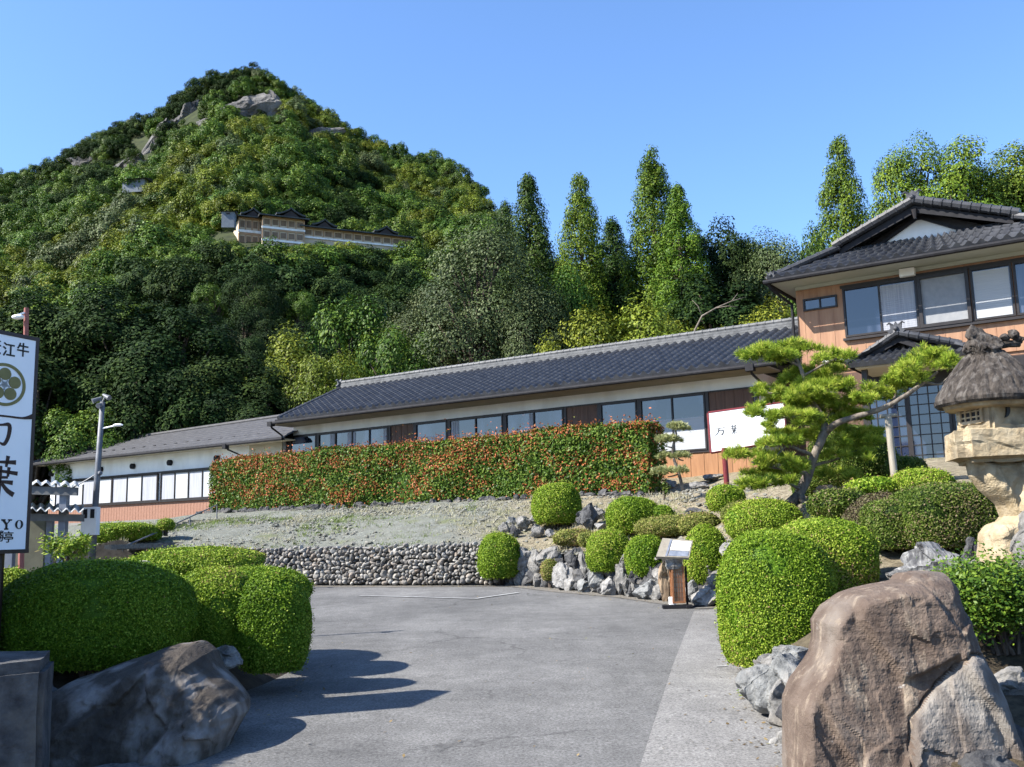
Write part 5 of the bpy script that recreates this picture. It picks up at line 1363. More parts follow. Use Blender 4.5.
# fill stones, smaller, that close the gaps low in the wall
for k, px in enumerate(np.concatenate([np.arange(515, 731, 8.5), np.arange(519, 731, 9.5)])):
    rock("grey filler stone low in the garden rock wall, wedged between larger rocks", px, np.interp(px, [517, 722], [578, 594])+3*math.sin(k*2.3)-(0 if k < 26 else 14), 19, 22, Yw(min(px, 722))+(.32 if k < 26 else .42), ['rockdark', 'rock'][k % 2], group="filler stones of the garden rock wall", deep=.9, sub=4)
UP = [(504, 527, 11, 12, 'rock', "leftmost small stone of the little pile left of the lone round bush"), (512, 520, 12, 10, 'rockblue', "top stone of the little pile left of the lone round bush"), (514, 531, 12, 14, 'rockdark', "dark lower stone of the little pile left of the lone bush"),
      (524, 524, 14, 14, 'rock', "middle grey stone of the little pile left of the lone bush"), (534, 520, 12, 12, 'rockwhite', "pale stone of the pile touching the lone round bush"), (536, 532, 14, 14, 'rock', "right-hand lower stone of the pile by the lone bush"),
      (550, 534, 12, 9, 'rockwhite', "small flat stone directly under the lone round bush"), (590, 518, 26, 26, 'rockdark', "big dark rock in the lone round bush's shadow"), (600, 514, 14, 12, 'rock', "grey stone on the right shoulder of the big dark rock"),
      (602, 526, 13, 9, 'rockwhite', "pale flat stone at the foot of the big dark rock"), (694, 512, 16, 9, 'rockdark', "dark flat stone above the low spreading bush"), (652, 489, 12, 8, 'rock', "small stone at the hedge's right foot"),
      (668, 484, 14, 8, 'rockwhite', "pale stone beside the cloud-pruned tree's foot"), (700, 486, 18, 8, 'rock', "flat stepping stone left of the red signpost"), (712, 478, 20, 7, 'rock', "flat stone at the hall's plinth behind the red signpost"),
      (640, 477, 12, 8, 'rockwhite', "whitish stone tucked under the hedge's right end"), (826, 492, 22, 12, 'rocktan', "tan rock right of the pine's foot"), (845, 508, 22, 14, 'rockdark', "dark rock left of the twiggy brown shrub")]
for px, py, w_, h_, m, lab in UP:
    d = ray(px, py+h_*.45); Y = 14.0
    while Y < 34 and (CC+d*Y)[2] > gz1((CC+d*Y)[:2]): Y += .1
    rock(lab, px, py, w_, h_, Y, m, deep=.9)
ED = [(796, 661, 46, 30, 9.0, 'rockblue', "squarish blue-grey stone on top of the edging, left of the brown boulder"), (782, 681, 28, 24, 8.8, 'rock', "middle grey stone of the drive edging under the big bush"),
      (761, 699, 30, 32, 8.9, 'rockdark', "dark rounded stone at the drive's edge under the big bush"), (778, 702, 24, 24, 8.5, 'rockblue', "blue-grey stone right of the dark rounded edging stone"),
      (781, 728, 22, 20, 7.9, 'rockblue', "small bluish edging stone above the white one"), (784, 752, 32, 36, 7.3, 'rockwhite', "white edging stone at the brown boulder's lower left"), (793, 706, 24, 40, 8.3, 'rock', "grey upright stone between edging and brown boulder"),
      (934, 562, 66, 34, 9.6, 'striped', "grey streaked slab of rock behind the brown boulder's top"), (972, 556, 18, 34, 9.7, 'rockdark', "dark rock between the streaked slab and the lantern base"), (900, 575, 30, 14, 9.2, 'rock', "low grey rock at the left foot of the streaked slab"),
      (1006, 694, 56, 44, 6.9, 'rock', "flat-topped grey rock under the leafy shrub at the right border"), (1000, 745, 60, 60, 6.7, 'rockdark', "shaded dark rock below the flat-topped one at the right border"), (985, 560, 20, 16, 9.4, 'rockwhite', "small pale stone beside the lantern's base rock"),
      (46, 692, 26, 18, 8.0, 'rockdark', "small dark stone at the left end of the island's big rock"), (226, 658, 28, 22, 9.2, 'rock', "grey stone half hidden under the two-humped bush"), (140, 566, 22, 9, 10.6, 'rockwhite', "small white stone on the island between the clipped bushes")]
for px, py, w_, h_, Y, m, lab in ED: rock(lab, px, py, w_, h_, Y, m, deep=.85, cuts=11)

rock("dark shaded rock at the right border's bottom, low beside the brown boulder", 1016, 752, 60, 60, 6.1, 'rockdark')  # this rock and the next: dark colour stands in for deep shade here
rock("dark flat rock at the bottom edge right of the brown boulder", 985, 778, 60, 40, 5.7, 'rockdark')
_r = np.random.default_rng(44)
_eg = [(3.05, 13.2), (2.85, 12.3), (2.62, 11.2), (2.46, 10.6), (2.30, 9.9), (2.16, 9.0), (2.06, 8.5), (2.02, 7.9), (1.98, 7.3), (1.95, 6.9), (1.98, 8.2), (2.1, 7.6)]
for k, (x, y) in enumerate(_eg):
    mb = MB(); g_ = float(road_z(y)); hh = _r.uniform(.20, .34)
    V, Fc = rock_geo((x+.10+_r.uniform(-.05, .05), y, g_+hh*.55), (_r.uniform(.20, .30), _r.uniform(.24, .36), hh), 700+k, 5, 12, .06); mb.add(V, Fc)
    mb.build("garden_rock", M[['rockdark', 'rock', 'rockblue', 'rock'][k % 4]], None, loc=(x, y, g_), label="rough grey edging stone below the big drive-side bush, between bush and boulder", cat="rock", group="edging stones along the drive's right side")
def shape_rock(mb, outline, Y, depth, seed, sub=6, rough=.05, flat=.55, tilt=0.0, back=0.0, cracks=(), fine=.012, fk=16, fst=.030):
    """boulder whose face has the given outline (pixels at distance Y), with real depth, strata and cracks"""
    P = np.array([at(px, py, Y) for px, py in outline]); c = P.mean(0); q = P-c
    ang = np.arctan2(q[:, 2], q[:, 0]); rad = np.hypot(q[:, 0], q[:, 2]); o = np.argsort(ang); ang, rad = ang[o], rad[o]
    ang = np.concatenate([ang-2*math.pi, ang, ang+2*math.pi]); rad = np.tile(rad, 3)
    V, Fc = ico(sub); rho = np.hypot(V[:, 0], V[:, 2])+1e-9; th = np.arctan2(V[:, 2], V[:, 0])
    R = np.interp(th, ang, rad); k = rho**flat
    X = np.cos(th)*R*k; Z = np.sin(th)*R*k
    # the face is a few broad planes rather than a dome
    fr = sinnoise(np.stack([X, 0*X, Z], 1)/rad.max(), 2.4, seed+7, 2)
    Yy = np.sign(V[:, 1])*np.abs(V[:, 1])**.8*depth*(1+.35*fr)
    B = np.stack([X, Yy, Z], 1); S = B/rad.max()
    n1 = sinnoise(S, 3.0, seed, 4); n2 = sinnoise(S, 13, seed+1, 5); n3 = 1-np.abs(sinnoise(S*np.array([1.4, 1, .30]), 6, seed+5, 4))
    n4 = np.abs(sinnoise(S, 26, seed+8, 3))
    dsp = rough*.7*n1+fine*.8*n2-rough*.5*np.clip(n3-.80, 0, 1)*5*.35-fine*.6*n4+facets(S, seed+20, fk, fst, fst*6, (1.3, 1.3, .75))+facets(S, seed+30, fk*7, fst*.4, fst*5, (1.2, 1.2, .8))
    for (x0, z0), (x1, z1), wd in cracks:
        a_ = np.array([x0, z0])*1.0; d_ = np.array([x1, z1])-a_
        xz = np.stack([X, Z], 1)+.022*np.stack([sinnoise(B, 14, seed+3, 3), sinnoise(B, 12, seed+6, 3)], 1)
        t = np.clip(((xz-a_) @ d_)/(d_ @ d_), 0, 1); ds = np.hypot(*(xz-a_-t[:, None]*d_).T)
        dsp = dsp-np.where(V[:, 1] < .3, .085*np.exp(-(ds/(wd*.45))**2), 0)
    B = B+nrm(B)*dsp[:, None]*rad.max()
    B[:, 1] += B[:, 2]*tilt
    mb.add(B+c+np.array([0, back, 0]), Fc)
    return c
def slab_rock(mb, outline, Y, depth, seed, res=.011, edge=.07, edge_r=.07, tilt=0.0, plane=.03, rough=.02, block=None, raise_=.04, grooves=.0, fk=9):
    """upright slab of rock: outline (pixels at distance Y) as its face, broken planes on it, rounded rim, real thickness"""
    O = np.array([at(px, py, Y) for px, py in outline]); c = O.mean(0); O2 = O[:, [0, 2]]-c[[0, 2]]; n = len(O2)
    # roughen the outline between its corners
    D = []
    for i in range(n):
        p0, p1 = O2[i], O2[(i+1) % n]; k = max(1, int(np.linalg.norm(p1-p0)/.03))
        for j in range(k): D.append(p0+(p1-p0)*j/k)
    D = np.array(D); D3 = np.column_stack([D[:, 0], 0*D[:, 0], D[:, 1]]); D = D+.010*np.stack([sinnoise(D3, 16, seed+k, 4) for k in (0, 1)], 1); n = len(D)
    def dist(Q, PL, closed=True):
        best = np.full(len(Q), 1e9); bp = Q.copy(); ins = np.zeros(len(Q), bool); m_ = len(PL)
        for i in range(m_):
            p0, p1 = PL[i], PL[(i+1) % m_]; d = p1-p0
            t = np.clip(((Q-p0) @ d)/(d @ d+1e-12), 0, 1); pp = p0+t[:, None]*d; ds = ((pp-Q)**2).sum(1); k = ds < best; best[k] = ds[k]; bp[k] = pp[k]
            cr = (p0[1] > Q[:, 1]) != (p1[1] > Q[:, 1])
            with np.errstate(divide='ignore', invalid='ignore'): xx = (p1[0]-p0[0])*(Q[:, 1]-p0[1])/(p1[1]-p0[1])+p0[0]
            ins ^= cr & (Q[:, 0] < xx)
        return np.sqrt(best), bp, ins
    lo, hi = D.min(0)-res, D.max(0)+res; xs = np.arange(lo[0], hi[0], res); zs = np.arange(lo[1], hi[1], res)
    X, Zg = np.meshgrid(xs, zs); Q = np.stack([X.ravel(), Zg.ravel()], 1); ds, bp, ins = dist(Q, D)
    nx = len(xs); i0 = (np.arange(len(zs)-1)[:, None]*nx+np.arange(nx-1)[None]).ravel(); Fq = np.stack([i0, i0+1, i0+nx+1, i0+nx], 1); Fq = Fq[ins[Fq].any(1)]
    used = np.unique(Fq); out = used[~ins[used]]; Q[out] = bp[out]; ds = np.where(ins, ds, 0)
    rm = -np.ones(len(Q), int); rm[used] = np.arange(len(used)); Fq = rm[Fq]; Q = Q[used]; ds = ds[used]
    S = np.column_stack([Q[:, 0], 0*Q[:, 0], Q[:, 1]])
    xr = (Q[:, 0]-lo[0])/(hi[0]-lo[0]); w_ = edge+(edge_r-edge)*np.clip((xr-.55)/.3, 0, 1)
    rim = np.sqrt(np.clip(1-np.clip(1-ds/w_, 0, 1)**2, 0, 1))
    rel = plane*facets(S, seed+3, fk, 1.0, 2.2, (1, 1, .7))+plane*.35*facets(S, seed+4, fk*8, .8, 3.0, (1.2, 1, .8))
    rel += rough*.5*sinnoise(S, 5, seed+5, 4)+rough*.35*sinnoise(S, 30, seed+6, 4)+rough*.22*sinnoise(S, 90, seed+8, 3)-rough*.4*np.abs(sinnoise(S*np.array([1, 1, .25]), 22, seed+7, 3))
    mi = np.zeros(len(Fq), int)
    if block is not None:
        Bp = np.array([at(px, py, Y) for px, py in block])[:, [0, 2]]-c[[0, 2]]
        Qw = Q+.012*np.stack([sinnoise(S, 13, seed+11, 4), sinnoise(S, 15, seed+12, 4)], 1)
        db, _, ib = dist(Qw, Bp); rel += np.where(ib, raise_*(1-np.exp(-db/.018)), 0)-.03*np.exp(-(db/.010)**2)
        mi = ib[Fq].all(1).astype(int)
    front = np.column_stack([Q[:, 0], -depth*rim*.5-rel*np.clip(rim*1.6, 0, 1), Q[:, 1]]); backv = np.column_stack([Q[:, 0], depth*rim*.5+.03*sinnoise(S, 4, seed+9, 3)*rim, Q[:, 1]])
    for V in (front, backv): V[:, 1] += V[:, 2]*tilt
    for kk in (0, 1):
        f = Fq[mi == kk]
        if len(f) or kk == 0: mb.add(front+c, f, kk)
    mb.add(backv+c, Fq[:, ::-1], 0)
    return c
def boulder():
    m = MB()
    OL = [(784, 835), (786, 760), (788, 700), (797, 678), (815, 653), (818, 640), (819, 622), (831, 606), (850, 593), (880, 583), (902, 579), (906, 573), (920, 571), (945, 572), (955, 586), (962, 612), (974, 650), (990, 692), (1003, 740), (1012, 835)]
    BL = [(874, 860), (884, 752), (888, 708), (902, 690), (925, 668), (946, 647), (960, 649), (975, 672), (1000, 690), (1040, 760), (1040, 860)]
    c = slab_rock(m, OL, 6.25, .62, 71, edge=.07, edge_r=.30, tilt=.16, plane=.030, rough=.022, block=BL)
    m.build("boulder", [M['rockbrown'], M['rockpale']], None, loc=(c[0], c[1], .2), smooth=False, label="big reddish-brown standing boulder at the lower right of the drive", cat="boulder")
    m = MB()
    c = slab_rock(m, [(40, 830), (42, 740), (48, 704), (58, 690), (76, 680), (98, 672), (124, 662), (148, 655), (170, 646), (188, 644), (204, 654), (214, 670), (230, 684), (246, 700), (248, 712), (236, 735), (222, 790), (140, 830)], 7.7, 1.0, 37, edge=.16, edge_r=.26, tilt=.55, plane=.045, rough=.040, fk=8)
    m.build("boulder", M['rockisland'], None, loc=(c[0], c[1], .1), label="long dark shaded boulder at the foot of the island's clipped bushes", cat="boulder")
M['rockpale'] = mat("greyer_boulder_block", (.120, .094, .078), (.225, .19, .162), 4, .85, .9, 16, c3=(.38, .35, .31), scale3=2.2, bdist=.03, detail=10, stretch=(1.6, 1.6, .6))
M['rockisland'] = mat("island_boulder", (.055, .045, .036), (.15, .125, .10), 3.5, .85, .9, 14, c3=(.34, .32, .30), scale3=3.4, bdist=.05, stretch=(1.2, 1.2, .7))  # darkened base colour; part of the boulder's shade is put in here
boulder()

# rough-cut stone post, lower left
def stone_post():
    m = MB(); p = at(8, 662, 6.3); V = np.array([(x, y, z) for z in (-1.6, -.8, 0) for y in (-.2, .2) for x in (-.55, .21)], float)
    import bmesh
    b = bmesh.new(); bmesh.ops.create_cube(b, size=1); bmesh.ops.bevel(b, geom=b.edges[:], offset=.05, segments=2, affect='EDGES')
    bmesh.ops.subdivide_edges(b, edges=b.edges[:], cuts=9, use_grid_fill=True)
    P = np.array([v.co[:] for v in b.verts]); Fc = [tuple(v.index for v in f.verts) for f in b.faces]; b.free()
    P = P*np.array([.62, .7, 1.4]); P += nrm(P)*(.022*sinnoise(P, 6, 2, 4))[:, None]
    cs, sn = math.cos(.35), math.sin(.35); P = P @ np.array([[cs, sn, 0], [-sn, cs, 0], [0, 0, 1]])
    m.add(P+np.array([p[0]-.12, p[1]+.1, p[2]-.68]), Fc)
    m.build("stone_pillar", M['rockdark'], None, loc=(p[0]-.12, p[1], 0), label="rough-cut dark stone pillar at the lower left corner", cat="stone pillar")
stone_post()
# soil of the planted island
def island():
    m = MB(); n = 60; rings = 14; V = [(-4.6, 10.4, .50)]
    for k in range(1, rings+1):
        f = k/rings
        for j in range(n):
            a = 2*math.pi*j/n; x = math.cos(a)*2.25*f; y = math.sin(a)*2.9*f
            x, y = x*.92+y*.25, y*.95-x*.1
            z = .50*(1-f**3)-.06+float(road_z(10.4+y))*.9
            V.append((-4.6+x, 10.4+y, z))
    V = np.array(V); V[1:, 2] += .03*sinnoise(V[1:], 3, 4, 3)
    Fc = [(0, 1+j, 1+(j+1) % n) for j in range(n)]+[(1+(k-1)*n+j, 1+k*n+j, 1+k*n+(j+1) % n, 1+(k-1)*n+(j+1) % n) for k in range(1, rings) for j in range(n)]
    m.add(V, Fc); m.build("planted_island", M['soil'], kind='structure', smooth=True)
island()

# --- grasses on the bank, a few leaves of weeds at the wall foot
M['clod'] = mat("dry_clods", (.15, .145, .12), (.36, .35, .30), 2, .95, .4, 40)
def bank_grass():
    r = np.random.default_rng(15); mb = MB()
    n = 9000; x = r.uniform(-13, 4.2, n); y = r.uniform(20.5, 34, n)
    ok = np.ones(n, bool)
    u = ((np.stack([x, y], 1)-BO) @ BE); v = ((np.stack([x, y], 1)-BO) @ BN); ok &= (v > 3.9) & (u > -3)
    for i in range(len(WALL)-1):
        pass
    fx = FRONT[:9]; yy = np.interp(x, fx[:, 0], fx[:, 1]); ok &= y > yy+.25
    den = sinnoise(np.stack([x, y, 0*x], 1), 1.1, 61, 3); ok &= den > r.uniform(-.6, .9, n)
    x, y = x[ok], y[ok]; z = gz(x, y)
    P = np.repeat(np.stack([x, y, z], 1), 7, 0); k = len(P); P[:, :2] += r.normal(size=(k, 2))*.06
    h = r.uniform(.05, .16, k); d = nrm(np.column_stack([r.normal(size=(k, 2))*.6, np.ones(k)])); s = nrm(np.cross(d, r.normal(size=(k, 3))))*.007
    V = np.stack([P-s, P+s, P+d*h[:, None]], 1).reshape(-1, 3)
    g = sinnoise(P, .9, 62, 3); t = np.clip(np.where(g > .35, .15, .72)+r.normal(size=k)*.15, 0, 1)
    mb.add(V, np.arange(3*k).reshape(k, 3), 0, np.repeat(t, 3)); mb.build("bank_grass", M['grassblade'], kind='stuff')
    # loose gravel and clods
    m = MB(); V0, F0 = ico(1); n = 11000; x = r.uniform(-12, 5.5, n); y = r.uniform(15, 34, n)
    u = ((np.stack([x, y], 1)-BO) @ BE); v = ((np.stack([x, y], 1)-BO) @ BN); yy = np.interp(x, FRONT[:11, 0], FRONT[:11, 1]); ok = (v > 3.6) & (y > yy+.25); x, y = x[ok], y[ok]; z = gz(x, y)
    sz = .018+.05*r.uniform(0, 1, len(x))**2.5
    V = (V0[None]*sz[:, None, None]*np.array([1, 1, .6])*(1+.25*r.normal(size=(len(x), len(V0), 1)))+np.stack([x, y, z+.01], 1)[:, None]).reshape(-1, 3)
    m.add(V, (F0[None]+(np.arange(len(x))*len(V0))[:, None, None]).reshape(-1, 3)); m.build("bank_gravel", M['clod'], kind='stuff')
bank_grass()

def leaf_litter():
    """dry leaves and grit that gather along the foot of the walls and the kerbs"""
    r = np.random.default_rng(91); P = []
    for i in range(2, len(FRONT)-2):
        a, b = FRONT[i], FRONT[i+1]; d = b-a; L_ = np.linalg.norm(d); o = np.array([d[1], -d[0]])/L_
        for k in range(int(L_*26)):
            q = a+d*r.uniform()+o*(.02+r.exponential(.16)); P.append((*q, float(road_z(q[1]))+.012))
    for k in range(150):
        a = r.uniform(-.6, 1.4); q = np.array([-4.6, 10.2])+np.array([2.3*math.cos(a), 3.0*math.sin(a)])*(1+r.exponential(.05)); P.append((*q, float(road_z(q[1]))+.012))
    for k in range(90): q = np.array([r.uniform(-2.5, 2.5), r.uniform(7, 20)]); P.append((*q, float(road_z(q[1]))+.012))
    P = np.array(P); mb = MB(); leaves(mb, P, np.tile([0, 0, 1.], (len(P), 1)), .035, .25, .55, r=r)
    mb.build("leaf_litter", M['litter'], kind='stuff')
M['litter'] = leaf_mat("dry_leaf", G((0, (.06, .04, .02)), (.5, (.16, .11, .05)), (.8, (.26, .19, .09)), (1, (.12, .14, .03))), .1)
leaf_litter()
# ------------------------------------------------------------------ the trained pine
def pads_geo(mb, pads, needle, r, per=24, dens=1.0, wid=.0035, up=.35):
    """pads: (centre, radii). tufts of needles on the upper shell of each pad"""
    allV = []; allt = []
    for c, rad in pads:
        rad = np.asarray(rad, float); n = int(dens*150*rad[0]*rad[1]*math.pi/.5)+16
        q = nrm(r.normal(size=(n, 3))); q[:, 2] = np.abs(q[:, 2])*1.0-.25; q = nrm(q)
        T = c+q*rad*r.uniform(.45, 1.05, n)[:, None]; T[:, 2] += .03*sinnoise(T, 7, 3, 2)
        D = nrm(q*np.array([.8, .8, .4])+np.array([0, 0, up+.45])+.25*r.normal(size=(n, 3)))
        tt = np.clip(.5+.2*r.normal(size=n)+.25*(q[:, 2]), 0, 1)
        k = per*n; T = np.repeat(T, per, 0); D = np.repeat(D, per, 0)
        d = nrm(D+.62*r.normal(size=(k, 3))); L = needle*r.uniform(.6, 1.1, k)[:, None]
        s = nrm(np.cross(d, r.normal(size=(k, 3))))*wid
        T0 = T-d*L*.12
        allV.append(np.stack([T0-s, T0+s, T+d*L+s*.4, T+d*L-s*.4], 1).reshape(-1, 3)); allt.append(np.repeat(np.clip(np.repeat(tt, per)+.1*r.normal(size=k), 0, 1), 4))
    V = np.vstack(allV); mb.add(V, np.arange(len(V)).reshape(-1, 4), 0, np.concatenate(allt))
def smooth_path(P, n=6):
    P = np.asarray(P, float); out = []
    for i in range(len(P)-1):
        p0, p1, p2, p3 = P[max(i-1, 0)], P[i], P[i+1], P[min(i+2, len(P)-1)]
        for t in np.arange(n)/n:
            out.append(.5*((2*p1)+(-p0+p2)*t+(2*p0-5*p1+4*p2-p3)*t*t+(-p0+3*p1-3*p2+p3)*t**3))
    out.append(P[-1]); return np.array(out)
def limb(mb, pts, r0, r1, Yb=16.0, n=8, wob=.02, seed=1):
    P = smooth_path([at(p[0], p[1], Yb+(p[2] if len(p) > 2 else 0)) for p in pts]); k = len(P)
    P = P+wob*np.stack([sinnoise(P, 9, seed+i, 2) for i in range(3)], 1)*np.linspace(0, 1, k)[:, None]
    rad = np.linspace(r0, r1, k)*(1+.13*sinnoise(P, 14, seed, 2)); mb.tube(P, rad, n)
def pine():
    base = at(798, 499, 16); t = thing("garden_pine", "trained garden pine with flat needle pads and a long bough on a wooden prop", "pine tree", base)
    m = MB()
    limb(m, [(790, 506), (799, 494), (808, 475), (815, 455, -.1), (822, 438, -.1), (824, 424), (817, 408, .1), (806, 392, .1), (802, 374), (796, 358)], .085, .03, seed=3, n=10)
    m.tube([at(780, 508, 15.9), at(797, 497, 16)], [.04, .09], 8); m.tube([at(806, 507, 15.8), at(800, 495, 16)], [.04, .08], 8)
    m.build("trunk", M['bark'], t, smooth=True)
    B = [([(822, 436), (836, 424, -.2), (858, 416, -.35), (884, 408, -.5), (905, 396, -.6), (925, 382, -.6), (938, 370, -.7)], .062, .022),
         ([(884, 408, -.5), (893, 400, -.2), (896, 391, 0)], .03, .012),
         ([(824, 424), (836, 410, .3), (846, 402, .4), (852, 396, .4)], .04, .012),
         ([(815, 456), (800, 450, -.3), (786, 446, -.5), (770, 447, -.6)], .035, .012),
         ([(808, 474), (790, 470, -.2), (770, 466, -.5), (752, 462, -.7)], .035, .01),
         ([(812, 466), (838, 458, .2), (856, 450, .3)], .03, .01),
         ([(818, 410), (800, 416, -.3), (784, 418, -.4), (764, 418, -.5)], .035, .010),
         ([(806, 392), (786, 392, .3), (768, 392, .4)], .03, .010),
         ([(803, 376), (824, 364, -.1), (836, 358, -.2)], .025, .009),
         ([(800, 366), (782, 358, .2), (764, 352, .3), (748, 352, .3)], .026, .009),
         ([(801, 490), (784, 482, -.4), (768, 486, -.6), (752, 490, -.7)], .03, .009),
         ([(925, 382, -.6), (940, 384, -.6), (948, 378, -.5)], .022, .008),
         ([(806, 392), (822, 392, -.3), (836, 394, -.4)], .025, .009), ([(786, 446, -.5), (776, 456, -.6), (768, 468, -.6)], .018, .007)]
    for i, (p, a, b) in enumerate(B):
        mm = MB(); limb(mm, p, a, b, seed=20+i); mm.build("branch", M['bark'], t, smooth=True)
    PD = [(790, 350, 46, 11, .2), (764, 354, 24, 9, .3), (831, 357, 22, 10, -.2), (769, 390, 18, 9, .4), (815, 384, 36, 12, -.1), (806, 396, 26, 9, -.4), (843, 400, 26, 13, .2), (838, 385, 24, 9, .2), (926, 366, 34, 16, -.6), (944, 360, 18, 10, -.7), (906, 376, 22, 11, -.5),
          (889, 388, 26, 10, -.2), (870, 398, 20, 9, -.3), (762, 414, 21, 9, -.5), (786, 414, 16, 7, -.4), (809, 422, 18, 8, -.4), (775, 442, 26, 9, -.6), (750, 459, 32, 9, -.7), (778, 463, 22, 9, -.5), (857, 444, 25, 12, .3), (835, 454, 18, 9, .2), (754, 486, 20, 8, -.7), (778, 478, 18, 7, -.5), (799, 467, 10, 7, -.4), (866, 454, 14, 8, .3),
          (836, 426, 22, 10, .4), (800, 436, 22, 9, .3), (822, 405, 24, 10, .5), (852, 416, 22, 9, .5), (790, 402, 22, 9, .5), (836, 474, 22, 8, .5), (818, 370, 24, 9, .4), (772, 430, 18, 8, .2), (764, 474, 20, 7, .1), (862, 432, 20, 9, .6), (800, 378, 22, 8, .5)]
    for px, py, w_, h_, dy in PD:
        rr = np.random.default_rng(int(px*13+py)); Y = 16+dy; s = Y/F; pads = []
        # a pad is a few overlapping flat cushions
        for k in range(8):
            a = rr.uniform(-1, 1); b_ = (1-abs(a)**2)*.9; pads.append((at(px+a*w_*.85, py+2+rr.uniform(-1.1, .7)*h_*b_, Y+rr.uniform(-.4, .4)), (w_*s*rr.uniform(.20, .38), w_*s*rr.uniform(.22, .40), h_*s*rr.uniform(.35, .75))))
        mb = MB(); pads_geo(mb, pads, .105, rr, per=15, dens=1.0, wid=.0046); mb.build("needle_pad", M['needle'], t)
    # prop
    p = MB(); p.tube(smooth_path([at(897, 498, 15.3), at(892, 455, 15.4), at(888, 416, 15.5)]), [.055]*12+[.05], 10); c = at(888, 415, 15.5)
    o = thing("branch_prop", "weathered upright wooden prop holding up the pine's long bough", "prop", at(897, 498, 15.3)); p.build("post", M['bamboo'], o, smooth=True)
    q = MB(); q.tube([c-np.array([.13, 0, .02]), c+np.array([.13, 0, -.0])], .03, 8); q.build("crosspiece", M['bamboo'], o)
pine()

def cloud_tree():
    t = thing("cloud_pruned_tree", "small pale cloud-pruned tree with four round tufts right of the hedge", "tree", at(682, 488, 23))
    m = MB(); limb(m, [(683, 490), (679, 474), (675, 462), (673, 448), (676, 436), (675, 430)], .045, .02, Yb=23, seed=50)
    for p in ([(679, 474), (672, 476), (668, 476)], [(674, 456), (680, 460), (684, 461)], [(673, 448), (668, 446)]): limb(m, p, .022, .012, Yb=23, seed=60)
    m.build("trunk", M['bark'], t, smooth=True)
    for i, (px, py, w_, h_) in enumerate([(676, 428, 19, 9), (671, 441, 22, 9), (680, 457, 22, 7), (669, 472, 18, 9)]):
        c = at(px, py, 23); s = 23/F; rr = np.random.default_rng(i); mb = MB()
        pads = [(c+rr.normal(size=3)*np.array([.12, .1, .03]), (w_*s*.42, w_*s*.4, h_*s*.5)) for k in range(3)]
        pads_geo(mb, pads, .09, rr, per=16, dens=1.3, wid=.008, up=.3); mb.build("foliage", M['pineneedle_pale'], t)
cloud_tree()

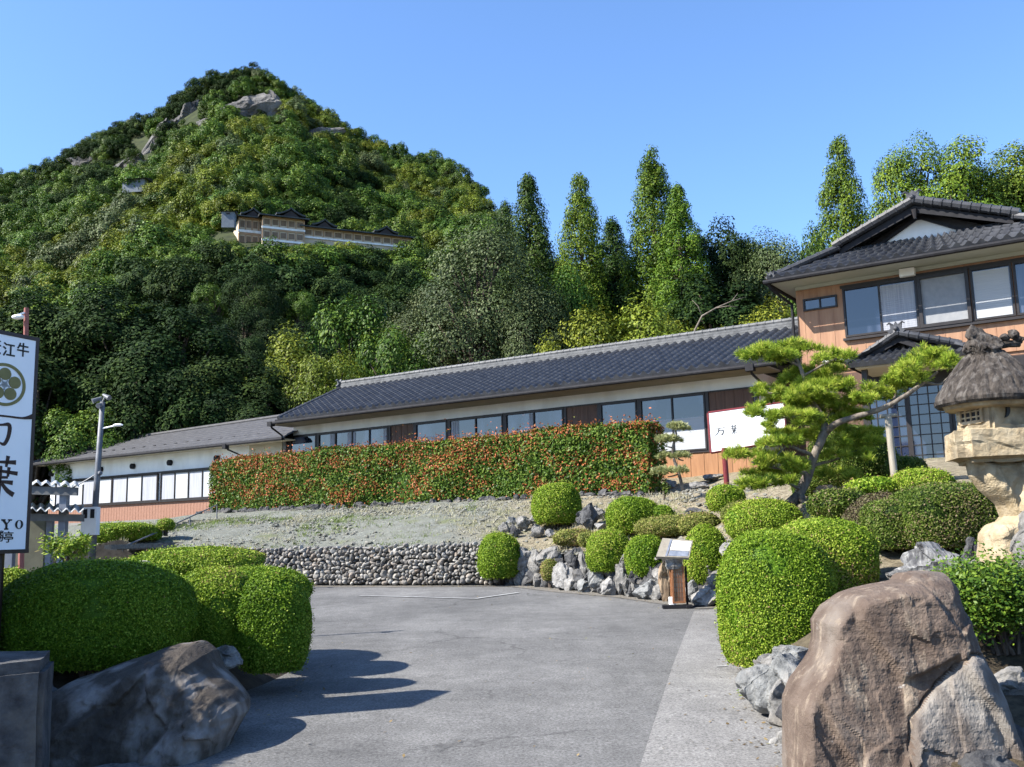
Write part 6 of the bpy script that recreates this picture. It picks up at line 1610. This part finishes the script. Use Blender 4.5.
# ------------------------------------------------------------------ stone lantern
def lantern():
    Y = 9.0; s = Y/F; c = at(991, 402, Y); X0, Y0 = c[0], c[1]
    z = lambda py: at(991, py, Y)[2]
    t = thing("stone_lantern", "tall rustic stone lantern with thatch-like dark cap at the right edge", "stone lantern", (X0, Y0, 1.2))
    r = np.random.default_rng(3)
    def blob(name, px, py, wpx, hpx, seed, m, dpt=.8, p=3.0, rough=.06, sub=5, rot=.3, yo=0.0, lean=0.0, cuts=8):
        cc = at(px, py, Y+yo); V, Fc = rock_geo((0, 0, 0), (wpx*.5*s*1.02, wpx*.5*s*dpt, hpx*.5*s*1.02), seed, sub, cuts, rough, rot=rot)
        V = V*(1+.02*sinnoise(V, 30, seed, 3))[:, None]
        V[:, 0] += V[:, 2]*lean
        mb = MB(); mb.add(V+cc, Fc); return mb.build(name, m, t)
    # cap: rounded thatch shape with ragged eave
    n = 96; prof = [(.14, 1.05), (.30, .98), (.45, .84), (.60, .66), (.74, .46), (.87, .25), (.965, .08), (1.0, 0.0), (.985, -.07), (.93, -.12), (.70, -.06), (.35, .0)]
    Rr = 53*s; hh = 49*s; zc = z(400); V = []
    fine = []
    for k in range(len(prof)-1):
        for f in (0, .25, .5, .75): fine.append((prof[k][0]*(1-f)+prof[k+1][0]*f, prof[k][1]*(1-f)+prof[k+1][1]*f))
    fine.append(prof[-1])
    for rr, zz in fine:
        for j in range(n):
            a = 2*math.pi*j/n; q = (abs(math.cos(a))**3+abs(math.sin(a))**3)**(-1/3); R = Rr*rr*(.85+.15*q)
            V.append((R*math.cos(a), R*math.sin(a), hh*zz))
    V = np.array(V); m_ = len(fine)
    groove = np.abs(sinnoise(np.stack([np.arctan2(V[:, 1], V[:, 0])*5, V[:, 2]*1.2, 0*V[:, 0]], 1), 3.2, 8, 3))
    d = .016*sinnoise(V, 9, 5, 4)+.010*sinnoise(V, 34, 6, 3)-.022*(1-groove)**4
    V = V+nrm(V*np.array([1, 1, .6]))*d[:, None]
    mb = MB(); mb.add(V+np.array([X0, Y0, zc]), [(i*n+j, i*n+(j+1) % n, (i+1)*n+(j+1) % n, (i+1)*n+j) for i in range(m_-1) for j in range(n)]+[tuple(range(n))], 0)
    cap = mb.build("cap", M['thatchstone'], t)
    mb = MB(); mb.lathe((X0, Y0, zc-hh*.11), [(Rr*.86, 0), (Rr*.80, -.035), (Rr*.5, -.05)], 40, jit=.03); mb.build("cap_underside", M['lanternstone'], t)
    mb = MB(); V, Fc = rock_geo((0, 0, 0), (20*s, 20*s, 20*s), 61, 5, 8, .07, rot=0); mb.add(V+np.array([X0-.05, Y0, z(343)]), Fc); mb.build("finial", M['thatchstone'], cap)
    mb = MB()
    for xx, zz, rr_ in ((.17, 340, .055), (.24, 336, .06), (.30, 341, .05)):
        V, Fc = rock_geo((X0+xx, Y0-.05, z(zz)), (rr_, rr_, rr_*.9), int(zz), 3, 4, .06); mb.add(V, Fc)
    mb.tube([np.array([X0+.08, Y0-.03, z(347)]), np.array([X0+.2, Y0-.04, z(345)]), np.array([X0+.30, Y0-.04, z(345)])], .035, 8)
    mb.build("horn", M['thatchstone'], cap)
    # fire box with crescent and lattice openings
    rot = -.30; cs, sn = math.cos(rot), math.sin(rot); ax = np.array([[cs, -sn, 0], [sn, cs, 0], [0, 0, 1.]])
    import bmesh
    w_ = 50*s; h_ = 38*s; zb = z(431)
    b = bmesh.new(); bmesh.ops.create_cube(b, size=1); bmesh.ops.bevel(b, geom=b.edges[:], offset=.06, segments=2, affect='EDGES'); bmesh.ops.subdivide_edges(b, edges=b.edges[:], cuts=5, use_grid_fill=True)
    P = np.array([v.co[:] for v in b.verts]); Fc = [tuple(v.index for v in f.verts) for f in b.faces]; b.free()
    P = P*np.array([w_, w_, h_*1.1]); P += nrm(P)*(.008*sinnoise(P, 14, 9, 3))[:, None]; P = P @ ax
    cx, cy, czz = X0-.0, Y0-.0, zb+h_*.5
    mb = MB(); mb.add(P+np.array([cx, cy, czz]), Fc); fb = mb.build("fire_box", M['lanternstone'], t)
    C3 = np.array([cx, cy, czz]); fL = -ax[0]; fR = -ax[1]
    # two faces are towards the drive: -x' (left) and -y' (right)
    mb = MB(); cL = C3-ax[0]*(w_*.5+.004); mb.box(cL, (.012, w_*.52, h_*.52), ax); wn = mb.build("window", M['ink'], fb)
    mb = MB()
    for k in (-1, 0, 1): mb.box(cL-ax[0]*.010+ax[1]*k*w_*.15, (.014, .014, h_*.52), ax)
    for k in (-1, 0, 1): mb.box(cL-ax[0]*.009+Z3*k*h_*.15, (.012, w_*.52, .014), ax)
    for k in (-1, 1): mb.box(cL-ax[0]*.008+ax[1]*k*w_*.29, (.03, .03, h_*.62), ax); mb.box(cL-ax[0]*.008+Z3*k*h_*.29, (.03, w_*.56, .03), ax)
    mb.build("lattice", M['lanternstone'], wn)
    mb = MB(); cR = C3-ax[1]*(w_*.5+.003)-ax[0]*.06; R1 = h_*.24; pts = []
    aa = np.linspace(-1.25, 1.25, 14)
    for a in aa: pts.append(cR+ax[0]*(R1*math.cos(a)-.05)+Z3*R1*math.sin(a))
    for a in aa[::-1]: pts.append(cR+ax[0]*(R1*.98*math.cos(a)*.52-.05+R1*.0)+Z3*R1*math.sin(a))
    mb.prism(pts, -ax[1]*.012); mb.build("crescent_opening", M['ink'], fb)
    b = bmesh.new(); bmesh.ops.create_cube(b, size=1); bmesh.ops.bevel(b, geom=b.edges[:], offset=.14, segments=3, affect='EDGES'); bmesh.ops.subdivide_edges(b, edges=b.edges[:], cuts=9, use_grid_fill=True)
    P = np.array([v.co[:] for v in b.verts]); Fc = [tuple(v.index for v in f.verts) for f in b.faces]; b.free()
    P = P*np.array([86*s, 80*s, 36*s]); P = P+nrm(P)*(.014*sinnoise(P, 7, 19, 3)+.007*sinnoise(P, 30, 29, 4)+facets(P/.4, 39, 18, .010, .05)*.6)[:, None]
    rt_ = .22; c2, s2 = math.cos(rt_), math.sin(rt_); P = P @ np.array([[c2, -s2, 0], [s2, c2, 0], [0, 0, 1.]]); cp = at(997, 445, Y)
    mb = MB(); mb.add(P+cp, Fc); mb.build("platform", M['lanternstone'], t)
    mb = MB(); slab_rock(mb, [(969, 460), (973, 476), (985, 491), (1000, 505), (1006, 520), (1012, 537), (1040, 537), (1046, 500), (1042, 460)], Y, .46, 72, res=.014, edge=.10, edge_r=.12, plane=.022, rough=.03); mb.build("shaft", M['lanternstone'], t)
    mb = MB(); slab_rock(mb, [(986, 532), (993, 524), (1003, 521), (1012, 508), (1034, 505), (1052, 525), (1052, 590), (1020, 600), (985, 596), (983, 562)], Y-.02, .52, 74, res=.014, edge=.08, edge_r=.12, plane=.022, rough=.03); mb.build("base", M['lanternstone'], t)
    mb = MB(); shape_rock(mb, [(1014, 530), (1020, 512), (1032, 500), (1060, 505), (1065, 600), (1018, 600), (1010, 560)], Y-.20, .2, 76, sub=6, rough=.04, flat=.45, fst=.012); mb.build("base_rock", M['rock'], t)
lantern()

# ------------------------------------------------------------------ the tall sign
class Face:
    """flat sign face: s along it, z up; strokes and lettering lie on it"""
    def __init__(s, p0, d, n): s.p = np.asarray(p0, float); s.d = nrm(d); s.n = nrm(n)
    def P(s, a, z, o=0.0): return np.array([*(s.p[:2]+s.d[:2]*a), z])+s.n*o
    def inv(s, px, py):
        r = ray(px, py); Y = (s.p-CC) @ s.n/(r @ s.n); q = CC+r*Y; return np.array([(q-s.p) @ s.d, q[2]])
def ribbon(mb, face, pts, wid, o=.004, th=.004):
    pts = smooth_path(np.column_stack([pts, np.zeros(len(pts))]), 5)[:, :2]; k = len(pts); wd = np.interp(np.linspace(0, 1, k), np.linspace(0, 1, len(wid)), wid)/2
    T = np.gradient(pts, axis=0); T = T/(np.linalg.norm(T, axis=1)[:, None]+1e-9); Nn = np.stack([-T[:, 1], T[:, 0]], 1)
    A = pts+Nn*wd[:, None]; Bq = pts-Nn*wd[:, None]
    V = [face.P(a[0], a[1], o) for a in A]+[face.P(a[0], a[1], o) for a in Bq]+[face.P(a[0], a[1], o+th) for a in A]+[face.P(a[0], a[1], o+th) for a in Bq]
    Fc = []
    for i in range(k-1):
        Fc += [(2*k+i, 2*k+i+1, 3*k+i+1, 3*k+i), (i, 2*k+i, 2*k+i+1, i+1), (k+i, k+i+1, 3*k+i+1, 3*k+i)]
    Fc += [(0, k, 3*k, 2*k), (k-1, 3*k-1, 4*k-1, 2*k-1)]
    mb.add(V, Fc)
def text_geo(mb, face, body, a, z, size, bold=0.0, o=.004, sx=1.0):
    c = bpy.data.curves.new("lettering", 'FONT'); c.body = body; c.size = size; c.offset = bold; c.align_x = 'CENTER'; c.align_y = 'CENTER'; c.extrude = .002; c.resolution_u = 3
    ob = bpy.data.objects.new("lettering", c); COL.objects.link(ob); bpy.context.view_layer.update()
    me = bpy.data.meshes.new_from_object(ob.evaluated_get(bpy.context.evaluated_depsgraph_get()))
    V = [face.P(a+v.co.x*sx, z+v.co.y, o+v.co.z) for v in me.vertices]; Fc = [tuple(p.vertices) for p in me.polygons]
    mb.add(V, Fc); bpy.data.objects.remove(ob); bpy.data.curves.remove(c); bpy.data.meshes.remove(me)
# character strokes on a unit square (x right, y up), with widths
MAN = [([(-.50, .36), (-.1, .34), (.30, .36), (.46, .31)], (.07, .05, .06, .14)), ([(-.06, .33), (-.10, .08), (-.22, -.22), (-.46, -.46)], (.11, .10, .08, .03)),
       ([(-.12, .06), (.12, .10), (.26, .12), (.30, .02), (.27, -.22), (.18, -.40), (.06, -.36)], (.06, .07, .12, .13, .12, .11, .03))]
YOU = [([(-.48, .34), (0, .35), (.42, .36)], (.07, .06, .11)), ([(-.20, .50), (-.18, .24)], (.10, .06)), ([(.20, .50), (.16, .24)], (.10, .06)),
       ([(-.44, .12), (0, .14), (.48, .10)], (.06, .06, .10)), ([(-.24, .26), (-.24, .02), (.22, .00)], (.08, .07, .06)), ([(.02, .26), (.02, .02)], (.07, .07)), ([(.24, .24), (.22, .02)], (.08, .06)),
       ([(-.42, -.12), (0, -.10), (.36, -.12)], (.06, .06, .11)), ([(0, .0), (.0, -.25), (-.01, -.50)], (.10, .09, .07)), ([(-.06, -.14), (-.22, -.32), (-.44, -.42)], (.09, .08, .03)), ([(.06, -.14), (.22, -.30), (.40, -.40)], (.07, .10, .12))]
def glyph(mb, face, strokes, a, z, sx, sz, bold=1.0):
    for pts, wd in strokes: ribbon(mb, face, [(a+x*sx, z+y*sz) for x, y in pts], [w_*(sx+sz)/2*bold for w_ in wd])
def big_sign():
    Y = 8.5; tr = at(39, 338, Y); zt = tr[2]; zb = at(28, 553, Y)[2]
    d = nrm(np.array([.40, .917, 0])); n = np.array([d[1], -d[0], 0])
    W = .80; f = Face(tr-d*W, d, n)           # s runs 0 (near, outside the frame) .. W (far right edge)
    t = thing("tall_sign", "tall white sign with gold flower crest and brush lettering at the left edge", "sign", (*f.P(W/2, 0)[:2], .3))
    axs = np.array([d, n, Z3]); mid = f.P(W/2, (zt+zb)/2, -.14); D = .26; fr = .034
    m = MB(); m.box(mid, (W-.02, D-.02, zt-zb-.02), axs); m.build("box", M['signframe'], t)
    m = MB(); m.box(f.P(W/2, (zt+zb)/2, -.002), (W-2*fr, .012, zt-zb-2*fr), axs); m.build("panel", M['signwhite'], t)
    m = MB()
    for z0 in (zt-fr/2, zb+fr/2): m.box(f.P(W/2, z0, -.13), (W, D+.02, fr), axs)
    for a in (fr/2, W-fr/2): m.box(f.P(a, (zt+zb)/2, -.13), (fr, D+.014, zt-zb-2*fr), axs)
    m.build("frame", M['signframe'], t)
    for a in (W*.25, W*.75):
        m = MB(); p = f.P(a, 0, -.13); m.tube([np.array([p[0], p[1], .1]), np.array([p[0], p[1], zb+.02])], .06, 10); m.build("post", M['signframe'], t)
    o = .006
    m = MB()
    q = f.inv(22.5, 351); g = f.inv(8.5, 350.5); dx = q[0]-g[0]
    sz = .128
    for ch, a_, z_ in (("牛", q[0], q[1]), ("江", g[0], g[1]-.004), ("近", g[0]-dx, g[1])):
        m = MB(); text_geo(m, f, ch, a_, z_, sz, .002, o); m.build("lettering", M['ink'], t)
    # crest: ring, five petals round a small centre
    cq = f.inv(4.0, 384.5); re = f.inv(25, 386); R = abs(re[0]-cq[0]); Rz = R
    Rz = (f.inv(4, 363)[1]-f.inv(4, 406)[1])/2
    def disc(mb, a, z, rx, rz_, o1, n_=36):
        mb.prism([f.P(a+rx*math.cos(x), z+rz_*math.sin(x), o1) for x in np.linspace(0, 2*math.pi, n_, endpoint=False)], f.n*.004)
    m = MB()
    ring = np.linspace(0, 2*math.pi, 49)
    for i in range(48):
        x0, x1 = ring[i], ring[i+1]
        m.prism([f.P(cq[0]+R*k*math.cos(x), cq[1]+Rz*k*math.sin(x), o) for k, x in ((1, x0), (1, x1), (.86, x1), (.86, x0))], f.n*.004)
    for k in range(5):
        x = math.pi/2+k*2*math.pi/5; disc(m, cq[0]+R*.50*math.cos(x), cq[1]+Rz*.50*math.sin(x), R*.285, Rz*.285, o)
    m.build("crest", M['gold'], t)
    m = MB(); disc(m, cq[0], cq[1], R*.14, Rz*.14, o)
    for k in range(5):
        x = -math.pi/2+k*2*math.pi/5; ribbon(m, f, [(cq[0], cq[1]), (cq[0]+R*.26*math.cos(x), cq[1]+Rz*.26*math.sin(x))], (R*.05, R*.07), o)
    m.build("crest_centre", M['silver'], t)
    # brush characters
    m = MB(); e = f.inv(32, 416); c0 = f.inv(3, 416); sx = (e[0]-c0[0])/.46; zc = f.inv(5, 427)[1]; szz = (f.inv(5, 413)[1]-f.inv(5, 446)[1])/.86
    ribbon(m, f, [(c0[0]-.47*sx, c0[1]-.01), (c0[0], c0[1]), (c0[0]+.30*sx, c0[1]), (e[0], e[1]-.006)], (.018, .016, .018, .048))
    bx = f.inv(-3, 430)[0]; glyph(m, f, MAN[1:], bx, c0[1]-.33*szz, (f.inv(10, 430)[0]-bx)/.32, szz, .8)
    e = f.inv(16, 474); b_ = f.inv(9, 497); c1 = f.inv(-1, 480); sx2 = (f.inv(17, 474)[0]-c1[0])/.48; top = f.inv(6, 458)[1]; sz2 = (top-b_[1])/.90
    glyph(m, f, YOU, c1[0], b_[1]+.45*sz2, sx2, sz2, 1.0)
    m.build("brush_lettering", M['brownink'], t)
    y0 = f.inv(6, 524.5); o0 = f.inv(18.5, 524.5); st = o0[0]-y0[0]; h = (f.inv(18.5, 520)[1]-f.inv(18.5, 529)[1])
    m = MB()
    for k in range(24):
        a0, a1 = 2*math.pi*k/24, 2*math.pi*(k+1)/24
        P = lambda kx, kz, a: f.P(o0[0]+st*.32*kx*math.cos(a), o0[1]+h*.5*kz*math.sin(a), o)
        m.prism([P(1, 1, a0), P(1, 1, a1), P(.50, .90, a1), P(.50, .90, a0)], f.n*.004)
    m.build("lettering", M['ink'], t); m = MB()
    ribbon(m, f, [(y0[0]-st*.28, y0[1]+h*.5), (y0[0], y0[1])], (st*.17, st*.15)); ribbon(m, f, [(y0[0]+st*.28, y0[1]+h*.5), (y0[0], y0[1])], (st*.07, st*.07)); ribbon(m, f, [(y0[0], y0[1]+h*.02), (y0[0], y0[1]-h*.5)], (st*.16, st*.16))
    for xx, zz in ((-.26, .5), (.26, .5), (0, -.5)): ribbon(m, f, [(y0[0]+st*(xx-.16), y0[1]+h*zz), (y0[0]+st*(xx+.16), y0[1]+h*zz)], (.012, .012))
    m.build("lettering", M['ink'], t)
    a0 = f.inv(8.0, 538); a1 = f.inv(-1.5, 537)
    for ch, a_, z_, sz_, bo in [(c_, y0[0]-st*(k+1), y0[1], h*1.35, .004) for k, c_ in enumerate("NAM")]+[("亭", a0[0], a0[1], .10, .001), ("勝", a1[0], a1[1], .10, .001)]:
        m = MB(); text_geo(m, f, ch, a_, z_, sz_, bo, o); m.build("lettering", M['ink'], t)
big_sign()

def signboard():
    tl, tr, br, bl = at(708, 413, 22.1), at(783.5, 402.5, 21.55), at(786, 440, 21.55), at(711, 452.5, 22.1)
    d = nrm(tr-tl); up = nrm((tl-bl)+(tr-br)); n = nrm(np.cross(d, up)); n = n if n[1] < 0 else -n
    t = thing("signboard", "white framed signboard with two brush characters on a red post before the hall", "signboard", at(727, 481, 21.9))
    m = MB(); m.prism([tl, tr, br, bl], -n*.05); m.build("panel", M['white'], t)
    m = MB()
    for a, b in ((tl, tr), (tr, br), (br, bl), (bl, tl)): m.tube([a-n*.025, b-n*.025], .035, 4)
    m.build("frame", M['maroon'], t)
    m = MB(); pb = at(727, 484, 21.97); m.tube([pb-Z3*.2, at(724, 448, 21.97)], .062, 12); m.build("post", M['maroon'], t)
    class F2(Face):
        def P(s, a, z, o=0.0): return bl+d*a+up*z+n*o
    f = F2(bl, d, n); W = np.linalg.norm(tr-tl); H = np.linalg.norm(tl-bl); m = MB()
    glyph(m, f, MAN, W*.135, H*.50, .26, .20, .8); m.build("brush_lettering", M['ink'], t); m = MB(); glyph(m, f, YOU, W*.325, H*.50, .15, .22, .8); m.build("brush_lettering", M['ink'], t)
signboard()

def menu_stand():
    Y = 16.75; s = Y/F
    z = lambda py: at(677, py, Y)[2]
    t = thing("menu_stand", "slanted menu stand with a rusty lantern-shaped panel standing before the rock wall", "menu stand", at(677, 608, Y))
    g = float(road_z(Y))
    # slanting desk
    a, b, c, e = at(662.5, 538, Y+.16), at(693, 540.5, Y+.10), at(689, 557.5, Y-.22), at(656, 556.5, Y-.18)
    nn = nrm(np.cross(b-a, e-a)); nn = nn if nn[2] > 0 else -nn
    m = MB(); m.prism([a, b, c, e], -nn*.05); dk = m.build("desk", M['bamboo'], t)
    lerp = lambda u, v: (a*(1-u)+b*u)*(1-v)+(e*(1-u)+c*u)*v
    m = MB(); m.prism([lerp(.36, .10)+nn*.006, lerp(.96, .10)+nn*.006, lerp(.96, .62)+nn*.006, lerp(.36, .62)+nn*.006], -nn*.004); m.build("menu_sheet", M['white'], dk)
    m = MB(); m.prism([lerp(.36, .66)+nn*.006, lerp(.96, .66)+nn*.006, lerp(.96, .95)+nn*.006, lerp(.36, .95)+nn*.006], -nn*.004); m.prism([lerp(.27, .05)+nn*.007, lerp(.33, .05)+nn*.007, lerp(.33, .97)+nn*.007, lerp(.27, .97)+nn*.007], -nn*.005); m.build("menu_picture", M['slateblue'], dk)
    m = MB(); m.lathe((at(674, 562, Y)[0], Y, z(569)), [(.13, 0), (.15, .05), (.14, .11), (.16, .16)], 14, jit=.06); m.build("support", M['rock'], t)
    # upright lantern panel
    x0 = at(677.5, 585, Y)[0]; zb, zt = z(602), z(567); W = .19
    m = MB()
    for dx in (-W/2, W/2): 
        for dy in (-.09, .09): m.box((x0+dx, Y+dy, (zb+zt)/2), (.03, .03, zt-zb))
    for zz in (zb, zt): m.box((x0, Y, zz), (W+.028, .208, .03))
    m.build("iron_frame", M['rust'], t)
    m = MB(); m.box((x0, Y, (zb+zt)/2), (W-.04, .15, zt-zb-.034)); pn = m.build("paper_panel", M['tanpanel'], t)
    m = MB()
    for k in range(1, 7): m.box((x0, Y-.082, zb+(zt-zb)*k/7), (W-.04, .010, .007))
    for k in (-1, 0, 1): m.box((x0+k*W*.2, Y-.08, (zb+zt)/2), (.006, .010, zt-zb-.04))
    m.build("lattice", M['rust'], pn)
    m = MB(); m.box((x0+.16, Y+.05, (g+zt)/2), (.03, .04, zt-g)); m.build("post", M['gutter'], t)
    m = MB(); m.box((x0-.03, Y-.05, g+.035), (.50, .12, .05)); m.box((x0+.14, Y+.02, g+.031), (.06, .34, .04)); m.build("foot", M['gutter'], t)
    m = MB(); m.box((x0-.10, Y, g+.125), (.10, .14, .12)); m.build("ballast_block", M['white'], t)
    m = MB(); P = smooth_path([np.array([x0+.16, Y+.05, g+.02]), np.array([x0+.30, Y+.06, g+.018]), np.array([x0+.50, Y+.10, g+.018]), np.array([x0+.72, Y+.30, g+.03]), np.array([x0+.80, Y+.5, g+.1])]); m.tube(P, .02, 6)
    m.build("cable", M['gutter'], None, loc=(x0+.4, Y, g), label="black cable lying between the menu stand and the right-hand bushes", cat="cable")
M['slateblue'] = mat("printed_picture", (.16, .19, .25), (.30, .33, .40), 8, .5)
M['tanpanel'] = mat("aged_paper_panel", (.42, .27, .15), (.52, .42, .32), 6, .8)
menu_stand()

# ------------------------------------------------------------------ pole, lamp, shelter, handrail on the left
def floodlight_pole():
    Y = 22.0; b = at(92.5, 546, Y); tp = at(102.5, 402, Y); t = thing("floodlight_pole", "grey steel pole with floodlights on top and a white meter box", "pole", b)
    m = MB(); m.tube([b-Z3*.3, b*.5+tp*.5, tp], [.075, .066, .055], 12); m.build("pole", M['steel'], t, smooth=True)
    for k, (px, py, dx, dy) in enumerate([(98.5, 399, -.8, -.5), (105.5, 396, .85, -.4), (102, 404, -.3, -.9)]):
        c = at(px, py, Y); m = MB(); m.tube([tp, c], .02, 6); dirv = nrm(np.array([dx, dy, -.45])); m.tube([c-dirv*.08, c+dirv*.02, c+dirv*.13], [.03, .045, .06], 10); m.tube([c+dirv*.13, c+dirv*.14], [.062, .062], 10); m.build("floodlight", M['steel'], t)
    m = MB(); p = b+(tp-b)*.81; q = at(118, 425, Y-.1); m.tube([p, q], .018, 6); V, Fc = ico(2); m.add(V*np.array([.12, .06, .035])+q, Fc); m.build("lamp_arm", M['white'], t)
    m = MB(); c = at(90.5, 521, Y-.12); m.box(c, (.34, .20, .62)); bx = m.build("meter_box", M['plaster'], t)
    m = MB()
    for k in (-1, 1): m.box(c+np.array([k*.08, -.104, .16]), (.09, .012, .2))
    m.build("meter_window", M['gutter'], bx)
    m = MB(); p2 = b+(tp-b)*.50; m.tube(smooth_path([p2, p2+np.array([-.3, 0, -.18]), p2+np.array([-.75, 0, -.42])]), .015, 6); V, Fc = ico(1); m.add(V*.06+p2+np.array([.07, -.03, 0]), Fc); m.build("bracket", M['steel'], t)
floodlight_pole()
def lamp_post():
    Y = 13.0; b = at(24, 560, Y); tp = at(26.5, 308, Y); t = thing("lamp_post", "thin faded red lamp post rising behind the tall white sign", "lamp post", (b[0], Y, .3))
    m = MB(); m.tube([np.array([b[0], Y, .2]), tp], [.04, .032], 10); m.build("pole", M['redpole'], t)
    m = MB(); q = at(18, 317, Y-.1); m.tube([tp-Z3*.06, q+Z3*.03], .014, 6); V, Fc = ico(2); m.add(V*np.array([.085, .06, .035])+q, Fc); m.build("lamp_head", M['white'], t)
lamp_post()
def shelter():
    Y = 20.5; t = thing("open_shelter", "open shelter with two corrugated roofs behind the tall white sign", "shelter", at(55, 545, Y))
    def corr(p0, p1, depth, dz):
        m = MB(); k = 64; V = []
        for j in (0, 1):
            for i in range(k+1):
                f = i/k; q = p0*(1-f)+p1*f; V.append(q*np.array([1+j*depth/Y, 1+j*depth/Y, 1])+np.array([0, 0, dz*j+.035*math.cos(f*2*math.pi*11)]))
        n = k+1; V = np.array(V); m.add(np.vstack([V, V-Z3*.012]), [(i, i+1, n+i+1, n+i) for i in range(k)]+[(2*n+i, 3*n+i, 3*n+i+1, 2*n+i+1) for i in range(k)]+[(i, 2*n+i, 2*n+i+1, i+1) for i in range(k)]+[(n+i, n+i+1, 3*n+i+1, 3*n+i) for i in range(k)])
        return m.build("corrugated_roof", M['steelwhite'], t)
    corr(at(-20, 481, Y), at(84, 485.5, Y), 3.0, .25); corr(at(-10, 508, Y-.3), at(83.5, 511, Y-.3), 2.2, .2)
    for a, b, h in (((-20, 489), (77, 491.5), .17), ((-10, 516.5), (83, 518), .15)):
        p, q = at(*a, Y+.06), at(*b, Y+.06); m = MB(); m.prism([p-Z3*h/2, q-Z3*h/2, q+Z3*h/2, p+Z3*h/2], np.array([0, .07, 0])); m.build("beam", M['shedgrey'], t)
    for px, pt, pb, r, yo in ((65, 487, 556, .075, .2), (51, 514, 556, .06, .5), (14, 487, 556, .075, .2)):
        p = at(px, pt, Y+yo); m = MB(); m.box((p[0], Y+yo, (p[2]+.8)/2), (2*r, 2*r, p[2]-.8)); m.build("post", M['postblue'], t)
    m = MB(); p, q = at(-20, 500, Y+2.6), at(46, 500, Y+2.6); m.prism([np.array([*p[:2], .9]), np.array([*q[:2], .9]), np.array([*q[:2], at(0, 520, Y+2.6)[2]]), np.array([*p[:2], at(0, 520, Y+2.6)[2]])], np.array([0, .1, 0])); m.build("back_panel", M['olivepanel'], t)
M['postblue'] = mat("blue_grey_post", (.16, .18, .22), (.22, .24, .28), 4, .6)  # shelter posts and beams darkened; the shelter's shade is put into their colours
M['steelwhite'] = mat("corrugated_white_sheet", (.40, .42, .43), (.52, .54, .54), 3, .5)
M['shedgrey'] = mat("grey_green_beam", (.10, .105, .11), (.15, .155, .155), 4, .7)
M['olivepanel'] = mat("olive_panel", (.10, .10, .07), (.14, .14, .10), 3, .8)
shelter()
def handrail():
    t = thing("handrail", "slim grey handrail climbing beside the path to the left wing", "handrail", at(124, 556, 23))
    P = [at(123, 547, 23), at(160, 531, 26.5), at(190, 517, 30), at(217, 505, 33)]
    m = MB(); m.tube(P, .022, 8); m.build("rail", M['steel'], t)
    for p in P: m = MB(); m.tube([np.array([p[0], p[1], gz1(p[:2])-.1]), p], .02, 8); m.build("post", M['steel'], t)
    # the stepped path
    m = MB()
    for k in range(14):
        f = k/13; q = at(118+74*f, 556-30*f, 23+9.5*f); z = gz1(q[:2]); m.box((q[0]+.3, q[1]+.2, z+.0), (1.2, .6, .10), np.array([[.8, .6, 0], [-.6, .8, 0], [0, 0, 1.]]))
    m.build("path", M['gravel'], kind='structure')
handrail()
